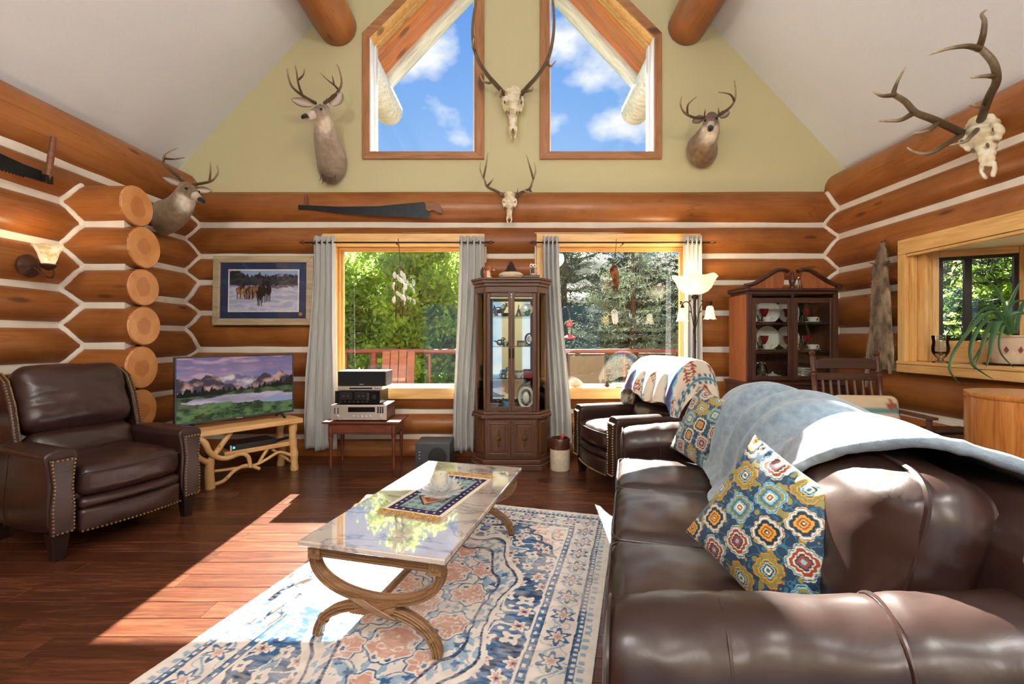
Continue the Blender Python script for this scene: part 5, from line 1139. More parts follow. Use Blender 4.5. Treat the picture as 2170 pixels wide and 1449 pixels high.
# cable box and remote on the shelf
def BW(x, y, z): p = B0+bd_*x+bi*y; return Vector((p.x, p.y, z))
cb = thing('cable_box', 'black cable box with a green light on the bench shelf', 'cable box', BW(0.10, 0.0, 0.2755), BRZ)
G().box(-0.19, 0.19, -0.115, 0.115, 0.004, 0.048).build('case', MAT['black_plastic'], cb, bev=0.004); G().box(-0.17, -0.155, -0.117, -0.114, 0.018, 0.034).build('display', emitter('green_indicator', (0.05, 0.9, 0.7), 2.0), cb)
G().box(-0.191, -0.180, -0.117, -0.10, 0.004, 0.048).build('corner_strip', plain('silver_strip', srgb(190, 196, 200), 0.3, 0.7), cb)
rm = thing('remote_control', 'black remote control beside the cable box on the bench shelf', 'remote', BW(0.385, -0.02, 0.2755), BRZ+rad(20)); G().soft((0, 0, 0.012), (0.16, 0.042, 0.022), 0.009, 4, 3).build('case', MAT['black_plastic'], rm); 
g = G()
for i in range(6):
    for j in range(3): g.ball((-0.055+i*0.02, -0.011+j*0.011, 0.0235), 0.0032, 6, 4)
tag(g.build('buttons', bpy.data.materials['grey_bezel'], rm), kind='stuff')

# ================================================================== framed picture on the back wall
pf = thing('framed_picture', 'framed print of a snowy horse drive with blue mat on the log wall', 'picture', (-2.60, 4.755, 1.74)); pw, ph = 1.045, 0.725; pf.rotation_euler = (rad(-1.5), 0, 0)
MAT['frame_gold'] = wood('champagne_frame', srgb(146, 128, 100), srgb(172, 154, 124), srgb(196, 180, 150), rough=0.4, ax='x')
fw = 0.07
for nm, poly in (('frame_rail', [(-pw/2, ph/2), (pw/2, ph/2), (pw/2-fw, ph/2-fw), (-pw/2+fw, ph/2-fw)]), ('frame_rail', [(-pw/2, -ph/2), (pw/2, -ph/2), (pw/2-fw, -ph/2+fw), (-pw/2+fw, -ph/2+fw)]), ('frame_stile', [(-pw/2, -ph/2), (-pw/2, ph/2), (-pw/2+fw, ph/2-fw), (-pw/2+fw, -ph/2+fw)]), ('frame_stile', [(pw/2, -ph/2), (pw/2, ph/2), (pw/2-fw, ph/2-fw), (pw/2-fw, -ph/2+fw)])):
    G().prism(poly, -0.035, 0.0, 'y').build(nm, MAT['frame_gold'], pf, bev=0.006, loc=(0, 0, 0))
G().box(-pw/2+0.02, pw/2-0.02, -0.012, -0.004, -ph/2+0.02, ph/2-0.02).build('blue_mat', plain('navy_mat_board', srgb(38, 54, 92), 0.8, var=0.06), pf)
iw, ih = 0.715, 0.420
G().box(-iw/2-0.014, iw/2+0.014, -0.0135, -0.0115, -ih/2-0.014+0.0, ih/2+0.014).build('white_mat', plain('white_mat_board', srgb(226, 222, 212), 0.8), pf)
U, V = np.meshgrid(np.linspace(0, 1, 220), np.linspace(0, 1, 130)); n1 = fbm(v3(U*6, V*9, 3), 4); n2 = fbm(v3(U*24, V*24, 3), 3)
c = lerp(np.array(srgb(176, 176, 200)), np.array(srgb(226, 226, 236)), np.clip(0.5+0.9*n1, 0, 1)); c = lerp(c, np.array(srgb(120, 128, 170)), np.clip(n1*1.3-0.1, 0, 0.6))
c = np.where((V > 0.60+0.03*n1)[..., None], lerp(np.array(srgb(60, 62, 96)), np.array(srgb(150, 158, 190)), np.clip(0.5+n2, 0, 1)), c); c = np.where((V > 0.86+0.08*np.interp(U[0], [0, 0.3, 0.6, 0.75, 1], [0, -0.3, 0.2, 0.9, 0.2]))[..., None], np.array(srgb(150, 170, 206)), c)
trees_ = 0.64+np.interp(U[0], [0, 0.12, 0.28, 0.45, 0.6, 0.8, 1], [0.30, 0.34, 0.18, 0.24, 0.16, 0.22, 0.2])+0.10*np.abs(vnoise(v3(U[0]*34, 3, 0))); c = np.where(((V > 0.63) & (V < trees_))[..., None], lerp(np.array(srgb(28, 32, 36)), np.array(srgb(66, 68, 78)), np.clip(0.4+n2, 0, 1)), c)
rs = np.random.RandomState(8)
for k in range(17):                                      # far string of horses
    u0, v0 = rs.uniform(0.62, 0.97), rs.uniform(0.57, 0.64); e_ = ((U-u0)/0.022)**2+((V-v0)/0.022)**2; c = np.where((e_ < 1)[..., None], np.array(srgb(112, 92, 92)), c)
for k in range(15):                                      # herd
    u0 = 0.14+0.34*k/15+rs.normal()*0.012; v0 = 0.50+rs.normal()*0.03; h = [srgb(92, 60, 40), srgb(150, 108, 74), srgb(58, 38, 30), srgb(176, 134, 92)][k % 4]; e_ = ((U-u0)/0.045)**2+((V-v0)/0.075)**2; c = np.where((e_ < 1)[..., None], np.array(h)*np.clip(1+0.5*n2, 0.6, 1.5)[..., None], c)
    for q in (-0.025, 0.022): c = np.where(((np.abs(U-u0-q) < 0.006) & (V < v0) & (V > v0-0.20))[..., None], np.array(h)*0.7, c)
    e_ = ((U-u0-0.02)/0.018)**2+((V-v0-0.07)/0.05)**2; c = np.where((e_ < 1)[..., None], np.array(h)*0.9, c)
for (u0, v0) in ((0.50, 0.50), (0.575, 0.52), (0.45, 0.42)):
    e_ = ((U-u0)/0.04)**2+((V-v0)/0.14)**2; c = np.where((e_ < 1)[..., None], np.array(srgb(40, 26, 22))*np.clip(1+0.5*n2, 0.6, 1.5)[..., None], c); e_ = ((U-u0+0.01)/0.022)**2+((V-v0-0.14)/0.06)**2; c = np.where((e_ < 1)[..., None], np.array(srgb(30, 20, 18)), c)
    for q in (-0.03, -0.01, 0.02): c = np.where(((np.abs(U-u0-q) < 0.007) & (V < v0) & (V > v0-0.30))[..., None], np.array(srgb(34, 22, 20)), c)
MAT['print'] = painted('printed_paper', 0.5)
o = G().grid(-iw/2+U*iw, np.full(U.shape, -0.0140), -ih/2+V*ih).build('print', MAT['print'], pf); paint(o, c.reshape(-1, 3))
G().box(-pw/2+fw-0.01, pw/2-fw+0.01, -0.019, -0.0175, -ph/2+fw-0.01, ph/2-fw+0.01).build('glazing', thin_glass('picture_glass', (1, 1, 1), 0.02), pf, sm=False)
G().lathe([(0, 0), (0.020, 0.001), (0.020, 0.002), (0, 0.002)], 16).build('medallion', plain('copper_seal', srgb(190, 130, 80), 0.4, 0.5), pf, loc=(0.388, -0.0125, -0.245), rot=(rad(90), 0, 0))

# ================================================================== curtains
n = N('grey_curtain'); wv_ = n.noise(n.co((1, 1, 0.05)), 60, 4); n.set(col=n.ramp(wv_, [(0.3, srgb(190, 190, 186)), (0.7, srgb(212, 212, 208))]), rough=0.85, sheen=0.3, spec=0.2)
t_ = n.n.new('ShaderNodeBsdfTranslucent'); t_.inputs[0].default_value = srgb(190, 190, 184)+(1,); mx = n.n.new('ShaderNodeMixShader'); mx.inputs[0].default_value = 0.12; n.l.new(n.b.outputs[0], mx.inputs[1]); n.l.new(t_.outputs[0], mx.inputs[2]); n.l.new(mx.outputs[0], n.out.inputs[0]); MAT['curtain'] = n.m
MAT['rodmetal'] = plain('dark_bronze_rod', srgb(52, 42, 38), 0.4, 0.7)
CY_ = 4.665
def curtain(xt0, xt1, xb0, xb1, zb, label, n_pl=5, seed=1):
    t = thing('curtain', label, 'curtain', ((xb0+xb1)/2, CY_, zb), 0, 'grey curtains of the two picture windows'); ox, oz = (xb0+xb1)/2, zb
    T = np.linspace(0, 1, 90); Z = np.linspace(0, 1, 44); TT, ZZ = np.meshgrid(T, Z); w = 1-ZZ
    x0 = xb0+(xt0-xb0)*smooth(0, 0.9, ZZ); x1 = xb1+(xt1-xb1)*smooth(0, 0.9, ZZ); ph_ = TT+0.05*fbm(v3(TT*3, ZZ*2.2, seed), 2)*w
    amp = 0.036+0.006*w; Y = amp*np.sin(2*math.pi*n_pl*ph_+seed)+0.010*fbm(v3(TT*6, ZZ*5, seed+4), 2)*w; X = x0+(x1-x0)*(TT+0.02*np.sin(2*math.pi*n_pl*ph_*2+seed)*1.0)
    zt = 2.295; Zw = zb+(zt-zb)*ZZ+0.012*np.sin(TT*9+seed)*w**4
    o = G().grid(X-ox, Y, Zw-oz).build('cloth', MAT['curtain'], t, ang=rad(180)); sd = o.modifiers.new('t', 'SOLIDIFY'); sd.thickness = 0.003
    for k in range(n_pl*2):
        xr_ = xt0+(xt1-xt0)*((k*0.5+0.0)/n_pl+ (math.pi-seed % math.pi)/(2*math.pi*n_pl)) 
        if xt0+0.005 < xr_ < xt1-0.005 and k % 2 == 0: G().tube([(xr_-ox+0.004*math.sin(a)*0, 0.021*math.cos(a), 2.228-oz+0.021*math.sin(a)) for a in np.linspace(0, 2*math.pi, 14, endpoint=False)], 0.004, 6, closed=True).build('grommet', MAT['rodmetal'], t)
    return t
curtain(-2.045, -1.825, -2.165, -1.80, 0.10, 'grey curtain left of the stereo, at the left picture window', 4, 0.4)
curtain(-0.552, -0.293, -0.620, -0.385, 0.08, 'grey curtain just left of the glass curio cabinet', 4, 1.3)
curtain(0.315, 0.485, 0.375, 0.62, 0.13, 'grey curtain just right of the glass curio cabinet', 4, 2.1)
curtain(1.775, 1.955, 1.76, 1.96, 0.10, 'grey curtain behind the floor lamp', 4, 0.9)
def rod(x0, x1, label):
    t = thing('curtain_rod', label, 'curtain rod', ((x0+x1)/2, CY_, 2.228), 0, 'curtain rods'); h = (x1-x0)/2-0.09
    G().tube([(-h, 0, 0), (h, 0, 0)], 0.0085, 10).build('pole', MAT['rodmetal'], t)
    for s in (-1, 1):
        g = G(); g.lathe([(0.006, 0), (0.012, 0.006), (0.006, 0.014)], 10)
        for k in range(4):
            a0 = k*math.pi/2; g.tube([(0.017*math.sin(math.pi*q)*math.cos(a0+q*2.4), 0.017*math.sin(math.pi*q)*math.sin(a0+q*2.4), 0.014+0.062*q) for q in np.linspace(0, 1, 10)], 0.0028, 5)
        g.ball((0, 0, 0.079), 0.006, 8, 6); g.build('finial', MAT['rodmetal'], t, loc=(s*h, 0, 0), rot=(0, s*math.pi/2, 0))
    for xb in (-h+0.06, 0.0, h-0.06):
        g = G().tube([(xb, 0, -0.010), (xb, 0.0, -0.016), (xb, 0.107, -0.016)], 0.005, 6); g.lathe([(0.011, -0.006), (0.011, 0.006)], 10, (xb, 0, -0.008)); g.build('bracket', MAT['rodmetal'], t)
rod(-2.20, -0.175, 'dark metal curtain rod across the left picture window'); rod(0.175, 2.11, 'dark metal curtain rod across the right picture window')

# ================================================================== stereo on its table
MAT['mahog'] = wood('mahogany', srgb(70, 32, 20), srgb(104, 52, 32), srgb(134, 72, 46), rough=0.35, ax='x')
MAT['mahog_z'] = wood('mahogany_upright', srgb(70, 32, 20), srgb(104, 52, 32), srgb(134, 72, 46), rough=0.35, ax='z')
st = thing('side_table', 'reddish mahogany side table with one drawer under the stereo', 'side table', (-1.43, 4.475, 0))
G().box(-0.365, 0.365, -0.205, 0.195, 0.435, 0.455).build('table_top', MAT['mahog'], st, bev=0.005)
G().box(-0.32, 0.32, -0.165, -0.145, 0.33, 0.434).build('front_apron', MAT['mahog'], st, bev=0.003); 
for s in (-1, 1): G().box(s*0.312-0.008, s*0.312+0.008, -0.144, 0.165, 0.33, 0.434).build('side_apron', MAT['mahog'], st, bev=0.003)
G().box(-0.32, 0.32, 0.15, 0.166, 0.33, 0.434).build('back_apron', MAT['mahog'], st)
d = G().box(-0.235, 0.235, -0.172, -0.160, 0.345, 0.422).build('drawer', MAT['mahog'], st, bev=0.003); G().lathe([(0.006, 0), (0.006, 0.01), (0.014, 0.018), (0.010, 0.026), (0, 0.028)], 14).build('knob', MAT['mahog'], d, loc=(0, -0.172, 0.384), rot=(rad(90), 0, 0))
for x in (-0.30, 0.30):
    for y in (-0.15, 0.15): G().lathe([(0.010, 0), (0.014, 0.10), (0.018, 0.24), (0.022, 0.29), (0.019, 0.30), (0.024, 0.31), (0.024, 0.40)], 14, (x, y, 0)).build('leg', MAT['mahog_z'], st)
MAT['silver'] = plain('brushed_silver', srgb(206, 202, 194), 0.32, 0.65, var=0.05, sc=90)
MAT['blackgloss'] = plain('black_gloss', srgb(14, 15, 17), 0.15, var=0.1)
MAT['walnut'] = wood('walnut_case', srgb(58, 34, 24), srgb(84, 52, 38), srgb(104, 68, 50), rough=0.4, ax='y')
rc = thing('stereo_receiver', 'wide silver stereo receiver at the bottom of the stack', 'receiver', (-1.455, 4.455, 0.455))
G().box(-0.265, 0.265, -0.145, 0.16, 0.012, 0.155).build('case', MAT['walnut'], rc, bev=0.004); fp = G().box(-0.265, 0.265, -0.157, -0.145, 0.012, 0.155).build('faceplate', MAT['silver'], rc, bev=0.003)
G().box(-0.10, 0.155, -0.1595, -0.1565, 0.088, 0.135).build('dial_window', MAT['blackgloss'], fp)
for i in range(5): G().lathe([(0.011, 0), (0.010, 0.012), (0.0, 0.013)], 14).build('knob', MAT['silver'], fp, loc=(-0.05+i*0.04, -0.157, 0.045), rot=(rad(90), 0, 0))
for s in (-1, 1): G().lathe([(0.020, 0), (0.018, 0.016), (0.0, 0.017)], 18).build('knob', MAT['silver'], fp, loc=(s*0.205, -0.157, 0.042), rot=(rad(90), 0, 0))
for i in range(9): G().box(-0.006, 0.006, -0.008, 0.0, -0.004, 0.004).build('button', MAT['silver'], fp, loc=(-0.14+i*0.028 if i < 9 else 0, -0.157, 0.022))
for i in range(4):
    for j in range(3): G().box(-0.007, 0.007, -0.005, 0.0, -0.006, 0.006).build('button', MAT['blackgloss'], fp, loc=(0.185+j*0.022, -0.157, 0.085+i*0.015)); 
for i in range(4):
    for j in range(2): G().box(-0.006, 0.006, -0.005, 0.0, -0.004, 0.004).build('button', MAT['blackgloss'], fp, loc=(-0.225+j*0.03, -0.157, 0.078+i*0.015))
for x in (-0.22, 0.22):
    for y in (-0.11, 0.12): G().lathe([(0.014, 0), (0.014, 0.013)], 10, (x, y, 0)).build('foot', MAT['black_plastic'], rc)
ck = thing('cassette_deck', 'black twin cassette deck stacked on the silver receiver', 'cassette deck', (-1.48, 4.48, 0.6105))
G().box(-0.215, 0.215, -0.13, 0.15, 0.008, 0.128).build('case', MAT['black_plastic'], ck, bev=0.003); fp = G().box(-0.215, 0.215, -0.142, -0.13, 0.008, 0.128).build('faceplate', MAT['blackgloss'], ck, bev=0.003)
for x in (-0.11, 0.035):
    w_ = G().box(-0.06, 0.06, -0.1465, -0.1415, 0.045, 0.115).build('cassette_door', plain('smoked_door', srgb(34, 36, 40), 0.12), fp, loc=(x, 0, 0), bev=0.003)
    for q in (-0.02, 0.02): G().lathe([(0.010, 0), (0.010, 0.002), (0, 0.002)], 12).build('reel_window', bpy.data.materials['grey_bezel'], w_, loc=(q, -0.1465, 0.08), rot=(rad(90), 0, 0))
for i in range(7): G().box(-0.008, 0.008, -0.006, 0, -0.004, 0.004).build('button', bpy.data.materials['grey_bezel'], fp, loc=(-0.16+i*0.042, -0.142, 0.026))
G().lathe([(0.022, 0), (0.020, 0.012), (0, 0.013)], 18).build('knob', MAT['black_plastic'], fp, loc=(0.16, -0.142, 0.07), rot=(rad(90), 0, 0)); G().box(0.095, 0.11, -0.144, -0.1415, 0.04, 0.11).build('level_meter', bpy.data.materials['grey_bezel'], fp)
dv = thing('disc_player', 'thin silver disc player between cassette deck and speaker', 'disc player', (-1.465, 4.49, 0.7390))
G().box(-0.215, 0.215, -0.13, 0.13, 0.003, 0.040).build('case', MAT['silver'], dv, bev=0.003); G().box(-0.10, 0.12, -0.1325, -0.1295, 0.015, 0.029).build('tray', MAT['blackgloss'], dv, bev=0.001)
for i in range(3): G().lathe([(0.006, 0), (0.005, 0.004), (0, 0.004)], 10).build('button', bpy.data.materials['grey_bezel'], dv, loc=(0.15+i*0.02, -0.13, 0.022), rot=(rad(90), 0, 0))
sp = thing('center_speaker', 'long black loudspeaker on top of the stereo stack', 'speaker', (-1.455, 4.50, 0.7795))
G().box(-0.235, 0.235, -0.11, 0.12, 0.0, 0.145).build('cabinet', plain('grey_speaker_case', srgb(70, 72, 76), 0.5), sp, bev=0.004); G().box(-0.228, 0.228, -0.120, -0.110, 0.008, 0.137).build('grille', plain('black_grille_cloth', srgb(20, 20, 22), 0.9, sc=300, var=0.4), sp, bev=0.006); G().box(-0.02, 0.02, -0.122, -0.1195, 0.015, 0.022).build('badge', bpy.data.materials['silver_badge'], sp)
sw = thing('subwoofer', 'black subwoofer box with round port on the floor by the curtain', 'subwoofer', (-0.755, 4.45, 0))
G().box(-0.165, 0.165, -0.14, 0.15, 0.012, 0.245).build('cabinet', plain('charcoal_case', srgb(54, 58, 66), 0.45), sw, bev=0.006)
G().lathe([(0.088, 0.0), (0.088, 0.006), (0.080, 0.006), (0.070, -0.02), (0.0, -0.03)], 28).build('port_ring', plain('black_port', srgb(10, 11, 14), 0.5), sw, loc=(0.045, -0.141, 0.115), rot=(rad(90), 0, 0))
for i in range(3): G().lathe([(0.006, 0), (0.005, 0.004), (0, 0.004)], 10).build('knob', MAT['silver'], sw, loc=(-0.125, -0.141, 0.10+i*0.03), rot=(rad(90), 0, 0))
for x in (-0.13, 0.13):
    for y in (-0.11, 0.11): G().lathe([(0.014, 0), (0.014, 0.013)], 10, (x, y, 0)).build('foot', MAT['black_plastic'], sw)
# ================================================================== curio cabinet
MAT['oak'] = wood('brown_oak', srgb(60, 36, 23), srgb(88, 55, 36), srgb(112, 75, 51), rough=0.38, ax='x', sc=1.3)
MAT['oak_z'] = wood('brown_oak_upright', srgb(60, 36, 23), srgb(88, 55, 36), srgb(112, 75, 51), rough=0.38, ax='z', sc=1.3)
MAT['cab_glass'] = thin_glass('cabinet_glass', (0.96, 0.98, 0.97), 0.04)
n = N('mirror'); n.set(col=(0.82, 0.84, 0.84), metal=1.0, rough=0.02); MAT['mirror'] = n.m
MAT['shelf_glass'] = thin_glass('green_shelf_glass', (0.86, 0.95, 0.93), 0.12)
MAT['brass'] = plain('antique_brass', srgb(96, 76, 44), 0.4, 0.9)
CX0, CYF, CYB = -0.005, 4.285, 4.565
cur = thing('curio_cabinet', 'tall canted glass curio cabinet of brown oak between the windows', 'cabinet', (CX0, CYF, 0))
def canted(fw, bw, d, e=0.0): return [(-fw-e, -e), (fw+e, -e), (bw+e, 0.125-e*0.3), (bw+e, d), (-bw-e, d), (-bw-e, 0.125-e*0.3)]
D_ = CYB-CYF
for nm, z0, z1, e in (('plinth', 0.0, 0.055, 0.040), ('plinth_moulding', 0.056, 0.095, 0.022), ('base', 0.096, 0.488, 0.0), ('waist_moulding', 0.489, 0.52, 0.036), ('waist_moulding', 0.521, 0.548, 0.018), ('header', 1.675, 1.735, 0.0), ('cornice', 1.736, 1.765, 0.014), ('cornice', 1.766, 1.792, 0.030), ('cornice', 1.793, 1.812, 0.042)):
    G().prism(canted(0.245, 0.352, D_, e), z0, z1).build(nm, MAT['oak'], cur, bev=0.005)
for s in (-1, 1):      # lower doors with raised panels
    d = G().box(0.012, 0.232, -0.018, -0.001, 0.125, 0.468).build('lower_door', MAT['oak_z'], cur, bev=0.004)
    if s < 0: d.scale = (-1, 1, 1)
    for (a, b, z0, z1) in ((0.032, 0.212, 0.432, 0.448), (0.032, 0.212, 0.145, 0.161), (0.032, 0.048, 0.162, 0.431), (0.196, 0.212, 0.162, 0.431)): G().box(a, b, -0.026, -0.017, z0, z1).build('moulding', MAT['oak'], d, bev=0.004)
    G().box(0.058, 0.186, -0.025, -0.017, 0.172, 0.421).build('raised_panel', MAT['oak_z'], d, bev=0.007)
    g = G(); zc = 0.297
    g.lathe([(0.0, 0), (0.028, 0), (0.026, 0.006), (0.012, 0.008), (0.008, 0.014), (0, 0.016)], 18)
    for q in (-1, 1):
        for k in range(5): g.ball((0, q*(0.030+k*0.012), 0.003), (0.012-0.002*k+(0.004 if k == 2 else 0), 0.008, 0.005), 8, 5)
    g.build('brass_pull', MAT['brass'], d, loc=(0.122, -0.025, zc), rot=(rad(90), 0, 0))
    # canted lower panel
    a = Vector((s*0.245, 0, 0)); b = Vector((s*0.352, 0.125, 0)); dd = (b-a).normalized(); nn = Vector((dd.y*s, -dd.x*s, 0))
    p = G(); p.bar(a+dd*0.03+nn*0.004+Vector((0, 0, 0.30)), b-dd*0.03+nn*0.004+Vector((0, 0, 0.30)), 0.012, 0.30); p.build('side_panel', MAT['oak_z'], cur, bev=0.005)
# upper frame posts
for s in (-1, 1):
    G().box(-0.014, 0.014, -0.002, 0.026, 0.549, 1.674).build('corner_post', MAT['oak_z'], cur, loc=(s*0.243, 0.0, 0), rot=(0, 0, -s*rad(24)), bev=0.003)
    G().box(-0.012, 0.012, -0.012, 0.012, 0.549, 1.674).build('back_post', MAT['oak_z'], cur, loc=(s*0.338, 0.125, 0), bev=0.003)
    G().box(-0.006, 0.006, 0.0, D_-0.137, 0.549, 1.674).build('side_pane', MAT['cab_glass'], cur, loc=(s*0.346, 0.137, 0), sm=False)
    a = Vector((s*0.262, 0.026, 0)); b = Vector((s*0.332, 0.112, 0))
    gl = G(); gl.bar(a+Vector((0, 0, 1.11)), b+Vector((0, 0, 1.11)), 0.004, 1.10); gl.build('side_glass', MAT['cab_glass'], cur, sm=False)
    # upper doors
    dr = G().box(0.001, 0.030, -0.018, -0.002, 0.556, 1.668).build('upper_door', MAT['oak_z'], cur, bev=0.003)
    if s < 0: dr.scale = (-1, 1, 1)
    G().box(0.200, 0.232, -0.018, -0.002, 0.556, 1.668).build('stile', MAT['oak_z'], dr, bev=0.003); G().box(0.031, 0.199, -0.018, -0.002, 1.632, 1.668).build('rail', MAT['oak'], dr, bev=0.003); G().box(0.031, 0.199, -0.018, -0.002, 0.556, 0.596).build('rail', MAT['oak'], dr, bev=0.003)
    G().box(0.029, 0.201, -0.011, -0.008, 0.594, 1.634).build('pane', MAT['cab_glass'], dr, sm=False); 
    g = G().tube(catmull([(0.016, -0.018, 1.135), (0.016, -0.032, 1.125), (0.016, -0.032, 1.075), (0.016, -0.018, 1.065)], 5), 0.005, 8); g.ball((0.016, -0.019, 1.14), 0.008, 8, 6); g.ball((0.016, -0.019, 1.06), 0.008, 8, 6); g.build('handle', MAT['rodmetal'], dr)
G().box(-0.335, 0.335, D_-0.010, D_-0.002, 0.549, 1.674).build('back_mirror', MAT['mirror'], cur, sm=False)
CSH = [0.549, 0.86, 1.165, 1.455]
for z in CSH[1:]: G().prism([(-0.222, 0.012), (0.222, 0.012), (0.318, 0.128), (0.318, D_-0.014), (-0.318, D_-0.014), (-0.318, 0.128)], z-0.006, z).build('glass_shelf', MAT['shelf_glass'], cur, sm=False)
G().box(-0.03, 0.03, D_*0.4, D_*0.4+0.03, 1.664, 1.675).build('cabinet_light', emitter('warm_cabinet_light', (1.0, 0.9, 0.75), 4.0), cur)
# ornaments inside the curio
MAT['silverware'] = plain('polished_silver', srgb(206, 206, 204), 0.15, 0.95); MAT['white_china'] = plain('white_china', srgb(234, 230, 220), 0.2, var=0.03, coat=0.4)
MAT['blue_glass'] = plain('blue_glass', srgb(60, 140, 190), 0.1, var=0.1, trans=0.5); MAT['red_box'] = plain('red_lacquer', srgb(150, 30, 34), 0.25); MAT['green_stone'] = plain('green_stone', srgb(40, 110, 72), 0.2)
MAT['dark_bronze'] = plain('dark_bronze', srgb(70, 52, 42), 0.4, 0.6); MAT['ruby'] = plain('ruby_glass', srgb(124, 16, 30), 0.08, var=0.2, trans=0.1, coat=0.5); MAT['amber'] = plain('amber_stone', srgb(206, 150, 90), 0.3)
MAT['crystal2'] = thin_glass('cut_crystal', (0.93, 0.96, 0.96), 0.10)
VASE = [(0.0, 0), (0.022, 0), (0.030, 0.012), (0.036, 0.04), (0.026, 0.075), (0.016, 0.09), (0.020, 0.105)]
GOB = [(0.0, 0), (0.024, 0), (0.022, 0.004), (0.004, 0.010), (0.004, 0.045), (0.020, 0.060), (0.027, 0.085), (0.024, 0.115)]
BOWL = [(0.0, 0), (0.020, 0), (0.022, 0.006), (0.045, 0.028), (0.052, 0.045)]
BELL = [(0.028, 0), (0.026, 0.008), (0.016, 0.03), (0.010, 0.05), (0.004, 0.056), (0.005, 0.08), (0, 0.086)]
def ornament(kind, mat, x, yy, z, label, sc=1.0, rz=0.0):
    loc = (CX0+x, CYF+yy, z+0.0005)
    if kind in ('vase', 'goblet', 'bowl', 'bell'):
        t = tag(G().lathe([(r*sc, h*sc) for r, h in dict(vase=VASE, goblet=GOB, bowl=BOWL, bell=BELL)[kind]], 18, cap=False).build('trinket_'+kind, MAT[mat], None, loc=loc, rot=(0, 0, rz)), label, kind, 'ornaments in the curio cabinet')
    elif kind == 'plate':
        t = thing('display_plate', label, 'plate', loc, rz, 'ornaments in the curio cabinet'); G().lathe([(0, 0), (0.035*sc, 0.0), (0.055*sc, 0.006), (0.054*sc, 0.009), (0.034*sc, 0.004), (0, 0.004)], 24).build('dish', MAT[mat], t, loc=(0, 0, 0.058*sc), rot=(rad(78), 0, 0))
        G().tube([(-0.02*sc, -0.02, 0.0035), (0, 0.0, 0.012), (0.02*sc, -0.02, 0.0035)], 0.003, 5).build('stand', MAT['dark_bronze'], t)
    elif kind == 'horse':
        t = thing('horse_figurine', label, 'figurine', loc, rz, 'ornaments in the curio cabinet'); g = G(); s = sc
        g.ball((0, 0, 0.055*s), (0.036*s, 0.016*s, 0.018*s), 10, 7); g.tube(catmull([(0.026*s, 0, 0.06*s), (0.042*s, 0, 0.085*s), (0.046*s, 0, 0.10*s)], 3), [0.013*s]*4+[0.010*s]*3, 8); g.ball((0.056*s, 0, 0.098*s), (0.018*s, 0.008*s, 0.009*s), 8, 6)
        for (x_, y_) in ((-0.026, 0.009), (-0.026, -0.009), (0.024, 0.009), (0.024, -0.009)): g.tube([(x_*s, y_*s, 0.05*s), (x_*s*1.1, y_*s, 0.0)], [0.007*s, 0.0045*s], 6)
        g.tube(catmull([(-0.034*s, 0, 0.062*s), (-0.05*s, 0, 0.05*s), (-0.05*s, 0, 0.025*s)], 3), 0.005*s, 6); g.build('body', MAT[mat], t); G().soft((0, 0, -0.0), (0.10*s, 0.05*s, 0.004), 0.001, 2, 2).build('base', MAT['dark_bronze'], t, loc=(0, 0, 0.002))
    elif kind == 'box':
        t = thing('trinket_box', label, 'box', loc, rz, 'ornaments in the curio cabinet'); G().box(-0.045*sc, 0.045*sc, -0.03*sc, 0.03*sc, 0, 0.045*sc).build('body', MAT[mat], t, bev=0.003); G().box(-0.047*sc, 0.047*sc, -0.032*sc, 0.032*sc, 0.046*sc, 0.06*sc).build('lid', MAT[mat], t, bev=0.005)
    elif kind == 'clock':
        t = thing('mantel_ornament', label, 'ornament', loc, rz, 'ornaments in the curio cabinet'); g = G(); g.tube([(0.036*sc*math.cos(a), 0, (0.062+0.05*math.sin(a))*sc) for a in np.linspace(0, 2*math.pi, 22, endpoint=False)], 0.007*sc, 8, closed=True); g.build('ring', MAT[mat], t)
        G().ball((0, 0, 0.062*sc), (0.018*sc, 0.008*sc, 0.030*sc), 10, 8).build('centre', MAT['white_china'], t); G().soft((0, 0, 0.004), (0.07*sc, 0.03*sc, 0.008), 0.003, 2, 2).build('base', MAT['dark_bronze'], t)
    elif kind == 'bird':
        t = thing('bird_figurine', label, 'figurine', loc, rz, 'ornaments in the curio cabinet'); g = G(); s = sc; g.ball((0, 0, 0.03*s), (0.03*s, 0.020*s, 0.026*s), 10, 8); g.ball((0.024*s, 0, 0.058*s), (0.014*s, 0.012*s, 0.014*s), 10, 8); g.tube([(0.036*s, 0, 0.058*s), (0.048*s, 0, 0.055*s)], [0.004*s, 0.001], 6); g.tube([(-0.02*s, 0, 0.032*s), (-0.055*s, 0, 0.045*s)], [0.012*s, 0.004*s], 6, flat=(1.6, 0.5)); g.build('body', MAT[mat], t)
    return t
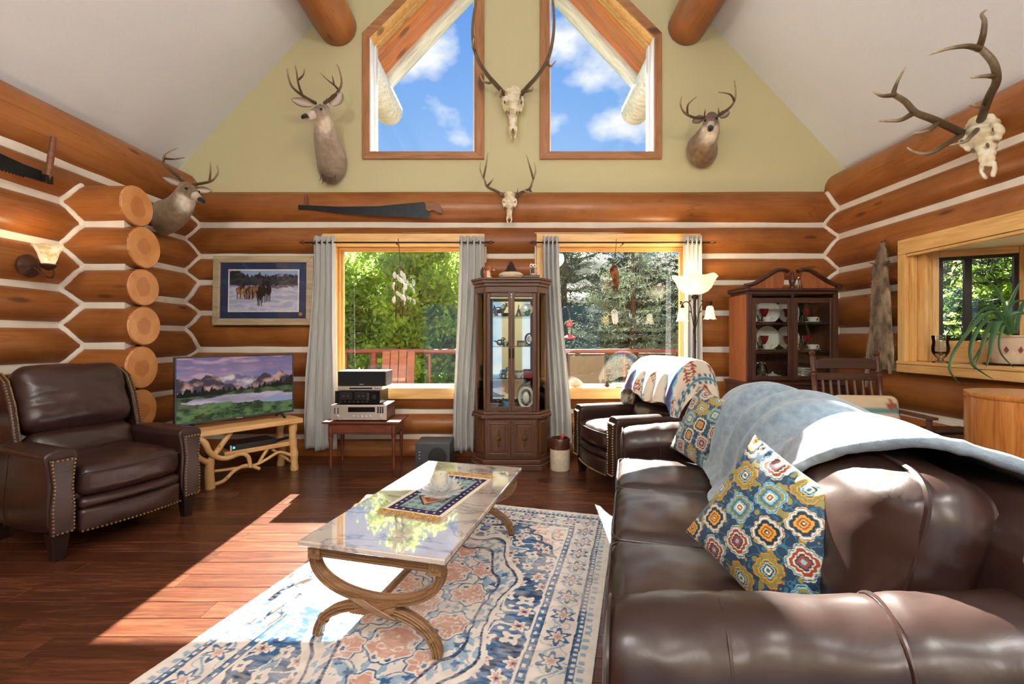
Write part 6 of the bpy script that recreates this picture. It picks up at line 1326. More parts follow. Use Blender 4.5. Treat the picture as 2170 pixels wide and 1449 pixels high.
orn = [('horse', 'silverware', -0.12, 0.10, 3, 1.25, 'silver horse behind the left door, top shelf of the curio cabinet'), ('goblet', 'crystal2', -0.19, 0.16, 3, 1.0, 'crystal goblet at the left of the curio top shelf'), ('vase', 'blue_glass', -0.27, 0.17, 3, 1.1, 'blue glass vase in the left end of the curio top shelf'), ('bowl', 'dark_bronze', -0.06, 0.18, 3, 0.8, 'bronze bowl beside the silver horse on the curio top shelf'),
       ('plate', 'white_china', 0.15, 0.17, 3, 1.15, 'white display plate behind the right door, curio top shelf'), ('bell', 'silverware', 0.07, 0.09, 3, 1.3, 'tall silver bell behind the right door, curio top shelf'), ('bird', 'green_stone', 0.15, 0.05, 3, 0.9, 'small green stone bird on the curio top shelf'), ('clock', 'silverware', 0.27, 0.17, 3, 1.2, 'silver ring ornament in the right end of the curio top shelf'),
       ('bird', 'silverware', -0.11, 0.08, 2, 1.2, 'silver bird behind the left door, second shelf of the curio'), ('vase', 'ruby', -0.27, 0.17, 2, 0.8, 'dark ruby vase in the left end of the curio second shelf'), ('bowl', 'crystal2', -0.06, 0.17, 2, 1.1, 'crystal bowl behind the left door, curio second shelf'), ('box', 'silverware', 0.10, 0.10, 2, 0.9, 'flat silver box behind the right door, curio second shelf'), ('clock', 'dark_bronze', 0.18, 0.16, 2, 1.1, 'bronze ring ornament behind the right door, curio second shelf'), ('goblet', 'silverware', 0.27, 0.16, 2, 1.2, 'silver goblet in the right end of the curio second shelf'),
       ('horse', 'blue_glass', -0.08, 0.07, 1, 0.75, 'small blue glass horse behind the left door, curio third shelf'), ('vase', 'dark_bronze', -0.26, 0.17, 1, 0.9, 'bronze vase in the left end of the curio third shelf'), ('bowl', 'white_china', 0.07, 0.10, 1, 1.0, 'white china bowl behind the right door, curio third shelf'), ('box', 'red_box', 0.17, 0.09, 1, 1.0, 'red lacquer box behind the right door, curio third shelf'), ('clock', 'brass', 0.27, 0.16, 1, 1.3, 'brass ring ornament in the right end of the curio third shelf'),
       ('clock', 'white_china', 0.14, 0.12, 0, 1.9, 'large white ring ornament behind the right door, curio floor'), ('bird', 'dark_bronze', -0.11, 0.09, 0, 1.0, 'bronze bird behind the left door, curio floor'), ('bowl', 'blue_glass', -0.05, 0.17, 0, 1.0, 'blue glass bowl behind the left door, curio floor'), ('bowl', 'green_stone', 0.27, 0.17, 0, 0.9, 'green stone bowl in the right end of the curio floor'), ('vase', 'silverware', -0.25, 0.16, 0, 0.9, 'silver vase in the left end of the curio floor'), ('bell', 'dark_bronze', 0.06, 0.08, 0, 0.8, 'small bronze bell behind the right door, curio floor')]
for k, m, x, yy, sh, sc, lb_ in orn: ornament(k, m, x, yy, CSH[sh], lb_, sc, 0.3 if x < 0 else -0.2)
# on top of the curio
TZ = 1.8125
sq = thing('chipmunk_figurine', 'orange chipmunk figurine on the left top of the curio cabinet', 'figurine', (-0.235, CYF+0.09, TZ)); g = G()
g.ball((0, 0, 0.045), (0.040, 0.036, 0.046), 14, 10); g.ball((0.028, -0.006, 0.098), (0.032, 0.028, 0.028), 14, 10); g.ball((0.058, -0.008, 0.088), (0.016, 0.014, 0.013), 10, 8); g.ball((0.012, 0.012, 0.126), (0.010, 0.006, 0.011), 8, 6); g.ball((0.040, 0.014, 0.125), (0.009, 0.006, 0.010), 8, 6); g.ball((0.03, -0.02, 0.012), (0.026, 0.016, 0.012), 10, 6); g.ball((-0.01, -0.03, 0.014), (0.024, 0.014, 0.014), 10, 6)
g.tube(catmull([(-0.03, 0.02, 0.015), (-0.055, 0.03, 0.04), (-0.055, 0.03, 0.09), (-0.035, 0.03, 0.12)], 4), [0.016]*13, 8)
o = mobj('body', fuse(g, 0.005, 4), painted('painted_resin', 0.45), sq); V = vco(o.data); c = np.tile(np.array(srgb(176, 96, 48)), (len(V), 1)); c[(V[:, 0] < -0.04)] = srgb(60, 38, 28); c[(V[:, 1] < -0.024) & (V[:, 2] < 0.085) & (np.abs(V[:, 0]-0.012) < 0.018)] = srgb(226, 206, 176); c[(V[:, 0] > 0.052) & (V[:, 2] < 0.09)] = srgb(226, 196, 164); paint(o, c)
MAT['eye'] = plain('black_eye', srgb(12, 10, 10), 0.08)
for y_ in (-0.030,): G().ball((0.043, y_, 0.104), 0.006, 8, 6).build('eye', MAT['eye'], sq)
dish = thing('stoneware_dish', 'round cream stoneware dish with lid on top of the curio cabinet', 'dish', (-0.01, CYF+0.10, TZ)); MAT['stoneware'] = plain('cream_stoneware', srgb(214, 194, 164), 0.45, var=0.08, sc=40, bump=0.3)
G().lathe([(0, 0), (0.085, 0), (0.112, 0.012), (0.116, 0.022)], 30).build('bowl', MAT['stoneware'], dish); G().lathe([(0.118, 0.0225), (0.122, 0.034), (0.114, 0.052), (0.09, 0.064), (0.0, 0.066)], 30).build('lid', MAT['stoneware'], dish)
pc = thing('pine_cone', 'large dark pine cone standing on the stoneware dish', 'pine cone', (-0.01, CYF+0.10, TZ+0.0665)); g = G(); MAT['cone'] = plain('dark_cone', srgb(58, 36, 26), 0.6, var=0.3)
g.lathe([(0.03, 0), (0.04, 0.01), (0.02, 0.07), (0.003, 0.105)], 10); g.build('core', MAT['cone'], pc)
sm_ = G().add([(0, 0, 0), (-0.012, 0.02, 0.004), (0, 0.034, 0.012), (0.012, 0.02, 0.004), (0, 0.02, -0.004)], [(0, 3, 2, 1), (0, 1, 4), (1, 2, 4), (2, 3, 4), (3, 0, 4)]).mesh('scale')
for k in range(70):
    z = 0.004+0.092*(k/70); a = k*2.39996; r = 0.036*(1-z/0.11)+0.002; o = mobj('scale', sm_, MAT['cone'], pc, sm=False); o.location = (r*math.cos(a), r*math.sin(a), z); q = 1.0-0.55*z/0.1; o.scale = (q, q, q); o.rotation_mode = 'QUATERNION'; o.rotation_quaternion = (Matrix.Rotation(a-math.pi/2, 3, 'Z')@Matrix.Rotation(rad(15+45*z/0.1), 3, 'X')).to_quaternion()
bkx = thing('beaded_box', 'flat black beaded box under the owl on top of the curio cabinet', 'box', (0.185, CYF+0.09, TZ)); G().box(-0.078, 0.078, -0.055, 0.055, 0, 0.022).build('body', plain('black_beadwork', srgb(30, 26, 30), 0.5, var=0.8, sc=120), bkx, bev=0.003); G().box(-0.081, 0.081, -0.058, 0.058, 0.023, 0.034).build('lid', plain('dark_beadwork', srgb(60, 40, 36), 0.5, var=0.8, sc=120), bkx, bev=0.003)
g = G()
for i in range(26): g.ball((-0.078+i*0.00624, -0.0585, 0.0225), 0.0028, 6, 4)
tag(g.build('beads', MAT['white_china'], bkx), kind='stuff')
ow = thing('owl_figurine', 'cream and brown owl figurine on the beaded box', 'figurine', (0.205, CYF+0.085, TZ+0.0345)); ow.rotation_euler = (0, 0, rad(-8)); g = G()
g.ball((0, 0, 0.040), (0.034, 0.026, 0.044), 14, 10); g.ball((0, -0.004, 0.088), (0.036, 0.024, 0.026), 14, 10); g.ball((-0.022, -0.002, 0.112), (0.008, 0.006, 0.012), 8, 6); g.ball((0.022, -0.002, 0.112), (0.008, 0.006, 0.012), 8, 6); g.lathe([(0.03, 0), (0.03, 0.02)], 16)
o = mobj('body', fuse(g, 0.005, 3), bpy.data.materials['painted_resin'], ow); V = vco(o.data); c = np.tile(np.array(srgb(206, 190, 160)), (len(V), 1)); c[(V[:, 2] > 0.02) & (V[:, 2] < 0.068) & (V[:, 1] < -0.012) & (np.abs(V[:, 0]+0.003) < 0.018)] = srgb(66, 46, 36); paint(o, c)
for s in (-1, 1): G().lathe([(0.0, 0), (0.016, 0.0), (0.015, 0.004), (0.009, 0.005), (0.0, 0.004)], 16).build('eye_ring', MAT['white_china'], ow, loc=(s*0.0165, -0.027, 0.092), rot=(rad(90), 0, 0)); G().ball((s*0.0165, -0.031, 0.092), (0.008, 0.004, 0.008), 10, 6).build('eye', MAT['eye'], ow)
G().lathe([(0.006, 0), (0.0, 0.014)], 8).build('beak', MAT['dark_bronze'], ow, loc=(0, -0.030, 0.08), rot=(rad(115), 0, 0))

# ================================================================== china cabinet
MAT['dkmahog'] = wood('dark_mahogany', srgb(42, 24, 17), srgb(66, 39, 28), srgb(88, 54, 40), rough=0.4, ax='x'); MAT['dkmahog_z'] = wood('dark_mahogany_upright', srgb(42, 24, 17), srgb(66, 39, 28), srgb(88, 54, 40), rough=0.4, ax='z')
MAT['sidewood'] = wood('reddish_case_side', srgb(110, 58, 30), srgb(146, 82, 44), srgb(168, 100, 58), rough=0.4, ax='z')
KX, KY = 2.66, 4.30
chn = thing('china_cabinet', 'dark mahogany china cabinet with broken arch pediment and glass doors', 'cabinet', (KX, KY, 0))
G().box(-0.47, 0.47, -0.07, 0.345, 0.06, 0.80).build('base', MAT['dkmahog_z'], chn, bev=0.005); G().box(-0.485, 0.485, -0.085, 0.35, 0.801, 0.828).build('base_top', MAT['dkmahog'], chn, bev=0.006); G().box(-0.45, 0.45, -0.05, 0.33, 0.0, 0.059).build('plinth', MAT['dkmahog'], chn)
for s in (-1, 1):
    d = G().box(s*0.03 if s > 0 else -0.43, 0.43 if s > 0 else -0.03, -0.082, -0.071, 0.12, 0.74).build('lower_door', MAT['dkmahog_z'], chn, bev=0.004); G().box((0.09 if s > 0 else -0.37), (0.37 if s > 0 else -0.09), -0.089, -0.0815, 0.18, 0.68).build('panel', MAT['dkmahog_z'], d, bev=0.006); G().ball((s*0.06, -0.09, 0.45), 0.012, 10, 8).build('knob', MAT['brass'], d)
    G().box(s*0.43-(0.012), s*0.43+0.0, 0.005, 0.33, 0.829, 1.66).build('side_panel', MAT['sidewood'], chn)
    G().box(-0.022, 0.022, -0.012, 0.012, 0.829, 1.66).build('corner_stile', MAT['dkmahog_z'], chn, loc=(s*0.408, 0.0, 0), bev=0.003)
    x0, x1 = (0.012, 0.384) if s > 0 else (-0.384, -0.012)
    dr = G().box(x0, x0+0.034, -0.014, 0.004, 0.845, 1.625).build('glass_door', MAT['dkmahog_z'], chn, bev=0.003); G().box(x1-0.034, x1, -0.014, 0.004, 0.845, 1.625).build('stile', MAT['dkmahog_z'], dr, bev=0.003)
    G().box(x0+0.035, x1-0.035, -0.014, 0.004, 1.578, 1.625).build('rail', MAT['dkmahog'], dr, bev=0.003); G().box(x0+0.035, x1-0.035, -0.014, 0.004, 0.845, 0.885).build('rail', MAT['dkmahog'], dr, bev=0.003); G().box(x0+0.033, x1-0.033, -0.006, -0.003, 0.883, 1.58).build('pane', MAT['cab_glass'], dr, sm=False)
G().box(-0.012, 0.012, -0.010, 0.006, 0.829, 1.66).build('centre_stile', MAT['dkmahog_z'], chn)
G().box(-0.416, 0.416, 0.322, 0.334, 0.829, 1.66).build('back_panel', MAT['dkmahog_z'], chn); G().box(-0.416, 0.416, 0.006, 0.321, 0.829, 0.852).build('cabinet_floor', MAT['dkmahog'], chn)
G().box(-0.43, 0.43, -0.012, 0.334, 1.661, 1.69).build('frieze', MAT['dkmahog'], chn, bev=0.004); G().box(-0.452, 0.452, -0.034, 0.345, 1.691, 1.716).build('cornice', MAT['dkmahog'], chn, bev=0.006)
for s in (-1, 1): G().box(s*0.452-(0.04 if s > 0 else 0), s*0.452+(0 if s > 0 else 0.04), -0.034, 0.345, 1.717, 1.735).build('cornice', MAT['dkmahog'], chn, bev=0.005)
KSH = [0.8525, 1.128, 1.392]
for z in KSH[1:]: G().box(-0.414, 0.414, 0.03, 0.32, z-0.014, z-0.0005).build('shelf', MAT['dkmahog'], chn, bev=0.003)
for s in (-1, 1):        # swan-neck pediment
    arc = catmull([(s*0.455, 0, 1.742), (s*0.36, 0, 1.765), (s*0.25, 0, 1.83), (s*0.16, 0, 1.885), (s*0.09, 0, 1.893), (s*0.045, 0, 1.875)], 6)
    G().tube([(p[0], -0.012, p[2]) for p in arc], 0.019, 10, flat=(1.5, 1)).build('swan_neck', MAT['dkmahog'], chn)
    inn = [(s*0.10, 1.717), (s*0.085, 1.74), (s*0.082, 1.80), (s*0.09, 1.85), (s*0.12, 1.865)]; top = [(p[0], p[2]-0.012) for p in arc][::-1][8:]
    poly = [(s*0.40, 1.717)]+[(s*0.10, 1.717), (s*0.085, 1.75), (s*0.080, 1.80), (s*0.09, 1.86)]+top[:-4]; G().prism(poly, -0.008, 0.012, 'y').build('tympanum', MAT['sidewood'], chn, sm=False)
ur = G(); ur.lathe([(0.030, 0), (0.030, 0.012), (0.016, 0.022), (0.026, 0.05), (0.030, 0.075), (0.018, 0.095), (0.012, 0.12), (0.016, 0.135), (0.006, 0.155), (0, 0.17)], 16, (0, 0.0, 1.717)); ur.build('urn_finial', MAT['dkmahog_z'], chn)
hk_ = thing('bell_ornament', 'small dark metal bell lying in the arch of the china cabinet', 'ornament', (KX-0.07, KY+0.075, 1.7165)); o = G().lathe([(0.034, 0), (0.030, 0.010), (0.022, 0.03), (0.014, 0.044), (0.0, 0.048)], 16).build('bell', plain('black_bell', srgb(24, 26, 30), 0.35), hk_); G().tube([(0.012*math.cos(a), 0, 0.058+0.012*math.sin(a)) for a in np.linspace(0, 6.283, 12, endpoint=False)], 0.003, 6, closed=True).build('loop', MAT['brass'], hk_)
lamp_t = thing('silver_candlestick', 'small silver candlestick on the right top of the china cabinet', 'candlestick', (KX+0.20, KY+0.22, 1.7165)); G().lathe([(0.028, 0), (0.026, 0.006), (0.007, 0.016), (0.010, 0.06), (0.006, 0.10), (0.014, 0.118), (0.012, 0.135), (0, 0.137)], 14).build('stick', MAT['silverware'], lamp_t)
# dishes
mplate = G().lathe([(0, 0), (0.075, 0.0), (0.118, 0.012), (0.117, 0.016), (0.074, 0.006), (0, 0.006)], 30).mesh('plate')
mcup = G().lathe([(0, 0.002), (0.024, 0.002), (0.026, 0.006), (0.044, 0.040), (0.046, 0.050), (0.043, 0.050), (0.024, 0.010), (0, 0.008)], 24).mesh('bowl')
msau = G().lathe([(0, 0), (0.040, 0), (0.074, 0.010), (0.073, 0.013), (0.040, 0.005), (0, 0.005)], 26).mesh('saucer')
mred = G().lathe([(0.0, 0), (0.028, 0.0), (0.026, 0.003), (0.004, 0.008), (0.004, 0.052), (0.014, 0.060), (0.034, 0.10), (0.041, 0.14), (0.040, 0.14), (0.0, 0.062)], 22).mesh('goblet')
mtum = G().lathe([(0, 0), (0.020, 0), (0.025, 0.075), (0.0235, 0.075), (0.018, 0.004), (0, 0.004)], 18).mesh('tumbler')
cls = {1: 'middle', 2: 'top'}
def put(name, m, mat, x, yy, z, label, cat, rot=None): o = mobj(name, m, MAT[mat], None, loc=(KX+x, KY+yy, z), rot=rot); m.materials.clear(); m.materials.append(MAT[mat]); return tag(o, label, cat, 'dishes in the china cabinet')
for sh in (1, 2):
    z = KSH[sh]; w = cls[sh]
    for j, x in enumerate((-0.255, -0.095, 0.125)):
        o = put('dinner_plate', mplate, 'white_china', x, (0.285, 0.245, 0.285)[j], z+0.119, 'white dinner plate standing at the back of the %s china shelf, %s' % (w, ['leftmost', 'beside the centre post', 'behind the right door'][j]), 'plate', (rad(80), 0, 0))
    for j, x in enumerate((-0.36, -0.175, 0.05, 0.245)): put('ruby_goblet', mred, 'ruby', x, 0.165, z, 'ruby red goblet on the %s china shelf, %s' % (w, ['first from the left', 'second from the left', 'third from the left', 'last on the right'][j]), 'goblet')
    for j, x in enumerate((-0.355, -0.19, 0.045, 0.245)):
        put('saucer', msau, 'white_china', x, 0.085, z, 'white saucer on the %s china shelf, %s' % (w, ['first from the left', 'second from the left', 'third from the left', 'last on the right'][j]), 'saucer')
        t = thing('teacup', 'white teacup on its saucer, %s china shelf, %s' % (w, ['first from the left', 'second from the left', 'third from the left', 'last on the right'][j]), 'teacup', (KX+x, KY+0.085, z+0.0055), 0, 'dishes in the china cabinet')
        mobj('bowl', mcup, MAT['white_china'], t); G().tube(catmull([(0.038, 0, 0.042), (0.062, 0, 0.042), (0.062, 0, 0.018), (0.034, 0, 0.016)], 5), 0.004, 6).build('handle', MAT['white_china'], t)
    for j, x in enumerate((-0.265, 0.145)): put('glass_tumbler', mtum, 'crystal2', x, 0.075, z, 'clear glass tumbler on the %s china shelf, %s door' % (w, ['left', 'right'][j]), 'glass')
z = KSH[0]
put('serving_platter', mplate, 'white_china', -0.29, 0.14, z, 'white platter lying at the left of the china cabinet floor', 'platter')
t = thing('sugar_dish', 'white lidded sugar dish on the china cabinet floor, left door', 'dish', (KX-0.13, KY+0.10, z), 0, 'dishes in the china cabinet'); G().lathe([(0, 0), (0.04, 0), (0.062, 0.02), (0.064, 0.03), (0.0, 0.031)], 22).build('bowl', MAT['white_china'], t); G().lathe([(0.058, 0.0315), (0.03, 0.045), (0.008, 0.05), (0.010, 0.062), (0, 0.066)], 22).build('lid', MAT['white_china'], t); G().tube(catmull([(0.058, 0, 0.026), (0.08, 0, 0.028), (0.08, 0, 0.012), (0.05, 0, 0.012)], 4), 0.004, 6).build('handle', MAT['white_china'], t)
t = thing('cream_jug', 'white cream jug on the china cabinet floor, right door', 'jug', (KX+0.08, KY+0.09, z), 0, 'dishes in the china cabinet'); G().lathe([(0, 0), (0.03, 0), (0.036, 0.016), (0.032, 0.036), (0.035, 0.044)], 20, cap=False).build('body', MAT['white_china'], t); G().tube(catmull([(0.03, 0, 0.036), (0.062, 0, 0.04), (0.062, 0, 0.012), (0.034, 0, 0.008)], 4), 0.004, 6).build('handle', MAT['white_china'], t)
for i in range(6): o = put('stacked_plate', mplate, 'white_china', 0.21, 0.20, z+i*0.0165, 'white plate in the stack on the china cabinet floor, %s from the bottom' % ['first', 'second', 'third', 'fourth', 'fifth', 'sixth'][i], 'plate')
for j, x in enumerate((-0.215, 0.005, 0.20)): put('silver_shaker', G().lathe([(0.016, 0), (0.015, 0.008), (0.008, 0.014), (0.014, 0.03), (0.010, 0.05), (0, 0.056)], 14).mesh('shaker'), 'silverware', x+(0.03 if j == 1 else 0), 0.055, z, 'silver salt shaker on the china cabinet floor, %s' % ['left of the sugar dish', 'by the centre post', 'before the plate stack'][j], 'shaker')
t = thing('glass_pitcher', 'clear glass pitcher on the china cabinet floor behind the left door', 'pitcher', (KX-0.16, KY+0.24, z), 0, 'dishes in the china cabinet'); G().lathe([(0, 0), (0.045, 0), (0.060, 0.03), (0.050, 0.09), (0.036, 0.12), (0.042, 0.15)], 22, cap=False).build('body', MAT['crystal2'], t); G().tube(catmull([(-0.045, 0, 0.13), (-0.085, 0, 0.12), (-0.08, 0, 0.06), (-0.05, 0, 0.045)], 5), 0.006, 6).build('handle', MAT['crystal2'], t)

# ================================================================== torchiere floor lamp
fl_ = thing('floor_lamp', 'dark metal floor lamp with a lit bowl shade and two tulip shades', 'floor lamp', (1.80, 4.46, 0)); LM = MAT['rodmetal']
n = N('lit_amber_glass'); gr_ = n.noise(n.co(), 9, 4); n.set(col=n.ramp(gr_, [(0.3, srgb(236, 214, 170)), (0.7, srgb(250, 240, 214))]), rough=0.35, emit=n.ramp(gr_, [(0.3, (1.0, 0.72, 0.36)), (0.7, (1.0, 0.86, 0.58))]), es=0.85); MAT['lampglass'] = n.m
G().lathe([(0.0, 0), (0.15, 0), (0.15, 0.012), (0.11, 0.028), (0.04, 0.04), (0.016, 0.07)], 28).build('base', LM, fl_); G().tube([(0, 0, 0.06), (0, 0, 1.66)], 0.011, 12).build('pole', LM, fl_)
G().lathe([(0.012, 1.62), (0.03, 1.635), (0.034, 1.655), (0.022, 1.672)], 18).build('collar', LM, fl_)
V = []; pr_ = [(0.02, 1.672), (0.07, 1.678), (0.12, 1.702), (0.155, 1.74), (0.175, 1.785), (0.200, 1.835), (0.213, 1.848)]; nn = 48
for r, z in pr_+[(r-0.006, z+0.004) for r, z in pr_[::-1]]:
    for k in range(nn): a = 2*math.pi*k/nn; w_ = max(0, (r-0.10)/0.11); V.append((r*(1+0.02*w_*math.cos(6*a))*math.cos(a), r*(1+0.02*w_*math.cos(6*a))*math.sin(a), z+0.012*w_*w_*math.cos(6*a)))
m_ = len(pr_)*2; G().add(V, [(i*nn+k, i*nn+(k+1) % nn, (i+1)*nn+(k+1) % nn, (i+1)*nn+k) for i in range(m_-1) for k in range(nn)]).build('bowl_shade', MAT['lampglass'], fl_)
for s in (-1, 1):
    arm = catmull([(0.0, 0, 1.32), (s*0.03, -0.01, 1.45), (s*0.05, -0.02, 1.56), (s*0.09, -0.03, 1.60), (s*0.128, -0.03, 1.585), (s*0.135, -0.03, 1.555)], 6); a_ = G().tube(arm, 0.005, 8).build('arm', LM, fl_)
    for q, (i0, dx) in enumerate(((8, 0.03), (16, -0.03), (24, 0.035), (27, 0.03))):
        p = arm[i0]; G().add([(p[0], p[1], p[2]), (p[0]+s*dx*0.5, p[1]-0.005, p[2]+0.022), (p[0]+s*dx, p[1], p[2]+0.02), (p[0]+s*dx*0.6, p[1]+0.004, p[2]+0.004)], [(0, 1, 2, 3)]).build('leaf', LM, a_)
    zz = 1.475+(0.02 if s > 0 else 0)
    G().lathe([(0.016, 0.062), (0.020, 0.070), (0.012, 0.085), (0.006, 0.10)], 14, (s*0.135, -0.03, zz)).build('socket', LM, fl_)
    V = []; pr2 = [(0.018, 0.064), (0.030, 0.055), (0.036, 0.03), (0.042, -0.02), (0.052, -0.055), (0.060, -0.064)]; nn = 30
    for r, z in pr2+[(r-0.004, z-0.001) for r, z in pr2[::-1]]:
        for k in range(nn): a = 2*math.pi*k/nn; w_ = max(0, (r-0.04)/0.02); V.append((s*0.135+r*math.cos(a), -0.03+r*math.sin(a), zz+z+0.005*w_*math.cos(6*a)))
    G().add(V, [(i*nn+k, i*nn+(k+1) % nn, (i+1)*nn+(k+1) % nn, (i+1)*nn+k) for i in range(len(pr2)*2-1) for k in range(nn)]).build('tulip_shade', MAT['lampglass'], fl_)
for (z, w, p) in ((1.755, 14, (0, 0)), ):
    ld = bpy.data.lights.new('bulb', 'POINT'); ld.energy = w; ld.color = (1.0, 0.78, 0.5); ld.shadow_soft_size = 0.04; lo_ = bpy.data.objects.new('bulb', ld); COL.objects.link(lo_); lo_.parent = fl_; lo_.location = (0, 0, z+0.05)
vine = [(0.013*math.cos(a*9), 0.013*math.sin(a*9)-0.002, 1.20+0.36*a) for a in np.linspace(0, 1, 40)]; G().tube(vine, 0.004, 6).build('twisted_vine', LM, fl_)

# ================================================================== rocking chair
MAT['rocker'] = wood('rocker_wood', srgb(56, 30, 22), srgb(84, 48, 34), srgb(112, 68, 48), rough=0.35, ax='z')
rk = thing('rocking_chair', 'dark wooden spindle rocking chair behind the sofa', 'rocking chair', (2.70, 3.42, 0), rad(-8)); R_ = MAT['rocker']
turn = [(0.016, 0), (0.018, 0.05), (0.022, 0.06), (0.018, 0.07), (0.020, 0.30), (0.025, 0.31), (0.020, 0.32), (0.025, 0.33), (0.020, 0.34), (0.021, 0.52), (0.026, 0.53), (0.020, 0.545), (0.026, 0.56), (0.020, 0.575), (0.021, 0.68), (0.014, 0.69), (0.024, 0.705), (0.026, 0.72), (0.014, 0.738), (0.0, 0.742)]
bt = rad(-9)
for s in (-1, 1):
    G().lathe(turn, 14).build('back_post', R_, rk, loc=(s*0.243, 0.22, 0.415), rot=(bt, 0, 0)); G().lathe([(0.018, 0), (0.020, 0.15), (0.024, 0.16), (0.020, 0.30), (0.018, 0.62)], 12).build('front_leg', R_, rk, loc=(s*0.25, -0.22, 0.06)); G().lathe([(0.018, 0), (0.018, 0.35)], 12).build('back_leg', R_, rk, loc=(s*0.235, 0.20, 0.06))
    G().box(-0.03, 0.03, -0.25, 0.24, 0, 0.02).build('armrest', R_, rk, loc=(s*0.26, 0, 0.675), bev=0.006)
    G().tube([(s*0.25, y, 0.022+0.10*(y/0.5)**2*0.9) for y in np.linspace(-0.42, 0.50, 18)], 0.018, 8, flat=(0.8, 1.2)).build('rocker_runner', R_, rk)
G().box(-0.25, 0.25, -0.25, 0.23, 0.395, 0.42).build('seat', MAT['dkmahog'], rk, bev=0.01)
def slat(z0, z1, nm, arch=0.0):
    poly = [(-0.225, z0), (0.225, z0), (0.225, z1-arch), (0.17, z1), (-0.17, z1), (-0.225, z1-arch)]; return G().prism(poly, -0.011, 0.011, 'y').build(nm, MAT['dkmahog'], rk, loc=(0, 0.22, 0.415), rot=(bt, 0, 0), bev=0.003)
slat(0.585, 0.672, 'crest_rail', 0.02); slat(0.49, 0.55, 'upper_rail'); slat(0.05, 0.10, 'lower_rail')
for i in range(7): G().lathe([(0.011, 0.10), (0.014, 0.30), (0.011, 0.49)], 8).build('spindle', R_, rk, loc=(-0.18+i*0.06, 0.22, 0.415), rot=(bt, 0, 0))
def rkW(x, y, z): a = rad(-8); return Vector((2.70+x*math.cos(a)-y*math.sin(a), 3.42+x*math.sin(a)+y*math.cos(a), z))
g = G().soft((0, 0, 0), (0.46, 0.12, 0.38), 0.055, 14, 4, (0, 0.03, 0.0)); o = g.build('woven_cushion', painted('woven_cushion_cloth', 0.9, 0.2, 200), None, loc=rkW(0.03, 0.095, 0.612), rot=(rad(-12), 0, rad(-8))); V = vco(o.data); c = np.tile(np.array(srgb(206, 186, 152)), (len(V), 1))
c[(np.abs(V[:, 2]-0.07) < 0.018)] = srgb(96, 140, 140); c[(np.abs(V[:, 2]+0.03) < 0.012)] = srgb(110, 60, 50); k = (np.abs(V[:, 0]-0.15)/0.05+np.abs(V[:, 2]-0.11)/0.05) < 1; c[k] = srgb(150, 84, 60); paint(o, c); tag(o, 'cream woven cushion with a rust motif on the rocking chair', 'cushion')
# dark low table and varnished log pedestal beyond the sofa
bt_ = thing('low_table', 'low dark table under the bay window', 'table', (2.98, 2.93, 0)); G().box(-0.26, 0.26, -0.45, 0.35, 0.585, 0.61).build('table_top', MAT['dkmahog'], bt_, bev=0.005)
for x in (-0.22, 0.22):
    for y in (-0.4, 0.3): G().box(x-0.02, x+0.02, y-0.02, y+0.02, 0, 0.584).build('leg', MAT['dkmahog_z'], bt_, bev=0.003)
tr_ = tag(G().soft((0, 0, 0.009), (0.22, 0.05, 0.018), 0.006, 4, 3).build('tv_remote', MAT['black_plastic'], None, loc=(2.93, 3.02, 0.6105), rot=(0, 0, rad(4))), 'black remote lying on the low dark table', 'remote')
MAT['slab'] = wood('varnished_slab', srgb(150, 78, 26), srgb(196, 120, 50), srgb(228, 160, 84), rough=0.25, ax='z', sc=0.9, coat=0.4)
pd = thing('log_pedestal', 'varnished upright log pedestal behind the sofa at the right', 'pedestal', (2.52, 2.16, 0)); pts = [(0, 0, z) for z in np.linspace(0, 0.955, 8)]; G().tube(pts, [0.265, 0.262, 0.258, 0.256, 0.256, 0.258, 0.26, 0.26], 40).build('trunk', MAT['slab'], pd); G().lathe([(0.262, 0.956), (0.266, 0.966), (0.262, 0.98), (0, 0.982)], 40).build('top', MAT['slab'], pd)
# stoneware crock by the right recliner
ck_ = thing('stoneware_crock', 'brown and cream stoneware crock on the floor by the recliner', 'crock', (0.455, 4.30, 0)); G().lathe([(0, 0), (0.088, 0), (0.094, 0.01), (0.094, 0.20), (0.0, 0.20)], 26).build('body', plain('cream_glaze', srgb(216, 204, 178), 0.35), ck_); G().lathe([(0.0945, 0.20), (0.0945, 0.29), (0.088, 0.30), (0.078, 0.30), (0.076, 0.21)], 26).build('rim_band', plain('brown_glaze', srgb(78, 40, 30), 0.25), ck_)
t = thing('toy_bird', 'pinkish red figurine poking out of the stoneware crock', 'figurine', (0.465, 4.28, 0.203)); g = G(); g.ball((0, 0, 0.05), (0.03, 0.025, 0.05), 10, 8); g.ball((0.01, -0.01, 0.12), (0.022, 0.02, 0.03), 10, 8); mobj('body', fuse(g, 0.007, 3), plain('rose_red_cloth', srgb(170, 80, 74), 0.7), t)
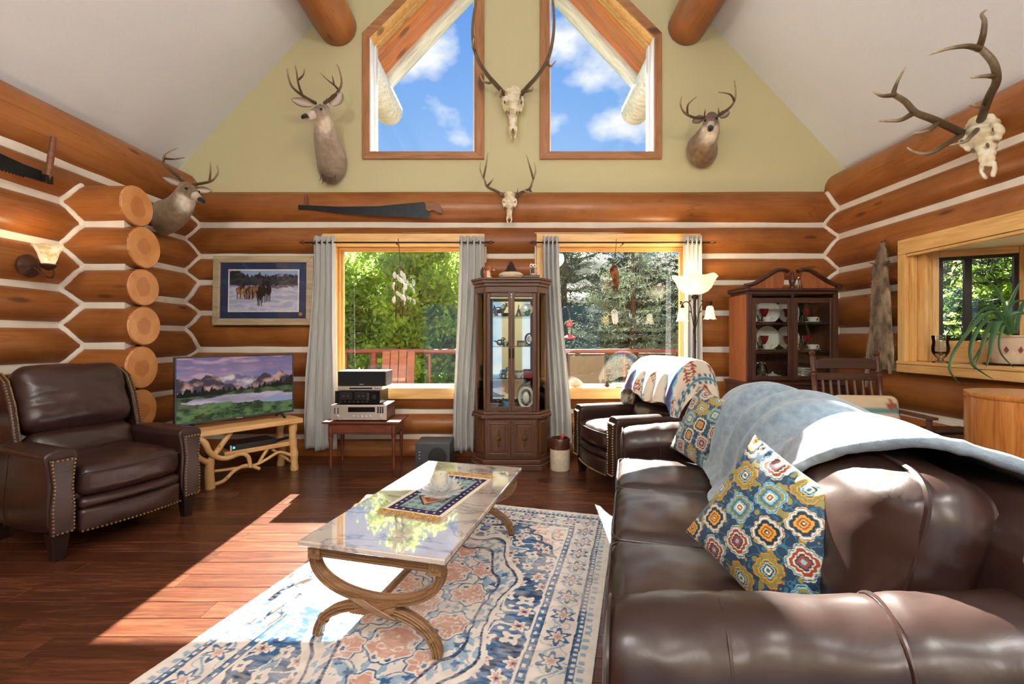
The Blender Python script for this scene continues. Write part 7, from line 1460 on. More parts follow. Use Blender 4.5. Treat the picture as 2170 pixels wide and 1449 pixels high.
# ================================================================== saws
MAT['sawblade'] = plain('dark_saw_steel', srgb(34, 38, 40), 0.4, 0.7, var=0.2, sc=20); MAT['sawwood'] = wood('old_saw_handle', srgb(84, 48, 26), srgb(120, 72, 42), srgb(146, 94, 58), rough=0.5, ax='x')
def teeth_edge(pts, step, depth):
    out = []; pts = [np.array(p) for p in pts]
    for a, b in zip(pts[:-1], pts[1:]):
        L = np.linalg.norm(b-a); n_ = max(1, int(L/step))
        for i in range(n_): q = a+(b-a)*(i/n_); q2 = a+(b-a)*((i+0.5)/n_); out += [tuple(q), (q2[0], q2[1]-depth)]
    return out+[tuple(pts[-1])]
ys_ = 4.768; Q = lambda u, v: ((u-CX)/FPX*ys_, EYE-(v-CY)/FPX*ys_)
o0 = Q(780, 448); sw_ = thing('crosscut_saw', 'long black crosscut saw hung on the top log of the back wall', 'saw', (o0[0], ys_, o0[1])); loc_ = lambda p: (p[0]-o0[0], p[1]-o0[1])
top = [loc_(Q(*p)) for p in ((632, 434), (720, 438), (800, 437), (860, 431), (899, 428))]; bot = [loc_(Q(*p)) for p in ((905, 462), (850, 459), (780, 456), (710, 450), (660, 444), (632, 443))]
hk2 = [loc_(Q(*p)) for p in ((903, 440), (911, 456), (908, 465))]
poly = top+hk2+teeth_edge(bot, 0.012, 0.006); m = G(); nP = len(poly); bm = bmesh.new(); vs = [bm.verts.new((a, 0, b)) for a, b in poly]; f = bm.faces.new(vs); r = bmesh.ops.extrude_face_region(bm, geom=[f]); bmesh.ops.translate(bm, vec=(0, -0.003, 0), verts=[e for e in r['geom'] if isinstance(e, bmesh.types.BMVert)]); bmesh.ops.recalc_face_normals(bm, faces=bm.faces); bmesh.ops.triangulate(bm, faces=bm.faces); me = bpy.data.meshes.new('blade'); bm.to_mesh(me); bm.free(); mobj('blade', me, MAT['sawblade'], sw_, sm=False)
a = loc_(Q(650, 436)); b = loc_(Q(649, 414)); G().tube([(a[0], -0.010, a[1]), ((a[0]+b[0])/2, -0.012, (a[1]+b[1])/2), (b[0], -0.012, b[1])], [0.010, 0.015, 0.013], 10).build('upright_handle', MAT['sawwood'], sw_)
hp = [loc_(Q(*p)) for p in ((901, 429), (918, 428), (930, 432), (937, 444), (938, 454), (928, 452), (918, 446), (908, 449), (903, 446))]; G().prism(hp, -0.016, 0.006, 'y').build('grip', MAT['sawwood'], sw_, bev=0.004)
for p in ((903, 436), (906, 446)): q = loc_(Q(*p)); G().lathe([(0.006, 0), (0.005, 0.003), (0, 0.003)], 10).build('rivet', MAT['brass'], sw_, loc=(q[0], -0.016, q[1]), rot=(rad(90), 0, 0))
# saw on the left wall: lies along y on the log face
XS = -3.345
def QL(u, v): y = XS*FPX/(u-CX); return (y, EYE-(v-CY)/FPX*y)
o1 = QL(98, 380); s2 = thing('two_man_saw', 'old two man saw with an upright wooden handle on the left wall', 'saw', (XS, o1[0], o1[1])); l1 = lambda p: (p[0]-o1[0], p[1]-o1[1])
tp = [(-0.95, 0.10), l1(QL(0, 325)), l1(QL(50, 348)), l1(QL(88, 362))]; bt2 = [l1(QL(88, 385)), l1(QL(52, 374)), l1(QL(0, 358)), (-0.95, -0.09)]
poly = tp+[bt2[0]]+teeth_edge(bt2[1:], 0.020, 0.012); bm = bmesh.new(); vs = [bm.verts.new((0, a, b)) for a, b in poly]; f = bm.faces.new(vs); r = bmesh.ops.extrude_face_region(bm, geom=[f]); bmesh.ops.translate(bm, vec=(0.003, 0, 0), verts=[e for e in r['geom'] if isinstance(e, bmesh.types.BMVert)]); bmesh.ops.recalc_face_normals(bm, faces=bm.faces); bmesh.ops.triangulate(bm, faces=bm.faces); me = bpy.data.meshes.new('blade'); bm.to_mesh(me); bm.free(); mobj('blade', me, MAT['sawblade'], s2, sm=False)
a = l1(QL(95, 382)); b = l1(QL(102, 290)); G().tube([(0.02, a[0], a[1]), (0.03, (a[0]+b[0])/2, (a[1]+b[1])/2), (0.04, b[0], b[1])], [0.017, 0.020, 0.018], 12).build('upright_handle', MAT['sawwood'], s2)
g = G(); g.cbox((0.012, a[0], a[1]+0.01), (0.05, 0.05, 0.05)); g.tube([(0.02, a[0], a[1]-0.02), (0.03, a[0]+0.03, a[1]-0.015)], 0.006, 6); g.build('bracket', MAT['iron'], s2, bev=0.004); G().tube([(0.0, -0.93, 0.0), (0.02, -0.93, 0.16)], 0.018, 10).build('far_handle', MAT['sawwood'], s2)
# ================================================================== wall sconce
zy = 3.14; sc_ = thing('wall_sconce', 'bronze wall sconce with a lit amber glass shade on the left wall', 'sconce', (-3.355, zy, 1.745)); BR_ = plain('oiled_bronze', srgb(74, 46, 36), 0.4, 0.5)
G().lathe([(0.0, 0), (0.078, 0), (0.080, 0.008), (0.066, 0.016), (0.060, 0.022), (0.044, 0.026), (0.030, 0.040), (0, 0.044)], 28).build('backplate', BR_, sc_, rot=(0, rad(90), 0))
G().tube(catmull([(0.03, 0, 0), (0.07, 0.0, -0.03), (0.11, 0.02, -0.07), (0.15, 0.02, -0.075), (0.16, 0.02, -0.04), (0.14, 0.02, -0.01)], 6), 0.006, 8).build('arm', BR_, sc_); G().lathe([(0.006, -0.03), (0.036, -0.012), (0.046, 0.008), (0.030, 0.02)], 20, (0.13, 0.01, 0.0)).build('cup', BR_, sc_)
n = N('lit_sconce_glass'); gr_ = n.noise(n.co(), 16, 4); n.set(col=n.ramp(gr_, [(0.4, srgb(190, 160, 100)), (0.6, srgb(240, 226, 190))]), rough=0.35, emit=n.ramp(gr_, [(0.4, (0.7, 0.5, 0.22)), (0.6, (1.0, 0.86, 0.55))]), es=0.55)
V = []; pr2 = [(0.034, 0.016), (0.046, 0.05), (0.056, 0.09), (0.074, 0.13), (0.084, 0.142)]; nn = 36
for r, z in pr2+[(r-0.004, z+0.001) for r, z in pr2[::-1]]:
    for k in range(nn): a = 2*math.pi*k/nn; w_ = max(0, (r-0.05)/0.03); V.append((0.13+r*math.cos(a), 0.01+r*math.sin(a), z+0.004*w_*math.cos(6*a)))
G().add(V, [(i*nn+k, i*nn+(k+1) % nn, (i+1)*nn+(k+1) % nn, (i+1)*nn+k) for i in range(len(pr2)*2-1) for k in range(nn)]).build('shade', bpy.data.materials['lit_sconce_glass'], sc_)
ld = bpy.data.lights.new('sconce_bulb', 'POINT'); ld.energy = 2.2; ld.color = (1.0, 0.76, 0.46); ld.shadow_soft_size = 0.03; lo_ = bpy.data.objects.new('sconce_bulb', ld); COL.objects.link(lo_); lo_.parent = sc_; lo_.location = (0.13, 0.01, 0.13)

# ================================================================== sill ornaments and dream catchers
SZ = 0.7225
sl_ = tag(G().lathe([(0, 0), (0.045, 0), (0.055, 0.03), (0.048, 0.09), (0.03, 0.13), (0, 0.145)], 16).build('orange_salt_lamp', plain('orange_salt', srgb(232, 130, 60), 0.5, var=0.2, sc=15, bump=0.6), None, loc=(0.515, 4.85, SZ)), 'orange salt stone on the right sill beside the curtain', 'stone')
g = G(); g.ball((0, 0, 0.03), (0.085, 0.045, 0.045), 14, 9); o = mobj('pink_stone', fuse(g, 0.012, 0), plain('pink_stone', srgb(226, 178, 160), 0.6, var=0.12, sc=14, bump=0.7), None, loc=(0.68, 4.85, SZ)); V = vco(o.data); set_vco(o.data, V*(1+0.12*fbm(V*18, 2)[:, None])); V = vco(o.data); V[:, 2] -= V[:, 2].min(); set_vco(o.data, V); tag(o, 'pink rock on the right window sill', 'rock')
t = thing('green_book', 'flat green book lying on the right window sill', 'book', (1.22, 4.84, SZ)); G().box(-0.13, 0.13, -0.07, 0.07, 0.0, 0.006).build('cover', plain('sage_cover', srgb(120, 140, 112), 0.6), t); G().box(-0.125, 0.126, -0.067, 0.067, 0.0065, 0.032).build('pages', MAT['chink'], t); G().box(-0.13, 0.13, -0.07, 0.07, 0.0325, 0.038).build('cover', bpy.data.materials['sage_cover'], t)
pcs = dup(pc, None, (1.02, 4.86, SZ), label='small pine cone on the right window sill'); pcs.scale = (0.6, 0.6, 0.6)
t = thing('wooden_bowl_spoon', 'round wooden ladle leaning on the left sill behind the stereo', 'ladle', (-1.76, 4.86, SZ)); G().ball((0, 0, 0.045), (0.05, 0.03, 0.045), 14, 9).build('bowl', MAT['pine'], t); G().tube([(0.02, 0, 0.07), (0.12, 0.02, 0.20)], 0.008, 8).build('handle', MAT['pine'], t)
t = tag(G().tube(catmull([(-0.09, 0, 0.006), (-0.03, 0.02, 0.012), (0.03, -0.01, 0.02), (0.06, 0.03, 0.012), (0.02, 0.04, 0.02), (-0.02, 0.0, 0.03), (0.05, 0.0, 0.03), (0.10, 0.03, 0.008)], 6), 0.007, 8).build('rope_coil', MAT['fringe'], None, loc=(-0.58, 4.85, SZ)), 'coil of tan rope on the left sill', 'rope')
# dream catcher with white feathers in the left window
MAT['feather_w'] = plain('white_feather', srgb(232, 226, 216), 0.8, var=0.06); MAT['feather_b'] = plain('brown_feather', srgb(96, 56, 34), 0.8, var=0.3); MAT['cord'] = plain('leather_cord', srgb(70, 46, 32), 0.7)
def feather(parent, p, L, w, mat, ang=0.0):
    V = []; F = []; n_ = 7
    for i in range(n_):
        t = i/(n_-1); q = w*math.sin(math.pi*min(1, t*0.92+0.06))**0.8; z = -L*t
        V += [(-q+0.01*t*t, 0.002*math.sin(t*5), z), (0.01*t*t, -0.004*(1-t), z), (q+0.01*t*t, 0.002*math.cos(t*4), z)]
    for i in range(n_-1): F += [(i*3, i*3+1, i*3+4, i*3+3), (i*3+1, i*3+2, i*3+5, i*3+4)]
    o = G().add(V, F).build('feather', mat, parent, loc=p, rot=(0, ang, random.random()*1.2-0.6)); sd = o.modifiers.new('t', 'SOLIDIFY'); sd.thickness = 0.0012; return o
DY = 4.74; dz = lambda v: EYE-(v-CY)/FPX*DY
dc = thing('feather_mobile', 'white feathered dream catcher hanging in the left window', 'dream catcher', ((847-CX)/FPX*DY, DY, dz(600)))
rz_ = lambda v: dz(v)-dz(600)
G().tube([(0.0, -0.07, rz_(508)), (0, 0, rz_(535)), (0.0, 0, rz_(568))], 0.0035, 6).build('cord', MAT['cord'], dc); G().tube([(0.032*math.cos(a), 0, rz_(574)+0.04*math.sin(a)) for a in np.linspace(0, 6.283, 24, endpoint=False)], 0.005, 6, closed=True).build('hoop', MAT['cord'], dc)
rs = np.random.RandomState(2)
for (u, v) in ((836, 576), (842, 582), (850, 574), (857, 580), (846, 588), (834, 598), (858, 600), (840, 618), (848, 622), (855, 624), (836, 628)):
    feather(dc, ((u-847)/FPX*DY, rs.uniform(-0.02, 0.02), rz_(v)), 0.07+0.03*rs.rand(), 0.020, MAT['feather_w'], rs.uniform(-0.9, 0.9))
for (u, v, L) in ((838, 600, 0.12), (840, 640, 0.20), (853, 628, 0.14), (853, 645, 0.16)): feather(dc, ((u-847)/FPX*DY, rs.uniform(-0.02, 0.02), rz_(v)), L, 0.011, MAT['feather_b'], rs.uniform(-0.1, 0.1))
for (u, v0, v1) in ((838, 582, 644), (847, 580, 670), (853, 580, 650)): G().tube([((u-847)/FPX*DY, 0, rz_(v0)), ((u-847)/FPX*DY+0.006, 0, rz_(v1))], 0.002, 5).build('strand', MAT['cord'], dc)
# fur bundle and small dream catcher in the right window
fb = thing('fur_bundle', 'brown fur and feather bundle hanging in the right window', 'ornament', ((1303-CX)/FPX*DY, DY, dz(580))); r5 = lambda v: dz(v)-dz(580)
G().tube([(0, -0.07, dz(509)-dz(580)), (0, 0, r5(555))], 0.003, 6).build('cord', MAT['cord'], fb)
g = G(); g.ball((-0.01, 0, r5(575)), (0.045, 0.03, 0.07), 12, 9); g.ball((0.01, 0, r5(592)), (0.042, 0.03, 0.085), 12, 9); o = mobj('fur', fuse(g, 0.011, 1), painted('russet_fur', 0.95, 0.6, 90), fb); V = vco(o.data); V = V*(1+0.10*fbm(V*40, 2)[:, None]*np.array([1, 1, 0.3])); set_vco(o.data, V); paint(o, lerp(np.array(srgb(72, 36, 22)), np.array(srgb(150, 96, 50)), np.clip(0.3+fbm(V*26, 3)+1.5*(V[:, 2]-r5(578)), 0, 1)))
for k in range(7): feather(fb, (-0.02+0.008*k, rs.uniform(-0.01, 0.01), r5(600+rs.rand()*8)), 0.05+0.03*rs.rand(), 0.007, MAT['feather_b'])
d2 = thing('small_dream_catcher', 'small round dream catcher with pale feathers below the fur bundle', 'dream catcher', ((1302-CX)/FPX*DY, DY, dz(662))); r6 = lambda v: dz(v)-dz(662)
G().tube([(0.003, 0, r6(618)), (0, 0, r6(656))], 0.0022, 5).build('cord', MAT['cord'], d2); G().tube([(0.028*math.cos(a), 0, 0.028*math.sin(a)) for a in np.linspace(0, 6.283, 22, endpoint=False)], 0.004, 6, closed=True).build('hoop', MAT['feather_w'], d2)
for k in range(6): a = k*math.pi/3; G().tube([(0.027*math.cos(a), 0, 0.027*math.sin(a)), (0.027*math.cos(a+2.4), 0, 0.027*math.sin(a+2.4))], 0.0009, 4).build('web', MAT['feather_w'], d2)
for k in range(8): feather(d2, (-0.024+0.007*k, rs.uniform(-0.008, 0.008), -0.024+0.008*abs(k-3.5)/3.5), 0.09+0.03*rs.rand(), 0.011, MAT['feather_w'] if k % 3 else MAT['amber'])

# ================================================================== plant, vase on the bay sill
BS = 1.0505
pt = thing('potted_aloe', 'sprawling aloe plant in a wicker look pot on the bay window sill', 'plant', (3.615, 3.26, BS)); MAT['terrac'] = plain('pale_basket_clay', srgb(214, 190, 162), 0.7, var=0.12, sc=20)
pot = G(); prf = []
for i in range(15): t = i/14; r = 0.105+0.05*t+(0.004 if i % 2 else 0.0); prf.append((r, 0.012+0.185*t))
pot.lathe([(0, 0.012)]+prf+[(0.165, 0.205), (0.165, 0.215), (0.148, 0.215), (0.14, 0.18), (0, 0.18)], 36); po = pot.build('pot', MAT['terrac'], pt)
G().lathe([(0, 0), (0.15, 0), (0.165, 0.010), (0.160, 0.014), (0.10, 0.010), (0, 0.010)], 30).build('saucer', MAT['iron'], pt)
G().lathe([(0, 0.185), (0.142, 0.188), (0.0, 0.192)], 24).build('soil', plain('potting_soil', srgb(40, 30, 24), 0.95, var=0.4), pt)
for k in range(3): G().prism([(0, -0.02), (0.012, 0.0), (0, 0.03), (-0.012, 0.0)], -0.003, 0.003, 'y').build('pot_motif', plain('rust_motif', srgb(120, 60, 44), 0.6) if 'rust_motif' not in bpy.data.materials else bpy.data.materials['rust_motif'], po, loc=(0.138*math.cos(3.6+k*0.5), 0.138*math.sin(3.6+k*0.5), 0.11), rot=(0, 0, 3.6+k*0.5+math.pi/2))
MAT['aloe'] = plain('aloe_green', srgb(66, 104, 62), 0.35, var=0.25, sc=8)
def aloe_leaf(px, w, yd):
    pts = [P(u, v, yd[0]+(yd[1]-yd[0])*i/(len(px)-1))-Vector((3.615, 3.26, BS)) for i, (u, v) in enumerate(px)]; pp = catmull(pts, 7); n_ = len(pp); rr = [w*(1-(i/(n_-1))**1.5)*0.95+0.002 for i in range(n_)]
    G().tube(pp, rr, 8, flat=(1.0, 0.42)).build('leaf', MAT['aloe'], pt)
for px, w, yd in (([(2140, 705), (2130, 650), (2108, 608), (2066, 578)], 0.016, (3.2, 3.1)), ([(2142, 705), (2140, 650), (2152, 618), (2164, 593)], 0.022, (3.24, 3.2)), ([(2135, 706), (2112, 664), (2085, 668), (2050, 705), (2022, 745), (2012, 780), (2022, 800), (2037, 815)], 0.021, (3.2, 3.12)), ([(2136, 706), (2105, 675), (2078, 690), (2058, 730), (2060, 770), (2080, 788), (2104, 803)], 0.020, (3.18, 3.08)),
                  ([(2136, 706), (2110, 680), (2090, 705), (2078, 745), (2064, 784)], 0.022, (3.2, 3.12)), ([(2138, 706), (2118, 682), (2105, 710), (2098, 745), (2090, 778)], 0.026, (3.15, 3.06)), ([(2142, 706), (2135, 660), (2150, 640), (2175, 636)], 0.028, (3.24, 3.16)), ([(2142, 706), (2140, 672), (2160, 662), (2190, 670)], 0.024, (3.2, 3.1)), ([(2136, 706), (2122, 668), (2096, 652), (2070, 668), (2048, 700)], 0.017, (3.26, 3.3)), ([(2138, 706), (2128, 690), (2118, 720), (2122, 750), (2150, 780)], 0.010, (3.1, 3.04)), ([(2136, 708), (2115, 700), (2090, 720), (2060, 765), (2035, 770), (2015, 772)], 0.012, (3.3, 3.3)), ([(2150, 706), (2165, 650), (2195, 610)], 0.024, (3.3, 3.34))): aloe_leaf(px, w, yd)
vs_ = tag(G().lathe([(0.0, 0), (0.052, 0), (0.054, 0.006), (0.020, 0.018), (0.016, 0.03), (0.034, 0.048), (0.055, 0.085), (0.057, 0.12), (0.050, 0.16), (0.056, 0.215), (0.053, 0.215), (0.046, 0.16), (0.052, 0.12), (0.050, 0.088), (0.0, 0.052)], 28).build('glass_hurricane_vase', MAT['crystal2'], None, loc=(3.405, 3.60, BS)), 'clear footed glass vase on the bay window sill', 'vase')

# ================================================================== animal skins, mounts, skulls
n = N('antler'); st_ = n.noise(n.co((1, 1, 1)), 30, 5, 0.7); n.set(col=n.mix(n.ramp(st_, [(0.4, 0.0), (0.65, 0.5)]), n.attr(), srgb(70, 46, 26)), rough=0.5); n.bump(st_, 0.35, 0.004); MAT['antler'] = n.m
MAT['bone'] = painted('bleached_bone', 0.55, 0.15, 60); MAT['fur'] = painted('short_fur', 0.95, 0.55, 260, spec=0.15, sheen=0.25)
def antlers(parent, org, branches, base_c=srgb(84, 58, 36), tip_c=srgb(196, 170, 128), name='antler', fat=1.3):
    """branches: list of (points (u,v,depth), r0, r1); each list item one antler = list of tubes"""
    for ant in branches:
        g = G(); cols = []
        for pts, r0, r1 in ant:
            if r0 < 0.0145: r0 *= fat; r1 *= fat
            pp = catmull([P(*p)-org for p in pts], 7); n_ = len(pp); g.tube(pp, [r0+(r1-r0)*(i/(n_-1))**1.2 for i in range(n_)], 9)
            g.ball(pp[0], r0*1.02, 9, 6); t0 = np.repeat(np.linspace(0, 1, n_), 9); cols += [lerp(np.array(base_c), np.array(tip_c), np.clip((t0-0.35)*1.3*(1 if r1 < 0.009 else 0.3), 0, 1)), np.tile(np.array(base_c), (9*5+2, 1))]
        o = g.build(name, MAT['antler'], parent, ang=rad(80)); c = np.concatenate(cols)
        if len(c) == len(o.data.vertices): paint(o, c)
        else: paint(o, np.tile(np.array(base_c), (len(o.data.vertices), 1)))
def ellip_chain(g, pts, rad3, n=14, m=10, dens=3):
    """string of ellipsoids along a path, later welded into one skin"""
    pp = catmull(pts, dens); k = len(pp)
    for i, p in enumerate(pp):
        t = i/(k-1)*(len(rad3)-1); j = min(int(t), len(rad3)-2); f = t-j; r = np.array(rad3[j])*(1-f)+np.array(rad3[j+1])*f; g.ball(p, tuple(r), n, m)
def deer(name, label, base, base_r, neck, head_c, nose, ears, eye_w, ant, cols, shell=None, up=(0, 0, 1)):
    """shoulder mount: base on the wall, neck path, head from head_c to the nose"""
    org = Vector(base); t = thing(name, label, 'deer mount', org); g = G()
    ellip_chain(g, [np.array(Vector(p)-org) for p, r in neck], [r for p, r in neck], dens=4)
    hc, no = Vector(head_c)-org, Vector(nose)-org; d = (no-hc); L = d.length; d.normalize(); sd_ = d.cross(Vector(up)).normalized(); tp_ = sd_.cross(d)
    def seg(f, w, h, off=0.0):
        c = hc+d*(L*f)+tp_*off; M_ = np.array([list(d*0.045), list(sd_*w), list(tp_*h)])
        s = G().ball((0, 0, 0), 1.0, 14, 10); g.add(s.verts()@M_+np.array(c), s.f)
    for f, w, h, o_ in ((-0.15, 0.060, 0.062, -0.005), (0.05, 0.066, 0.064, 0.0), (0.25, 0.060, 0.058, -0.006), (0.45, 0.046, 0.048, -0.012), (0.62, 0.036, 0.038, -0.018), (0.78, 0.032, 0.033, -0.020), (0.92, 0.031, 0.030, -0.020), (1.0, 0.024, 0.024, -0.018)): seg(f, w, h, o_)
    me = fuse(g, 0.011, 4); o = mobj('body', me, MAT['fur'], t, ang=rad(180)); V = vco(me)
    nz = fbm(V*30, 3); V2 = V+0.0025*np.stack([fbm(V*70, 2), fbm(V*70+9, 2), fbm(V*70+19, 2)], -1); set_vco(me, V2)
    rel = V-np.array(hc); along = rel@np.array(d)/L; vert = rel@np.array(tp_); lat = rel@np.array(sd_)
    grey, pale, dark, brown = [np.array(srgb(*q)) for q in cols]
    c = np.tile(grey, (len(V), 1)); head = np.exp(-(np.linalg.norm(rel-np.array(d)*L*0.4, axis=1)/(L*0.72))**4)
    c = lerp(c, brown, np.clip((vert*10+0.2), 0, 0.8)*head); c = lerp(c, pale, np.clip(-(vert+0.034)*26, 0, 1)*head*smooth(-0.15, 0.2, along)); throat = np.exp(-(np.linalg.norm(rel+np.array(tp_)*0.13-np.array(d)*0.07, axis=1)/0.065)**2); c = lerp(c, pale, np.clip(throat*1.2, 0, 0.85))
    muz = (along > 0.55) & (along < 0.86) & (np.abs(lat) < 0.06); c = lerp(c, pale, np.clip(muz*1.0, 0, 0.55)); c = np.where(((along > 0.90) & (np.abs(lat) < 0.05) & (along < 1.3))[:, None] & (vert > -0.035)[:, None], dark, c)
    low = np.clip((np.array(org)[2]*0-V[:, 2]-base_r*0.9)*5, 0, 0.5); c = lerp(c, brown, np.clip(np.exp(-(np.linalg.norm(V-np.array([0.0, -0.10, -base_r*1.15]), axis=1)/0.10)**2), 0, 0.8)); c = c*np.clip(1+0.22*nz, 0.6, 1.3)[:, None]; paint(o, c)
    for s in (-1, 1):
        G().ball(tuple(hc+d*(L*0.30)+sd_*(s*0.052)+tp_*0.018), 0.0125, 12, 8).build('eye', MAT['eye'], t)
        G().ball(tuple(hc+d*(L*0.985)+sd_*(s*0.012)+tp_*-0.010), (0.006, 0.006, 0.005), 8, 6).build('nostril', MAT['eye'], t)
    nb = G(); M_ = np.array([list(d*0.012), list(sd_*0.021), list(tp_*0.015)]); s_ = G().ball((0, 0, 0), 1.0, 12, 8); nb.add(s_.verts()@M_+np.array(hc+d*(L*1.0)+tp_*-0.010), s_.f); nb.build('nose', plain('deer_nose', srgb(28, 24, 24), 0.3) if 'deer_nose' not in bpy.data.materials else bpy.data.materials['deer_nose'], t)
    for (a_, b_, w) in ears:
        a_, b_ = Vector(a_)-org, Vector(b_)-org; ax = (b_-a_).normalized(); fc = Vector((0, -1, 0)) ; fc = (fc-ax*fc.dot(ax)).normalized(); rt = ax.cross(fc); V_ = []; n_ = 9; kk = 7
        for i in range(n_):
            tt = i/(n_-1); ww = w*math.sin(math.pi*min(1, 0.12+tt*0.86))**0.75
            for j in range(kk): q = (j/(kk-1)-0.5)*2; V_.append(a_+(b_-a_)*tt+rt*(ww*q)-fc*(ww*0.55*(1-q*q)))
        e_ = G().add(V_, [(i*kk+j, i*kk+j+1, (i+1)*kk+j+1, (i+1)*kk+j) for i in range(n_-1) for j in range(kk-1)]).build('ear', MAT['fur'], t, ang=rad(180)); sd2 = e_.modifiers.new('t', 'SOLIDIFY'); sd2.thickness = 0.006; vv_ = np.tile(np.linspace(-1, 1, kk), n_); tt_ = np.repeat(np.linspace(0, 1, n_), kk); cc = lerp(pale, grey, np.clip(np.abs(vv_)**1.5+0.25, 0, 1)); cc = lerp(cc, dark, np.clip((np.abs(vv_)-0.75)*2+np.clip(tt_-0.85, 0, 1)*3, 0, 0.7)); paint(e_, cc)
    antlers(t, org, ant); return t
GW = 4.88
# mule deer left of the gable windows
HY = 4.42
deer('mule_deer_mount', 'grey mule deer head with tall antlers looking left on the gable wall', P(703, 335, GW), 0.17,
     [(P(703, 345, 4.84), (0.165, 0.07, 0.23)), (P(700, 335, 4.76), (0.15, 0.09, 0.20)), (P(692, 305, 4.66), (0.125, 0.10, 0.16)), (P(688, 278, 4.56), (0.105, 0.10, 0.12)), (P(684, 254, 4.48), (0.09, 0.09, 0.10)), (P(681, 240, 4.44), (0.07, 0.07, 0.07))],
     P(684, 235, HY), P(643, 243, 4.17), [(P(660, 222, 4.46), P(617, 210, 4.50), 0.046), (P(703, 222, 4.48), P(724, 196, 4.52), 0.068)], 0.05,
     [[([(668, 218, 4.45), (645, 205, 4.5), (620, 185, 4.52), (611, 162, 4.5), (609, 145, 4.48)], 0.013, 0.004), ([(641, 203, 4.5), (633, 180, 4.52), (628, 150, 4.52), (625, 138, 4.52)], 0.010, 0.003), ([(634, 168, 4.52), (643, 158, 4.5), (646, 146, 4.5)], 0.008, 0.003)],
      [([(688, 218, 4.45), (706, 205, 4.5), (718, 192, 4.54), (724, 175, 4.52), (720, 150, 4.5), (714, 136, 4.48)], 0.013, 0.004), ([(717, 190, 4.54), (708, 180, 4.56), (695, 170, 4.58), (679, 155, 4.6)], 0.009, 0.003), ([(708, 180, 4.56), (706, 168, 4.55), (704, 160, 4.55)], 0.007, 0.003), ([(692, 214, 4.46), (692, 207, 4.44)], 0.006, 0.003)]],
     ((158, 142, 124), (222, 210, 190), (38, 32, 30), (104, 84, 68)))
md = [o for o in bpy.data.objects if o.name.startswith('mule_deer_mount')][0]; g = G(); rs = np.random.RandomState(5)
for k in range(60): p0 = P(697+rs.normal()*6, 358+rs.rand()*16, 4.765)-md.location; g.tube([p0, p0+Vector((rs.normal()*0.012, -0.012, -0.04-0.03*rs.rand())), p0+Vector((rs.normal()*0.02, 0.0, -0.06-0.03*rs.rand()))], [0.007, 0.005, 0.001], 5)
o = g.build('brisket_tuft', MAT['fur'], md); paint(o, np.tile(np.array(srgb(92, 76, 62)), (len(o.data.vertices), 1)))
# white tail deer right of the gable windows
deer('whitetail_mount', 'brown whitetail deer head facing the room on the right gable wall', P(1488, 315, GW), 0.16,
     [(P(1488, 318, 4.84), (0.17, 0.06, 0.19)), (P(1489, 315, 4.76), (0.155, 0.08, 0.17)), (P(1494, 298, 4.66), (0.115, 0.10, 0.14)), (P(1504, 280, 4.56), (0.095, 0.09, 0.11)), (P(1506, 262, 4.49), (0.075, 0.075, 0.08))],
     P(1507, 252, 4.46), P(1505, 269, 4.24), [(P(1490, 248, 4.48), P(1468, 258, 4.50), 0.036), (P(1526, 246, 4.50), P(1546, 236, 4.52), 0.036)], 0.05,
     [[([(1497, 248, 4.47), (1475, 250, 4.44), (1452, 240, 4.38), (1442, 222, 4.34), (1444, 206, 4.34)], 0.012, 0.004), ([(1457, 243, 4.40), (1458, 222, 4.36), (1476, 205, 4.34)], 0.009, 0.003), ([(1492, 248, 4.47), (1494, 236, 4.44), (1495, 231, 4.44)], 0.006, 0.003)],
      [([(1520, 246, 4.47), (1534, 238, 4.46), (1552, 222, 4.42), (1559, 200, 4.38), (1556, 170, 4.36)], 0.012, 0.004), ([(1556, 214, 4.40), (1547, 200, 4.36), (1522, 195, 4.30)], 0.009, 0.003), ([(1524, 243, 4.47), (1522, 228, 4.44)], 0.006, 0.003)]],
     ((124, 102, 80), (226, 216, 198), (40, 34, 32), (96, 72, 52)))
# deer on the left wall near the corner, turned to the room
deer('small_deer_mount', 'tan deer head turned to the room in the left corner', P(352, 462, 4.30), 0.15,
     [(P(345, 462, 4.32), (0.07, 0.13, 0.17)), (P(356, 458, 4.28), (0.10, 0.13, 0.16)), (P(372, 448, 4.24), (0.11, 0.12, 0.14)), (P(388, 428, 4.18), (0.095, 0.10, 0.12)), (P(396, 408, 4.14), (0.075, 0.08, 0.09))],
     P(397, 401, 4.12), P(430, 421, 4.02), [(P(388, 392, 4.16), P(344, 375, 4.22), 0.040), (P(415, 402, 4.17), P(449, 405, 4.22), 0.036)], 0.05,
     [[([(394, 390, 4.14), (375, 372, 4.14), (356, 356, 4.12), (346, 340, 4.10), (352, 325, 4.08), (376, 314, 4.06)], 0.011, 0.003), ([(351, 336, 4.10), (368, 337, 4.08), (391, 334, 4.06)], 0.008, 0.003), ([(347, 342, 4.10), (350, 330, 4.12)], 0.006, 0.003), ([(388, 384, 4.14), (384, 374, 4.13)], 0.006, 0.003)],
      [([(409, 391, 4.14), (430, 388, 4.14), (450, 382, 4.12), (462, 366, 4.10), (460, 349, 4.08)], 0.011, 0.003), ([(444, 385, 4.13), (446, 365, 4.11), (446, 344, 4.10)], 0.008, 0.003), ([(412, 392, 4.13), (412, 384, 4.12)], 0.006, 0.003)]],
     ((138, 116, 90), (226, 216, 198), (40, 34, 32), (112, 86, 60)))
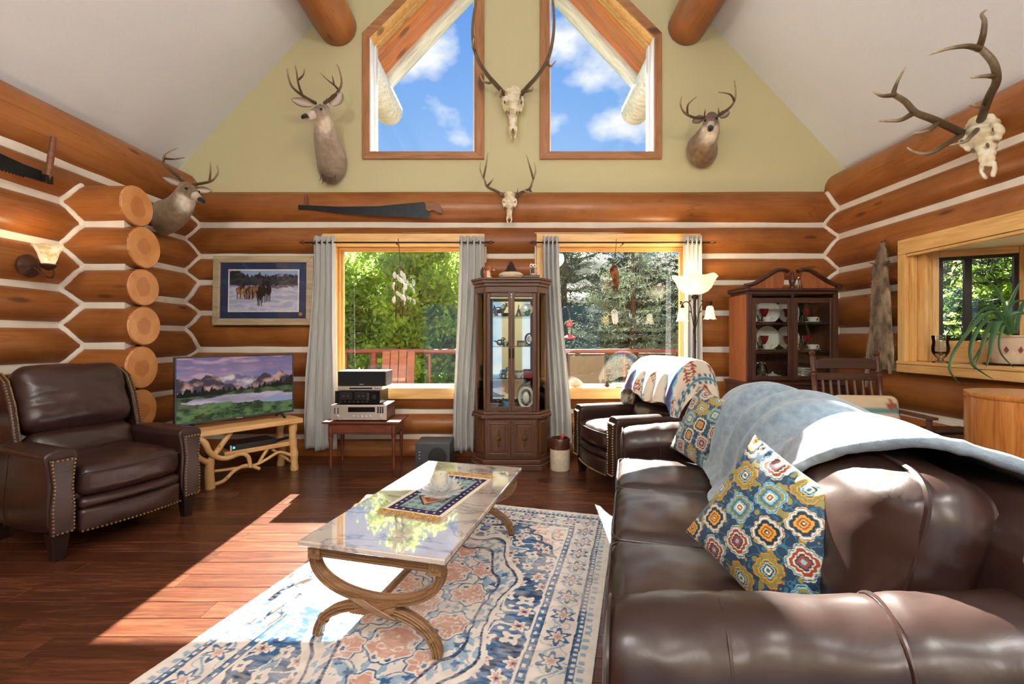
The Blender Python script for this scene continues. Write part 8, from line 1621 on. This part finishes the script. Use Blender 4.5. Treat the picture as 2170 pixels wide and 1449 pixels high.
# ---- skulls
def skull(name, label, org, top, tip, w, side, ant, cat='skull', k=1.0):
    """org wall point, top/tip: world points of the poll and the nose tip, side: unit vector across, w half width of the brow"""
    org = Vector(org); t = thing(name, label, cat, org); a, b = Vector(top)-org, Vector(tip)-org; d = b-a; L = d.length; d.normalize(); sd_ = Vector(side).normalized(); out = sd_.cross(d).normalized()
    if out.y > 0.3 or (abs(out.y) < 0.3 and out.dot(Vector((0, 0, EYE))-org) < 0): out = -out
    g = G()
    def seg(f, ww, hh, o_=0.0, s=0.0, ln=0.07):
        c = a+d*(L*f)+out*o_+sd_*s; M_ = np.array([list(d*L*ln), list(sd_*ww), list(out*hh)]); q = G().ball((0, 0, 0), 1.0, 14, 10); g.add(q.verts()@M_+np.array(c), q.f)
    h = w*0.75
    for f, ww, hh, o_ in ((0.03, 0.62, 0.75, 0), (0.12, 0.80, 0.9, 0.0), (0.22, 0.86, 0.95, 0.0), (0.32, 0.80, 0.86, 0.0), (0.42, 0.66, 0.74, 0), (0.52, 0.52, 0.62, 0), (0.62, 0.43, 0.52, 0), (0.71, 0.38, 0.42, 0), (0.79, 0.34, 0.34, 0)): seg(f, ww*w, hh*h, o_)
    for s in (-1, 1):
        seg(0.33, 0.16*w, 0.45*h, h*0.25, s*w*0.86, 0.10); seg(0.25, 0.20*w, 0.30*h, h*0.45, s*w*0.78, 0.045); seg(0.44, 0.16*w, 0.28*h, h*0.2, s*w*0.72, 0.06)      # eye socket rims
        for f in np.linspace(0.80, 1.0, 7): seg(f, 0.10*w, 0.20*h, 0.0, s*w*(0.30-0.16*max(0, f-0.9)*10*0.8), 0.035)                # nose prongs
        seg(0.06, 0.18*w, 0.2*h, h*0.2, s*w*0.55, 0.06)
    me = fuse(g, max(0.005, w*0.075), 2); o = mobj('skull', me, MAT['bone'], t, ang=rad(180)); V = vco(me); al = (V-np.array(a))@np.array(d)/L
    paint(o, lerp(np.array(srgb(232, 224, 198)), np.array(srgb(196, 178, 136)), np.clip(0.4+0.9*fbm(V*22, 3), 0, 1)))
    dk_ = plain('skull_hollow', srgb(112, 92, 66), 0.9) if 'skull_hollow' not in bpy.data.materials else bpy.data.materials['skull_hollow']
    for s in (-1, 1):
        c = a+d*(L*0.335)+sd_*(s*w*0.80)+out*(h*0.46); M_ = np.array([list(d*L*0.042), list(sd_*w*0.13), list(out*h*0.22)]); q = G().ball((0, 0, 0), 1.0, 12, 8); G().add(q.verts()@M_+np.array(c), q.f).build('eye_socket', dk_, t)
        c = a+d*(L*0.545)+sd_*(s*w*0.36)+out*(h*0.46); M_ = np.array([list(d*L*0.045), list(sd_*w*0.055), list(out*h*0.12)]); G().add(q.verts()@M_+np.array(c), q.f).build('slit', dk_, t)
    c = a+d*(L*0.855)+out*(h*0.12); M_ = np.array([list(d*L*0.06), list(sd_*w*0.08), list(out*h*0.12)]); q = G().ball((0, 0, 0), 1.0, 12, 8); G().add(q.verts()@M_+np.array(c), q.f).build('nose_opening', dk_, t)
    antlers(t, org, ant, srgb(92, 76, 52), srgb(206, 192, 160)); return t
sy = 4.80
skull('elk_skull', 'bleached elk skull with long antlers between the gable windows', P(1087, 240, GW), P(1087, 188, sy), P(1087, 291, sy-0.05), 0.115, (1, 0, 0),
      [[([(1069, 199, 4.80), (1052, 180, 4.72), (1030, 155, 4.62), (1012, 125, 4.55), (1003, 90, 4.52), (1002, 50, 4.54), (1008, 5, 4.58), (1012, -20, 4.6)], 0.024, 0.010), ([(1045, 171, 4.70), (1036, 176, 4.6), (1024, 172, 4.52), (1018, 160, 4.46)], 0.016, 0.004), ([(1064, 196, 4.80), (1060, 205, 4.66), (1061, 190, 4.52)], 0.016, 0.005), ([(1006, 108, 4.54), (1002, 98, 4.42), (1004, 82, 4.34)], 0.014, 0.004)],
       [([(1105, 199, 4.80), (1120, 182, 4.72), (1143, 156, 4.62), (1160, 128, 4.55), (1170, 92, 4.52), (1174, 50, 4.54), (1172, 8, 4.58), (1168, -20, 4.6)], 0.024, 0.010), ([(1108, 195, 4.80), (1119, 193, 4.66), (1129, 190, 4.58), (1129, 182, 4.52)], 0.016, 0.005), ([(1103, 203, 4.78), (1103, 217, 4.60)], 0.015, 0.005), ([(1158, 134, 4.56), (1168, 140, 4.48), (1178, 128, 4.42)], 0.015, 0.004)]])
skull('deer_skull', 'small bleached deer skull with brown antlers on the top log', P(1080, 445, 4.79), P(1080, 409, 4.74), P(1079, 473, 4.70), 0.078, (1, 0, 0),
      [[([(1069, 419, 4.74), (1055, 407, 4.70), (1033, 396, 4.66), (1028, 384, 4.62), (1018, 362, 4.58), (1018, 345, 4.56)], 0.013, 0.004), ([(1025, 375, 4.60), (1030, 350, 4.58), (1034, 322, 4.56)], 0.009, 0.003), ([(1032, 395, 4.66), (1040, 386, 4.60), (1046, 378, 4.56)], 0.009, 0.003), ([(1066, 417, 4.73), (1060, 410, 4.69)], 0.006, 0.003)],
       [([(1092, 419, 4.74), (1104, 408, 4.70), (1122, 400, 4.66), (1128, 386, 4.62), (1135, 362, 4.58), (1132, 345, 4.56)], 0.013, 0.004), ([(1130, 378, 4.60), (1122, 350, 4.58), (1115, 326, 4.56)], 0.009, 0.003), ([(1122, 401, 4.66), (1126, 410, 4.58), (1108, 402, 4.50)], 0.010, 0.004), ([(1095, 415, 4.73), (1098, 398, 4.66)], 0.007, 0.003)]])
# elk skull on the right wall; wall face x = 3.36
def WR(u, v, off): x = 3.36-off; y = x*FPX/(u-CX); return P(u, v, y)
def dR(u, off): return (3.36-off)*FPX/(u-CX)
E = lambda u, v, off: (u, v, dR(u, off))
skull('wall_elk_skull', 'large bleached elk skull with spreading antlers on the right log wall', WR(2088, 290, 0.0), WR(2080, 252, 0.07), WR(2096, 374, 0.16), 0.125, (0.10, -0.99, 0.0),
      [[([E(2076, 262, 0.10), E(2085, 235, 0.22), E(2096, 205, 0.32), E(2112, 170, 0.42), E(2106, 135, 0.50), E(2084, 108, 0.56), E(2070, 100, 0.58)], 0.026, 0.016), ([E(2074, 103, 0.57), E(2083, 75, 0.60), E(2086, 45, 0.60), E(2080, 30, 0.60), E(2090, 21, 0.60)], 0.019, 0.004), ([E(2078, 104, 0.57), E(2050, 98, 0.68), E(2010, 103, 0.78), E(1968, 116, 0.85)], 0.018, 0.004), ([E(2110, 162, 0.44), E(2090, 161, 0.52), E(2057, 164, 0.60)], 0.013, 0.004), ([E(2090, 226, 0.24), E(2075, 226, 0.34), E(2051, 221, 0.42)], 0.012, 0.004), ([E(2078, 268, 0.10), E(2060, 285, 0.24), E(2045, 300, 0.34), E(2012, 308, 0.42)], 0.018, 0.004)],
       [([E(2045, 285, 0.12), E(2015, 270, 0.30), E(1975, 252, 0.48), E(1940, 238, 0.60), E(1918, 215, 0.70), E(1893, 200, 0.80)], 0.026, 0.016), ([E(1896, 201, 0.79), E(1870, 203, 0.88), E(1850, 195, 0.94)], 0.016, 0.004), ([E(1893, 198, 0.80), E(1901, 175, 0.80), E(1919, 142, 0.78)], 0.015, 0.004), ([E(1930, 243, 0.62), E(1905, 255, 0.72), E(1862, 256, 0.82)], 0.014, 0.004), ([E(1985, 262, 0.44), E(1965, 278, 0.52), E(1936, 282, 0.60)], 0.013, 0.004), ([E(2038, 286, 0.16), E(2005, 305, 0.30), E(1970, 325, 0.40), E(1938, 322, 0.46), E(1922, 312, 0.50)], 0.020, 0.004)]])
# ---- coyote pelt on the right wall
def pelt():
    rows = [(515, 1866, 1873, 0.012), (530, 1862, 1877, 0.016), (545, 1858, 1880, 0.020), (555, 1854, 1882, 0.024), (566, 1850, 1882, 0.022), (590, 1848, 1884, 0.022), (620, 1846, 1887, 0.024), (650, 1844, 1889, 0.026), (680, 1844, 1890, 0.026), (705, 1842, 1892, 0.024), (730, 1838, 1894, 0.022), (755, 1835, 1895, 0.020), (775, 1836, 1893, 0.016)]
    org = WR(1868, 640, 0.0); t = thing('coyote_pelt', 'tan coyote pelt hung nose up on the right log wall', 'pelt', org)
    V = []; ns = 26; rr = []
    R = catmull([np.array(r, float) for r in rows], 5)
    for (v, u0, u1, th) in R:
        for side in (0, 1):
            for j in range(ns):
                q = j/(ns-1); u = u0+(u1-u0)*q; zz = EYE-(v-CY)/FPX*dR(u, 0.02); off = surf_off(zz, CH_R)-LB; b = math.sqrt(max(0, 1-(2*q-1)**2)); o_ = (off*0.25+0.03+th*b*(1.2 if side else 0.1)); p = WR(u, v, o_)-org; V.append(p)
    n_ = ns*2; F = []
    for i in range(len(R)-1):
        for j in range(ns-1):
            a = i*n_+j; F.append((a, a+1, a+n_+1, a+n_)); a += ns; F.append((a, a+n_, a+n_+1, a+1))
        a = i*n_; F.append((a, a+n_, a+n_+ns, a+ns)); a = i*n_+ns-1; F.append((a, a+ns, a+n_+ns, a+n_))
    g = G().add(V, F); o = g.build('hide', MAT['fur'], t, ang=rad(180)); V = vco(o.data); nz = fbm(V*np.array([30, 30, 12]), 4); c = lerp(np.array(srgb(112, 92, 70)), np.array(srgb(176, 154, 124)), np.clip(0.45+0.8*nz, 0, 1)); mid = np.exp(-((V[:, 1])/0.035)**2)*(fbm(V*9, 2) > 0.1); c = lerp(c, np.array(srgb(70, 56, 44)), 0.5*mid); paint(o, c)
    # guard hairs
    rs = np.random.RandomState(6); m = o.data; nv_ = np.zeros(len(m.vertices)*3); m.vertices.foreach_get('normal', nv_); nv_ = nv_.reshape(-1, 3); idx = rs.randint(0, len(V), 9000); idx = idx[(nv_[idx][:, 0] < -0.1) | (np.abs(nv_[idx][:, 1]) > 0.5)]; C_ = V[idx]+rs.normal(size=(len(idx), 3))*0.006; D_ = nv_[idx]*0.35+np.array([0, 0, -1.0])+rs.normal(size=(len(idx), 3))*0.25; D_ /= np.linalg.norm(D_, axis=1, keepdims=True); Wd = np.cross(D_, np.array([1.0, 0, 0])); q = quads(C_+D_*0.008, D_*0.013, Wd*0.0016, 'guard_hair', MAT['fur'], t); paint(q, np.repeat(c[idx]*rs.uniform(0.6, 1.35, (len(idx), 1)), 4, 0))
    for (a, b) in (((1856, 560), (1841, 556)), ((1878, 560), (1884, 552))):
        p0, p1 = WR(a[0], a[1], 0.05)-org, WR(b[0], b[1], 0.08)-org; e_ = G().tube([p0, (p0+p1)/2, p1], [0.022, 0.020, 0.004], 8, flat=(1, 0.35)).build('ear', MAT['fur'], t); paint(e_, np.tile(np.array(srgb(110, 82, 60)), (len(e_.data.vertices), 1)))
    for (pts) in ([(1842, 750), (1838, 790), (1836, 820)], [(1886, 750), (1887, 775), (1886, 792)], [(1862, 770), (1863, 800), (1864, 830)]):
        e_ = G().tube([WR(u, v, 0.02)-org for u, v in pts], [0.030, 0.024, 0.014], 10, flat=(1, 0.5)).build('limb', MAT['fur'], t); paint(e_, np.tile(np.array(srgb(150, 126, 98)), (len(e_.data.vertices), 1)))
    nz_ = WR(1869, 513, 0.03)-org; G().ball(tuple(nz_), 0.010, 8, 6).build('nose', bpy.data.materials['deer_nose'], t); G().tube([nz_+Vector((0, 0, 0.0)), nz_+Vector((0.04, 0, 0.03))], 0.003, 6).build('nail', MAT['iron'], t)
pelt()
